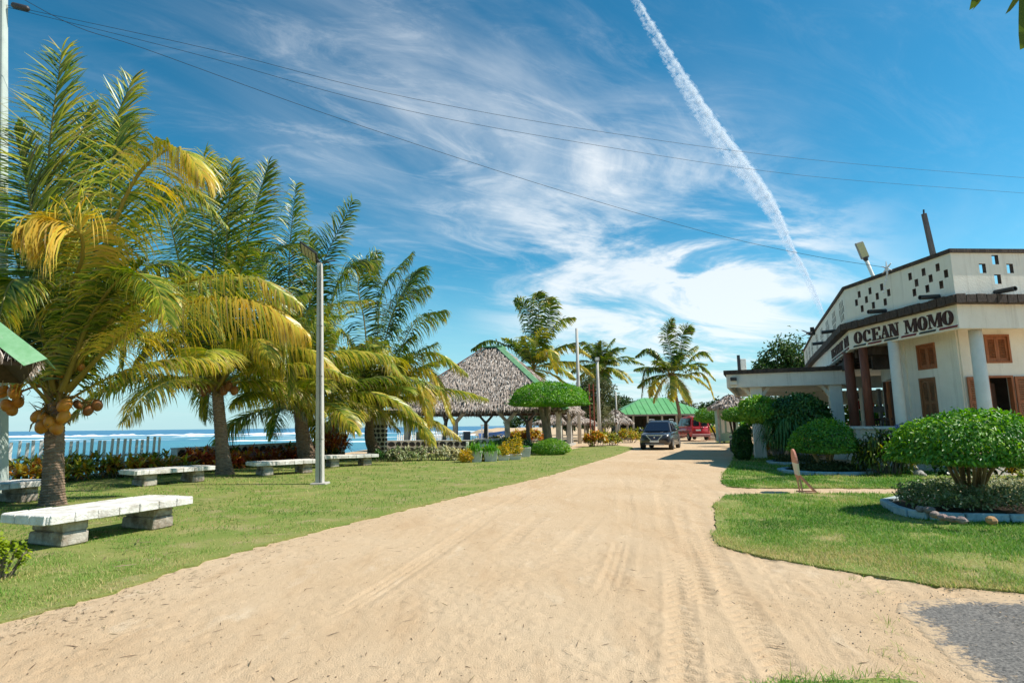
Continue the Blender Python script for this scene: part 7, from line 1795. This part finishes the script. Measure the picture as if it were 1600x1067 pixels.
# ------------------------------------------------------------------ green roofed house
def green_house():
    t = thing('green_roofed_house', 'long low open house with bright green hipped tin roof at the end of the track', 'house', (18.9, 78, 0))
    GR = M('green_roof_tin', (.10, .33, .11), (.15, .40, .16), rough=.5, scale=.8, spec=.4, grime=(.20, .40, .20), gscale=.5, glo=.55, ghi=.8)
    x0, x1, y0, y1, ze, zr = 13.0, 25.0, 73.5, 82.5, 2.75, 5.0
    A_ = [(x0, y0, ze), (x1, y0, ze), (x1, y1, ze), (x0, y1, ze), (x0 + 4.4, 78, zr), (x1 - 4.4, 78, zr)]
    m = MB(); m.add(A_ + [(x, y, z - .08) for x, y, z in A_], [(0, 1, 5, 4), (1, 2, 5), (2, 3, 4, 5), (3, 0, 4), (6, 10, 11, 7), (7, 11, 8), (8, 11, 10, 9), (9, 10, 6), (0, 6, 7, 1), (1, 7, 8, 2), (2, 8, 9, 3), (3, 9, 6, 0)]); m.build('roof', GR, t)
    # standing seams
    n = 15
    for k in range(1, n):
        x = x0 + (x1 - x0) * k / n; f = min(1, (x - x0) / 4.4, (x1 - x) / 4.4); yt = y0 + (78 - y0) * f; zt = ze + (zr - ze) * f
        m = MB(); m.bar((x, y0 - .02, ze + .02), (x, yt, zt + .02), .05, .05); m.build('seam', GR, t)
    m = MB(); m.bar((x0 - .05, y0 - .05, ze - .1), (x1 + .05, y0 - .05, ze - .1), .06, .2); m.build('eave_board', TIMBER, t)
    m = MB(); m.box((19, 80, 1.3), (11, .2, 2.7)); m.box((13.8, 78, 1.3), (.2, 4, 2.7)); m.box((24.2, 78, 1.3), (.2, 4, 2.7)); m.build('wall', M('dark_house_wall', (.06, .05, .045), (.09, .075, .06), rough=.9), t)
    m = MB(); m.box((19, 78.2, .1), (11.5, 8.6, .3)); m.build('floor_slab', CONCRETE, t)
    for k in range(7):
        m = MB(); m.box((13.5 + 1.83 * k, y0 + .5, 1.35), (.22, .22, 2.7)); m.build('post', CONCRETE, t)
    for k in range(3):
        m = MB(); m.box((15 + 3.4 * k, 79.85, 1.4), (1.2, .08, 1.6)); m.build('shutter', DOORWOOD, t)
green_house()
# pale green kiosk under the little shelter
t = thing('garden_kiosk', 'pale green kiosk wall under the little thatched shelter', 'kiosk', (17.0, 46.2, 0))
m = MB(); m.box((17.0, 46.3, 1.35), (1.5, 1.0, 2.5)); m.build('wall', M('pale_green_paint', (.36, .50, .42), (.30, .43, .36), rough=.8), t, bevel=.02)
for k in range(3): m = MB(); m.box((16.5 + .42 * k, 45.78, 1.5), (.26, .04, 1.5)); m.build('slat_panel', WHITE, t)
# stepped stone planters
ST = M('pale_garden_stone', (.55, .46, .36), (.42, .35, .28), rough=.9, scale=4, bump=.6, grime=(.66, .60, .52), gscale=3)
for (x, y, lb) in ((18.4, 50.5, 'stepped pale stone planter before the green kiosk'), (18.9, 54.5, 'low stone planter beside the red van')):
    t = thing('stone_planter', lb, 'planter', (x, y, 0))
    for k in range(3 if x < 18.6 else 2):
        for q in range(3):
            m = MB(); w = (1.5 - .35 * k) / 3; m.box((x - (1.5 - .35 * k) / 2 + w * (q + .5), y + .1 * k, .16 + .32 * k), (w - .02, 1.2 - .25 * k, .30)); m.build('stone_block', ST, t, bevel=.03, rough=.02, rseed=k * 3 + q)
    rg_ = np.random.default_rng(int(x)); V, F, T = dome_leaves((x, y + .2, 1.0 if x < 18.6 else .75), (.6, .4, .35), 500, .14, .06, rg_, flat=.8, droop=0, tmid=.6); mesh_np('plant', V, [F], YELLOWLEAF if x > 18.6 else TOPI, T, t)

# ------------------------------------------------------------------ vehicles
def wheel(parent, c, ax, r, w, rim):
    c = Vector(c); ax = Vector(ax).normalized(); m = MB()
    Mx = ax.to_track_quat('Z', 'Y').to_matrix()
    def put(prof, n=22):
        k = len(m.v); m.lathe(prof, n); m.v[k:] = [tuple(Mx @ Vector(v) + c) for v in m.v[k:]]
    put([(r * .62, -w / 2), (r * .92, -w / 2), (r, -w * .34), (r, w * .34), (r * .92, w / 2), (r * .62, w / 2)]); o = m.build('wheel', RUBBER, parent, smooth=False, world=False)
    m = MB(); put([(r * .61, -w * .30), (r * .63, w * .40), (r * .5, w * .46), (r * .16, w * .40), (r * .12, w * .46)], 20); rim_ = m.build('rim', rim, o, world=False)
    m = MB()
    for k in range(5):
        q = 2 * PI * k / 5; a = Vector((math.cos(q) * r * .12, math.sin(q) * r * .12, w * .47)); b = Vector((math.cos(q) * r * .56, math.sin(q) * r * .56, w * .49)); m.bar(Mx @ a + c, Mx @ b + c, .07, .02, up=ax)
    m.build('spoke', rim, o, world=False)
def loft(m, secs, closed_ends=True):
    n = len(secs[0]); k = len(m.v); vs = [p for s in secs for p in s]; fs = []
    for i in range(len(secs) - 1):
        for j in range(n): j2 = (j + 1) % n; fs.append((i * n + j, i * n + j2, (i + 1) * n + j2, (i + 1) * n + j))
    if closed_ends: fs += [tuple(reversed(range(n))), tuple((len(secs) - 1) * n + j for j in range(n))]
    m.add(vs, fs)
def sec(x, w, z0, z1, r=.12, top=.94):
    """rounded body section across the car at x"""
    return [(x, -w + r * .4, z0), (x, -w, z0 + r), (x, -w, z1 - (z1 - z0) * .35), (x, -w * top, z1 - r * .4), (x, -w * top + r, z1), (x, w * top - r, z1), (x, w * top, z1 - r * .4), (x, w, z1 - (z1 - z0) * .35), (x, w, z0 + r), (x, w - r * .4, z0)]
def car_paint(name, col, dust): return M(name, col, tuple(c * 1.25 for c in col), rough=.28, scale=2, spec=.6, coat=.6, grime=dust, gscale=1.4, glo=.56, ghi=.85)
GLASS = M('car_glass', (.012, .016, .030), rough=.06, spec=.9)
CHROME = M('chrome', (.70, .70, .72), rough=.18, metal=.9)
LAMPG = M('lamp_glass', (.62, .64, .66), (.35, .37, .40), rough=.12, scale=14, spec=.8)
PLATE = M('white_plate', (.75, .75, .73), rough=.5)
DUSTY = (.34, .27, .19)
def suv():
    hd = Vector((-.40, -.917, 0)); a = math.atan2(hd.y, hd.x)
    P = Vector((9.15, 36.2, 0))
    t = thing('parked_suv', 'dark grey sport utility car with dusty wheels facing down the track', 'car', P, a)
    paint = car_paint('dark_grey_paint', (.022, .022, .026), (.14, .115, .09))
    m = MB()     # x forward, front at +2.2
    loft(m, [sec(-2.2, .78, .50, .95), sec(-2.12, .88, .36, 1.08), sec(-1.2, .92, .28, 1.12), sec(.2, .92, .28, 1.10), sec(1.0, .92, .28, 1.06), sec(1.65, .90, .28, .99), sec(2.02, .84, .32, .92), sec(2.22, .70, .40, .80)])
    m.build('body', paint, t, smooth=True, world=False)
    m = MB()
    def cab(x, w, z0, z1, tw): return [(x[0], -w, z0), (x[1], -tw, z1 - .05), (x[1], -tw + .1, z1), (x[1], tw - .1, z1), (x[1], tw, z1 - .05), (x[0], w, z0)]
    loft(m, [cab((-2.1, -1.85), .84, 1.05, 1.58, .64), cab((-1.0, -1.0), .88, 1.10, 1.72, .66), cab((.1, .1), .88, 1.08, 1.72, .66), cab((.35, .30), .88, 1.07, 1.70, .66), cab((1.25, .55), .84, 1.02, 1.62, .64)])
    m.build('cabin', paint, t, smooth=False, world=False, bevel=.03)
    m = MB(); m.add([(1.235, -.74, 1.08), (1.235, .74, 1.08), (.60, .57, 1.575), (.60, -.57, 1.575)], [(0, 1, 2, 3)]); o = m.build('windscreen', GLASS, t, world=False)
    o.location.x += .035; o.location.z += .012; s = o.modifiers.new('thick', 'SOLIDIFY'); s.thickness = .012
    for sd in (-1, 1):
        for (xa, xb, ta, tb) in ((.12, .98, .16, .48), (-.85, .04, -.82, .08), (-1.85, -.95, -1.72, -.92)):
            m = MB(); m.add([(xa, sd * .905, 1.13), (xb, sd * (.905 if xb < .9 else .885), 1.11), (tb, sd * .70, 1.60), (ta, sd * .70, 1.60)], [(0, 1, 2, 3)]); w_ = m.build('side_window', GLASS, t, world=False); s = w_.modifiers.new('thick', 'SOLIDIFY'); s.thickness = .015
        m = MB(); m.ell((.95, sd * 1.02, 1.14), (.09, .13, .09), 10, 7); m.bar((.95, sd * .86, 1.10), (.95, sd * .98, 1.12), .05, .05); m.build('wing_mirror', paint, t, smooth=True, world=False)
        m = MB(); m.tube([(.3, sd * .60, 1.72), (.15, sd * .60, 1.79), (-1.4, sd * .60, 1.78), (-1.6, sd * .60, 1.68)], .028, 8); m.build('roof_rail', METALGREY, t, smooth=True, world=False)
        m = MB(); m.plate([(0, 0), (.30, -.04), (.40, .12), (.36, .20), (.05, .14)], (2.10, sd * .40, .74), (-.22, sd * 1, 0), (-.12, 0, 1), (1, 0, 0), -.06, .035); m.build('headlight', LAMPG, t, world=False, bevel=.01)
        m = MB(); m.ell((2.10, sd * .62, .47), (.06, .08, .07), 10, 6); m.build('fog_light', LAMPG, t, smooth=True, world=False)
        for x in (1.38, -1.36): wheel(t, (x, sd * .83, .36), (0, sd, 0), .365, .24, METALGREY)
        m = MB(); m.bar((1.75, sd * .93, .34), (-1.9, sd * .93, .34), .04, .16); m.build('side_sill', M('dusty_plastic', (.12, .10, .08), (.20, .16, .12), rough=.9), t, world=False)
    m = MB(); m.plate([(-.46, .19), (.46, .19), (.36, -.02), (.2, -.1), (-.2, -.1), (-.36, -.02)], (2.2, 0, .66), (0, 1, 0), (-.1, 0, 1), (1, 0, 0), -.02, .03); m.build('grille', M('blue_black_grille', (.03, .035, .09), rough=.3, spec=.6), t, world=False)
    m = MB(); m.bar((2.245, -.48, .85), (2.245, .48, .85), .02, .035); m.bar((2.24, -.46, .85), (2.25, -.2, .565), .02, .03); m.bar((2.24, .46, .85), (2.25, .2, .565), .02, .03); m.build('grille_trim', CHROME, t, world=False)
    m = MB(); m.ell((2.25, 0, .74), (.02, .055, .055), 10, 6); m.build('badge', CHROME, t, smooth=True, world=False)
    m = MB(); m.box((2.27, 0, .50), (.02, .52, .11)); m.build('number_plate', PLATE, t, world=False)
    m = MB(); m.box((2.18, 0, .33), (.10, 1.1, .09)); m.build('bumper_guard', METALGREY, t, bevel=.02, world=False)
    for sd in (-1, 1): m = MB(); m.bar((1.95, sd * .3, 1.0), (1.30, sd * .42, 1.075), .02, .02); m.build('bonnet_crease', paint, t, world=False)
suv()
def van():
    hd = Vector((-.10, .995, 0)); a = math.atan2(hd.y, hd.x)
    P = Vector((16.7, 54.6, 0))
    t = thing('parked_van', 'red small passenger van seen from its rear doors at the bend', 'van', P, a); t.scale = (1, 1, 1.07)
    paint = car_paint('red_van_paint', (.50, .022, .035), (.30, .06, .05)); 
    m = MB()
    loft(m, [sec(-2.12, .80, .45, 1.10, .1), sec(-2.05, .88, .34, 1.16, .1), sec(-1.0, .90, .28, 1.18, .1), sec(.6, .90, .28, 1.14, .1), sec(1.4, .88, .28, 1.05, .1), sec(1.9, .80, .32, .92, .1), sec(2.1, .66, .4, .75, .1)]); m.build('body', paint, t, smooth=True, world=False)
    def cab(xb, xt, w, z0, z1, tw): return [(xb, -w, z0), (xt, -tw, z1 - .10), (xt, -tw + .14, z1), (xt, tw - .14, z1), (xt, tw, z1 - .10), (xb, w, z0)]
    m = MB(); loft(m, [cab(-2.08, -1.98, .86, 1.1, 1.98, .74), cab(-1.0, -1.0, .88, 1.15, 2.05, .76), cab(.2, .2, .88, 1.13, 2.03, .75), cab(.75, .45, .88, 1.11, 1.98, .73), cab(1.55, .6, .84, 1.02, 1.9, .70)]); m.build('cabin', paint, t, bevel=.04, world=False)
    for sd in (-1, 1):
        # rear door pane and door seam
        m = MB(); m.plate([(0, 0), (.56, 0), (.50, .60), (.05, .60)], (-2.085, sd * .10, 1.22), (0, sd, 0), (.10, 0, 1), (-1, 0, 0), 0, .012); m.build('rear_window', GLASS, t, world=False, bevel=.004)
        m = MB(); m.box((-2.09, sd * .78, .98), (.08, .12, .42)); m.build('tail_light', M('tail_light_red', (.55, .05, .04), rough=.2, spec=.6), t, world=False, bevel=.015)
        for (xa, xb, ta, tb) in ((-1.85, -1.05, -1.78, -1.05), (-.95, .05, -.95, .05), (.14, 1.05, .14, .52)):
            m = MB(); m.add([(xa, sd * .895, 1.2), (xb, sd * .895, 1.18), (tb, sd * .785, 1.84), (ta, sd * .785, 1.84)], [(0, 1, 2, 3)]); w_ = m.build('side_window', GLASS, t, world=False); s = w_.modifiers.new('thick', 'SOLIDIFY'); s.thickness = .02
        for x in (1.3, -1.35): wheel(t, (x, sd * .81, .33), (0, sd, 0), .33, .2, CHROME)
        m = MB(); m.ell((1.2, sd * 1.0, 1.15), (.08, .12, .1), 8, 6); m.build('wing_mirror', METALDARK, t, smooth=True, world=False)
        m = MB(); m.bar((1.2, sd * .91, .72), (-1.7, sd * .91, .74), .03, .09); m.build('side_moulding', M('dark_red_plastic', (.10, .03, .03), rough=.6), t, world=False)
    m = MB(); m.box((-2.12, 0, 1.15), (.02, .02, 1.4)); m.build('door_seam', METALDARK, t, world=False)
    m = MB(); m.box((-2.13, 0, .42), (.16, 1.72, .24)); m.build('rear_bumper', M('worn_pink_bumper', (.30, .12, .12), (.38, .2, .19), rough=.6), t, bevel=.04, world=False)
    m = MB(); m.box((-2.155, .25, .86), (.02, .46, .12)); m.build('number_plate', PLATE, t, world=False)
    m = MB(); m.box((-2.14, -.12, 1.02), (.03, .2, .04)); m.build('door_handle', METALDARK, t, world=False)
    m = MB(); m.ell((-2.12, -.22, 1.1), (.015, .05, .05), 8, 5); m.build('badge', CHROME, t, smooth=True, world=False)
van()
def motorcycle():
    P = Vector((11.75, 31.2, 0)); t = thing('parked_motorcycle', 'small grey motorcycle partly hidden behind the oval clipped bush', 'motorcycle', P, math.radians(-100))
    for x in (-.6, .6):
        m = MB(); k = 0; m.lathe([(.2, -.045), (.29, -.05), (.30, 0), (.29, .05), (.2, .045)], 18); Mx = Matrix.Rotation(PI / 2, 3, 'X'); m.v = [tuple(Mx @ Vector(v) + Vector((x, 0, .3))) for v in m.v]; m.build('wheel', RUBBER, t, world=False)
    GM = M('grey_fairing', (.34, .34, .37), (.25, .25, .27), rough=.35, spec=.5)
    m = MB(); m.ell((.05, 0, .72), (.32, .13, .14), 12, 8); m.build('fuel_tank', GM, t, smooth=True, world=False)
    m = MB(); m.ell((-.4, 0, .76), (.36, .13, .07), 12, 8); m.build('seat', METALDARK, t, smooth=True, world=False)
    m = MB(); m.box((0, 0, .42), (.42, .22, .3)); m.build('engine', METALGREY, t, bevel=.04, world=False)
    m = MB(); m.tube([(.6, .07, .3), (.42, .07, .95)], .025, 7); m.tube([(.6, -.07, .3), (.42, -.07, .95)], .025, 7); m.build('fork', CHROME, t, world=False)
    m = MB(); m.tube([(.33, -.36, 1.03), (.42, -.15, 1.0), (.42, .15, 1.0), (.33, .36, 1.03)], .016, 7); m.build('handlebar', METALDARK, t, world=False)
    m = MB(); m.ell((.5, 0, .9), (.09, .1, .1), 10, 7); m.build('headlight', LAMPG, t, smooth=True, world=False)
    m = MB(); m.box((-.78, 0, .55), (.3, .14, .04)); m.box((.62, 0, .63), (.4, .12, .03)); m.build('mudguard', GM, t, bevel=.01, world=False)
motorcycle()

# ------------------------------------------------------------------ round pavement sign, seen nearly edge on
def pavement_sign():
    P = PZ(1250, 769); t = thing('pavement_sign', 'thin round pink and white pavement sign on splayed legs by the side path', 'sign', (P.x, P.y, 0))
    WOODP = M('pinkish_wood', (.55, .30, .20), (.45, .24, .16), rough=.7, scale=6); PNK = M('sign_salmon', (.62, .26, .18), (.55, .22, .15), rough=.6); CR = M('sign_cream', (.74, .66, .55), (.66, .58, .48), rough=.6)
    c = Vector((P.x - .05, P.y, .60)); tilt = .10
    # the disc stands almost in the line of sight
    dr = Vector((P.x, P.y, 0)).normalized(); yaw = .17; e = Vector((dr.x * math.cos(yaw) - dr.y * math.sin(yaw), dr.x * math.sin(yaw) + dr.y * math.cos(yaw), 0)); o = Vector((e.y, -e.x, 0)) ; up = Vector((o.x * -tilt, o.y * -tilt, 1)).normalized(); nn = e.cross(up)
    rx, rz = .30, .33
    def disc(a0, a1, mat, nm, n=14):
        poly = [(rx * math.cos(a0 + (a1 - a0) * k / n), rz * math.sin(a0 + (a1 - a0) * k / n)) for k in range(n + 1)]
        m = MB(); m.plate(poly, c, e, up, nn, -.018, .018); m.build(nm, mat, t)
    disc(.1, PI - .1, PNK, 'upper_half')
    a_ = .1; poly = [(rx * math.cos(a_), rz * math.sin(a_) - .002), (-rx * math.cos(a_), rz * math.sin(a_) - .002), (-rx * math.cos(.75), -rz * math.sin(.75)), (rx * math.cos(.75), -rz * math.sin(.75))]
    m = MB(); m.plate(poly, c, e, up, nn, -.018, .018); m.build('middle_band', CR, t)
    disc(PI + .752, 2 * PI - .752, PNK, 'lower_part')
    for s in (-1, 1):
        a = c + e * s * .16 - up * .22; m = MB(); m.bar(a + up * .1, Vector((a.x, a.y, .01)) + o * .05 , .028, .028); m.build('leg', WOODP, t)
        b = Vector((a.x, a.y, 0)) + o * .34; m = MB(); m.bar(a - nn * -.02, b, .028, .028); m.build('leg', WOODP, t)
        m = MB(); m.bar(Vector((a.x, a.y, .015)) - o * .03, b + Vector((0, 0, .015)) + o * .04, .022, .022); m.build('foot_bar', WOODP, t)
    m = MB(); m.bar(c - up * .20 - e * .16, c - up * .20 + e * .16, .03, .03); m.build('cross_bar', WOODP, t)
pavement_sign()

# ------------------------------------------------------------------ cables
CAB = M('black_cable', (.02, .02, .022), rough=.6)
def cable(label, pts, r, group='overhead cables', n=40):
    t = None; m = MB(); m.tube(spline(pts, n), r, 6); o = m.build('power_cable', CAB, None, smooth=True); tag(o, label, 'cable', group)
q0 = POLE_TOP + Vector((.05, 0, -.1))
cable('upper of the two long cables running from the left pole right across the sky', [q0, PY(340, 80, 14.5), PY(600, 145, 16), PY(900, 200, 18), PY(1250, 248, 21), PY(1600, 278, 24), PY(1800, 292, 26)], .0055)
cable('lower of the two long cables running from the left pole right across the sky', [q0 + Vector((0, 0, -.05)), PY(310, 86, 14.5), PY(600, 165, 16), PY(900, 222, 18), PY(1250, 274, 21), PY(1600, 302, 24), PY(1800, 316, 26)], .0055)
cable('single cable sagging from the upper left down to the star on the restaurant parapet', [PY(-40, -45, 12), PY(110, 38, 13), PY(230, 78, 14), PY(520, 182, 16.5), PY(850, 290, 19), PY(1100, 362, 20), PY(1260, 398, 20), STAR + Vector((0, 0, .02))], .0065)
a, b = PY(18, 8, 13.05), PY(46, 15, 13.1)
m = MB(); m.tube([a, a.lerp(b, .1), a.lerp(b, .9), b], [.03, .075, .075, .03], 8); o = m.build('cable_clamp', METALDARK, None, smooth=True); tag(o, 'black cable clamp at the top of the left pole', 'clamp')

# ------------------------------------------------------------------ distant shore and boats
def headland():
    V = []; mb = MB()
    mb.add([(-9, 300, -1.7), (60, 280, -1.7), (120, 320, -1.7), (120, 420, -1.7), (-20, 420, -1.7), (-4, 305, .25), (58, 286, .35), (118, 324, .35), (118, 418, .35), (-12, 418, .25)], [(0, 1, 6, 5), (1, 2, 7, 6), (2, 3, 8, 7), (3, 4, 9, 8), (4, 0, 5, 9), (5, 6, 7, 8, 9)])
    o = mb.build('sand_spit', SAND); tag(o, 'pale sand spit across the bay seen through the pavilion', kind='structure')
headland()
tree('headland_wood', 'low dark wooded point across the bay seen through the pavilion', (4, 330, 0), 9.5, [(-4, 0, 3.6, 4.5, 3, 3.0), (2, 0, 5.2, 5, 3, 3.6), (8, 0, 6.0, 5, 3, 4), (14, 0, 5.0, 5, 3, 3.5), (22, 0, 5.4, 6, 3, 4)], 420, 1.6, .9, TREELEAF, 260, r=.3, limbs=False)
def boat(label, x, y, L, col, a):
    t = thing('beached_boat', label, 'boat', (x, y, 0), a, 'boats drawn up on the beach')
    secs = []
    for k in range(7):
        s = k / 6; w = .5 * math.sin(PI * min(.5 + .5 * (1 - s), 1)) * (1 if s < .9 else .4) + .05; w = max(.06, .55 * (1 - s ** 3)); zz = .75 + .3 * s ** 2
        secs.append([(-L / 2 + L * s, -w, zz), (-L / 2 + L * s, -w * .6, .12 + .3 * s ** 3), (-L / 2 + L * s, w * .6, .12 + .3 * s ** 3), (-L / 2 + L * s, w, zz), (-L / 2 + L * s, w * .85, zz - .02), (-L / 2 + L * s, w * .5, .28 + .3 * s ** 3), (-L / 2 + L * s, -w * .5, .28 + .3 * s ** 3), (-L / 2 + L * s, -w * .85, zz - .02)])
    m = MB(); loft(m, secs); m.build('hull', col, t, world=False)
    for x_ in (-.2, .18): m = MB(); m.box((L * x_, 0, .62), (.25, .86, .05)); m.build('thwart', TIMBER, t, world=False)
boat('blue boat drawn up on the beach seen through the pavilion posts', -2.0, 62, 3.2, M('blue_boat', (.03, .10, .30), rough=.5), .4)
boat('pale rose boat on the beach right of the blue one', -.3, 66, 4.2, M('rose_boat', (.45, .28, .27), (.35, .2, .2), rough=.6), .1)
boat('dark and white boat on the beach at the right of the pavilion gap', 1.0, 72, 3.6, M('white_boat', (.6, .58, .55), rough=.6), .2)
t = thing('beach_table', 'small white wooden stand on the beach near the blue boat', 'stand', (-2.9, 60, 0))
for x in (-3.2, -2.6): m = MB(); m.box((x, 60, .8), (.12, .12, 1.7)); m.build('post', PICK, t)
m = MB(); m.box((-2.9, 60, 1.6), (.9, .1, .12)); m.build('rail', PICK, t)

# ------------------------------------------------------------------ overhanging twig at the top right
def twig():
    base = Vector((6.4, .6, 0)); t = thing('overhanging_tree', 'leafy green twigs hanging into the top right corner', 'tree', base)
    m = MB(); tips = [PY(1612, -40, 2.2), PY(1530, -30, 2.35), PY(1640, 20, 2.15)]
    m.tube(spline([base + Vector((0, 0, -.1)), base + Vector((-.1, .1, 1.8)), base + Vector((-.9, .3, 3.2)), tips[0] + Vector((.3, 0, .25))], 12), [.09 - .007 * k for k in range(12)], 8)
    for tp in tips: m.tube(spline([base + Vector((-.9, .3, 3.2)), tips[0] + Vector((.3, 0, .25)), tp], 9), [.014 - .001 * k for k in range(9)], 6)
    m.build('trunk', GREYBARK, t, smooth=True)
    LM = LEAF('big_shiny_leaf', [(0, (.05, .09, .012)), (1, (.16, .20, .03))], rough=.4, trans=.45)
    def leaf(px0, py0, px1, py1, Y, w, n_=(0, -1, .3), tv=.5):
        a, b = PY(px0, py0, Y), PY(px1, py1, Y); d = (b - a); s = d.normalized().cross(Vector(n_)).normalized(); K_ = 7; vs = []; fs = []
        for k in range(K_):
            f = k / (K_ - 1); ww = w * math.sin(PI * (f * .93 + .03)) ** .7; p = a + d * f + Vector((0, -.03 * math.sin(PI * f), 0))
            vs += [p - s * ww / 2 + Vector((0, .02, 0)), p, p + s * ww / 2 + Vector((0, .02, 0))]
        for k in range(K_ - 1):
            for j in range(2): fs.append((3 * k + j, 3 * k + j + 1, 3 * k + j + 4, 3 * k + j + 3))
        mesh_np('leaf', [tuple(v) for v in vs], [fs], LM, np.full(len(vs), tv), t, smooth=True)
    leaf(1606, -40, 1604, 74, 2.2, .085, tv=.25); leaf(1600, -30, 1578, 18, 2.2, .024, tv=.9); leaf(1538, -40, 1522, 12, 2.35, .05, tv=.2); leaf(1625, -20, 1640, 60, 2.15, .08, tv=.6); leaf(1560, -60, 1550, -8, 2.3, .05); leaf(1590, -70, 1580, -10, 2.25, .05)
twig()

# ------------------------------------------------------------------ contrail: thousands of small translucent ice puffs high up
def contrail():
    m = bpy.data.materials.new('contrail_ice'); m.use_nodes = True; nt = m.node_tree; L = nt.links.new; nt.nodes.clear()
    out = N(nt, 'ShaderNodeOutputMaterial'); df = N(nt, 'ShaderNodeBsdfDiffuse'); df.inputs[0].default_value = (.95, .96, .97, 1); tl_ = N(nt, 'ShaderNodeBsdfTranslucent'); tl_.inputs[0].default_value = (.95, .96, .97, 1)
    a_ = N(nt, 'ShaderNodeMixShader'); a_.inputs[0].default_value = .5; L(df.outputs[0], a_.inputs[1]); L(tl_.outputs[0], a_.inputs[2])
    tr = N(nt, 'ShaderNodeBsdfTransparent'); mx = N(nt, 'ShaderNodeMixShader'); mx.inputs[0].default_value = .065; L(tr.outputs[0], mx.inputs[1]); L(a_.outputs[0], mx.inputs[2]); L(mx.outputs[0], out.inputs['Surface'])
    Z = 1500.
    pts = [PZ(975, -40, Z), PZ(992, 0, Z), PZ(1020, 50, Z), PZ(1062, 120, Z), PZ(1105, 190, Z), PZ(1150, 252, Z), PZ(1190, 305, Z), PZ(1215, 345, Z), PZ(1235, 390, Z), PZ(1258, 430, Z), PZ(1276, 470, Z), PZ(1290, 505, Z)]
    wd = [9, 10, 12, 16, 20, 23, 20, 14, 10, 8, 7, 6]          # width in metres-ish, scaled with distance below
    rng = np.random.default_rng(3)
    C = np.array([tuple(p) for p in spline(pts, 400)]); W = np.interp(np.linspace(0, 1, 400), np.linspace(0, 1, len(wd)), wd)
    dist = np.linalg.norm(C - np.array([0, 0, CAM_H]), axis=1)
    seg = np.linalg.norm(np.diff(C, axis=0), axis=1); cum = np.concatenate([[0], np.cumsum(seg / dist[:-1])]); cum /= cum[-1]
    n = 8000
    s = rng.uniform(0, 1, n); i = np.clip(np.searchsorted(cum, s), 1, 399); f = (s - cum[i - 1]) / (cum[i] - cum[i - 1] + 1e-12)
    P = C[i - 1] * (1 - f)[:, None] + C[i] * f[:, None]; T = nrm(C[i] - C[i - 1]); D = np.linalg.norm(P, axis=1)
    sd = nrm(np.cross(T, np.array([[0, 0, 1.]]))); up = np.cross(sd, T)
    wpx = W[i] * D / 900. * .5
    # denser bright rib along one side, feathery other side
    edge = rng.uniform(0, 1, n) < .45
    lat = np.where(edge, rng.normal(.72, .12, n), rng.uniform(-1, .9, n)); clump = np.sin(s * 420) * .5 + np.sin(s * 263 + 1) * .5
    lat = lat + np.where(edge, 0, .16 * clump)
    fade = np.clip((1.02 - s) * 7, .35, 1)
    P = P + sd * (lat * wpx)[:, None] + up * (rng.normal(0, .3, n) * wpx)[:, None]
    r = wpx * rng.uniform(.16, .46, n) * (1 + .35 * clump) * fade
    # octahedra
    o = np.array([[1, 0, 0], [-1, 0, 0], [0, 1, 0], [0, -1, 0], [0, 0, 1], [0, 0, -1]], float)
    Q = nrm(rng.normal(0, 1, (n, 3)))
    V = P[:, None] + o[None] * (r[:, None] * rng.uniform(.6, 1.5, (n, 6)))[:, :, None]
    fc = np.array([[0, 2, 4], [2, 1, 4], [1, 3, 4], [3, 0, 4], [2, 0, 5], [1, 2, 5], [3, 1, 5], [0, 3, 5]])
    F = (np.arange(n) * 6)[:, None, None] + fc[None]
    ob = mesh_np('contrail', V.reshape(-1, 3), [F.reshape(-1, 3)], m)
    tag(ob, 'long white aircraft vapour trail slanting down the sky', kind='stuff')
contrail()
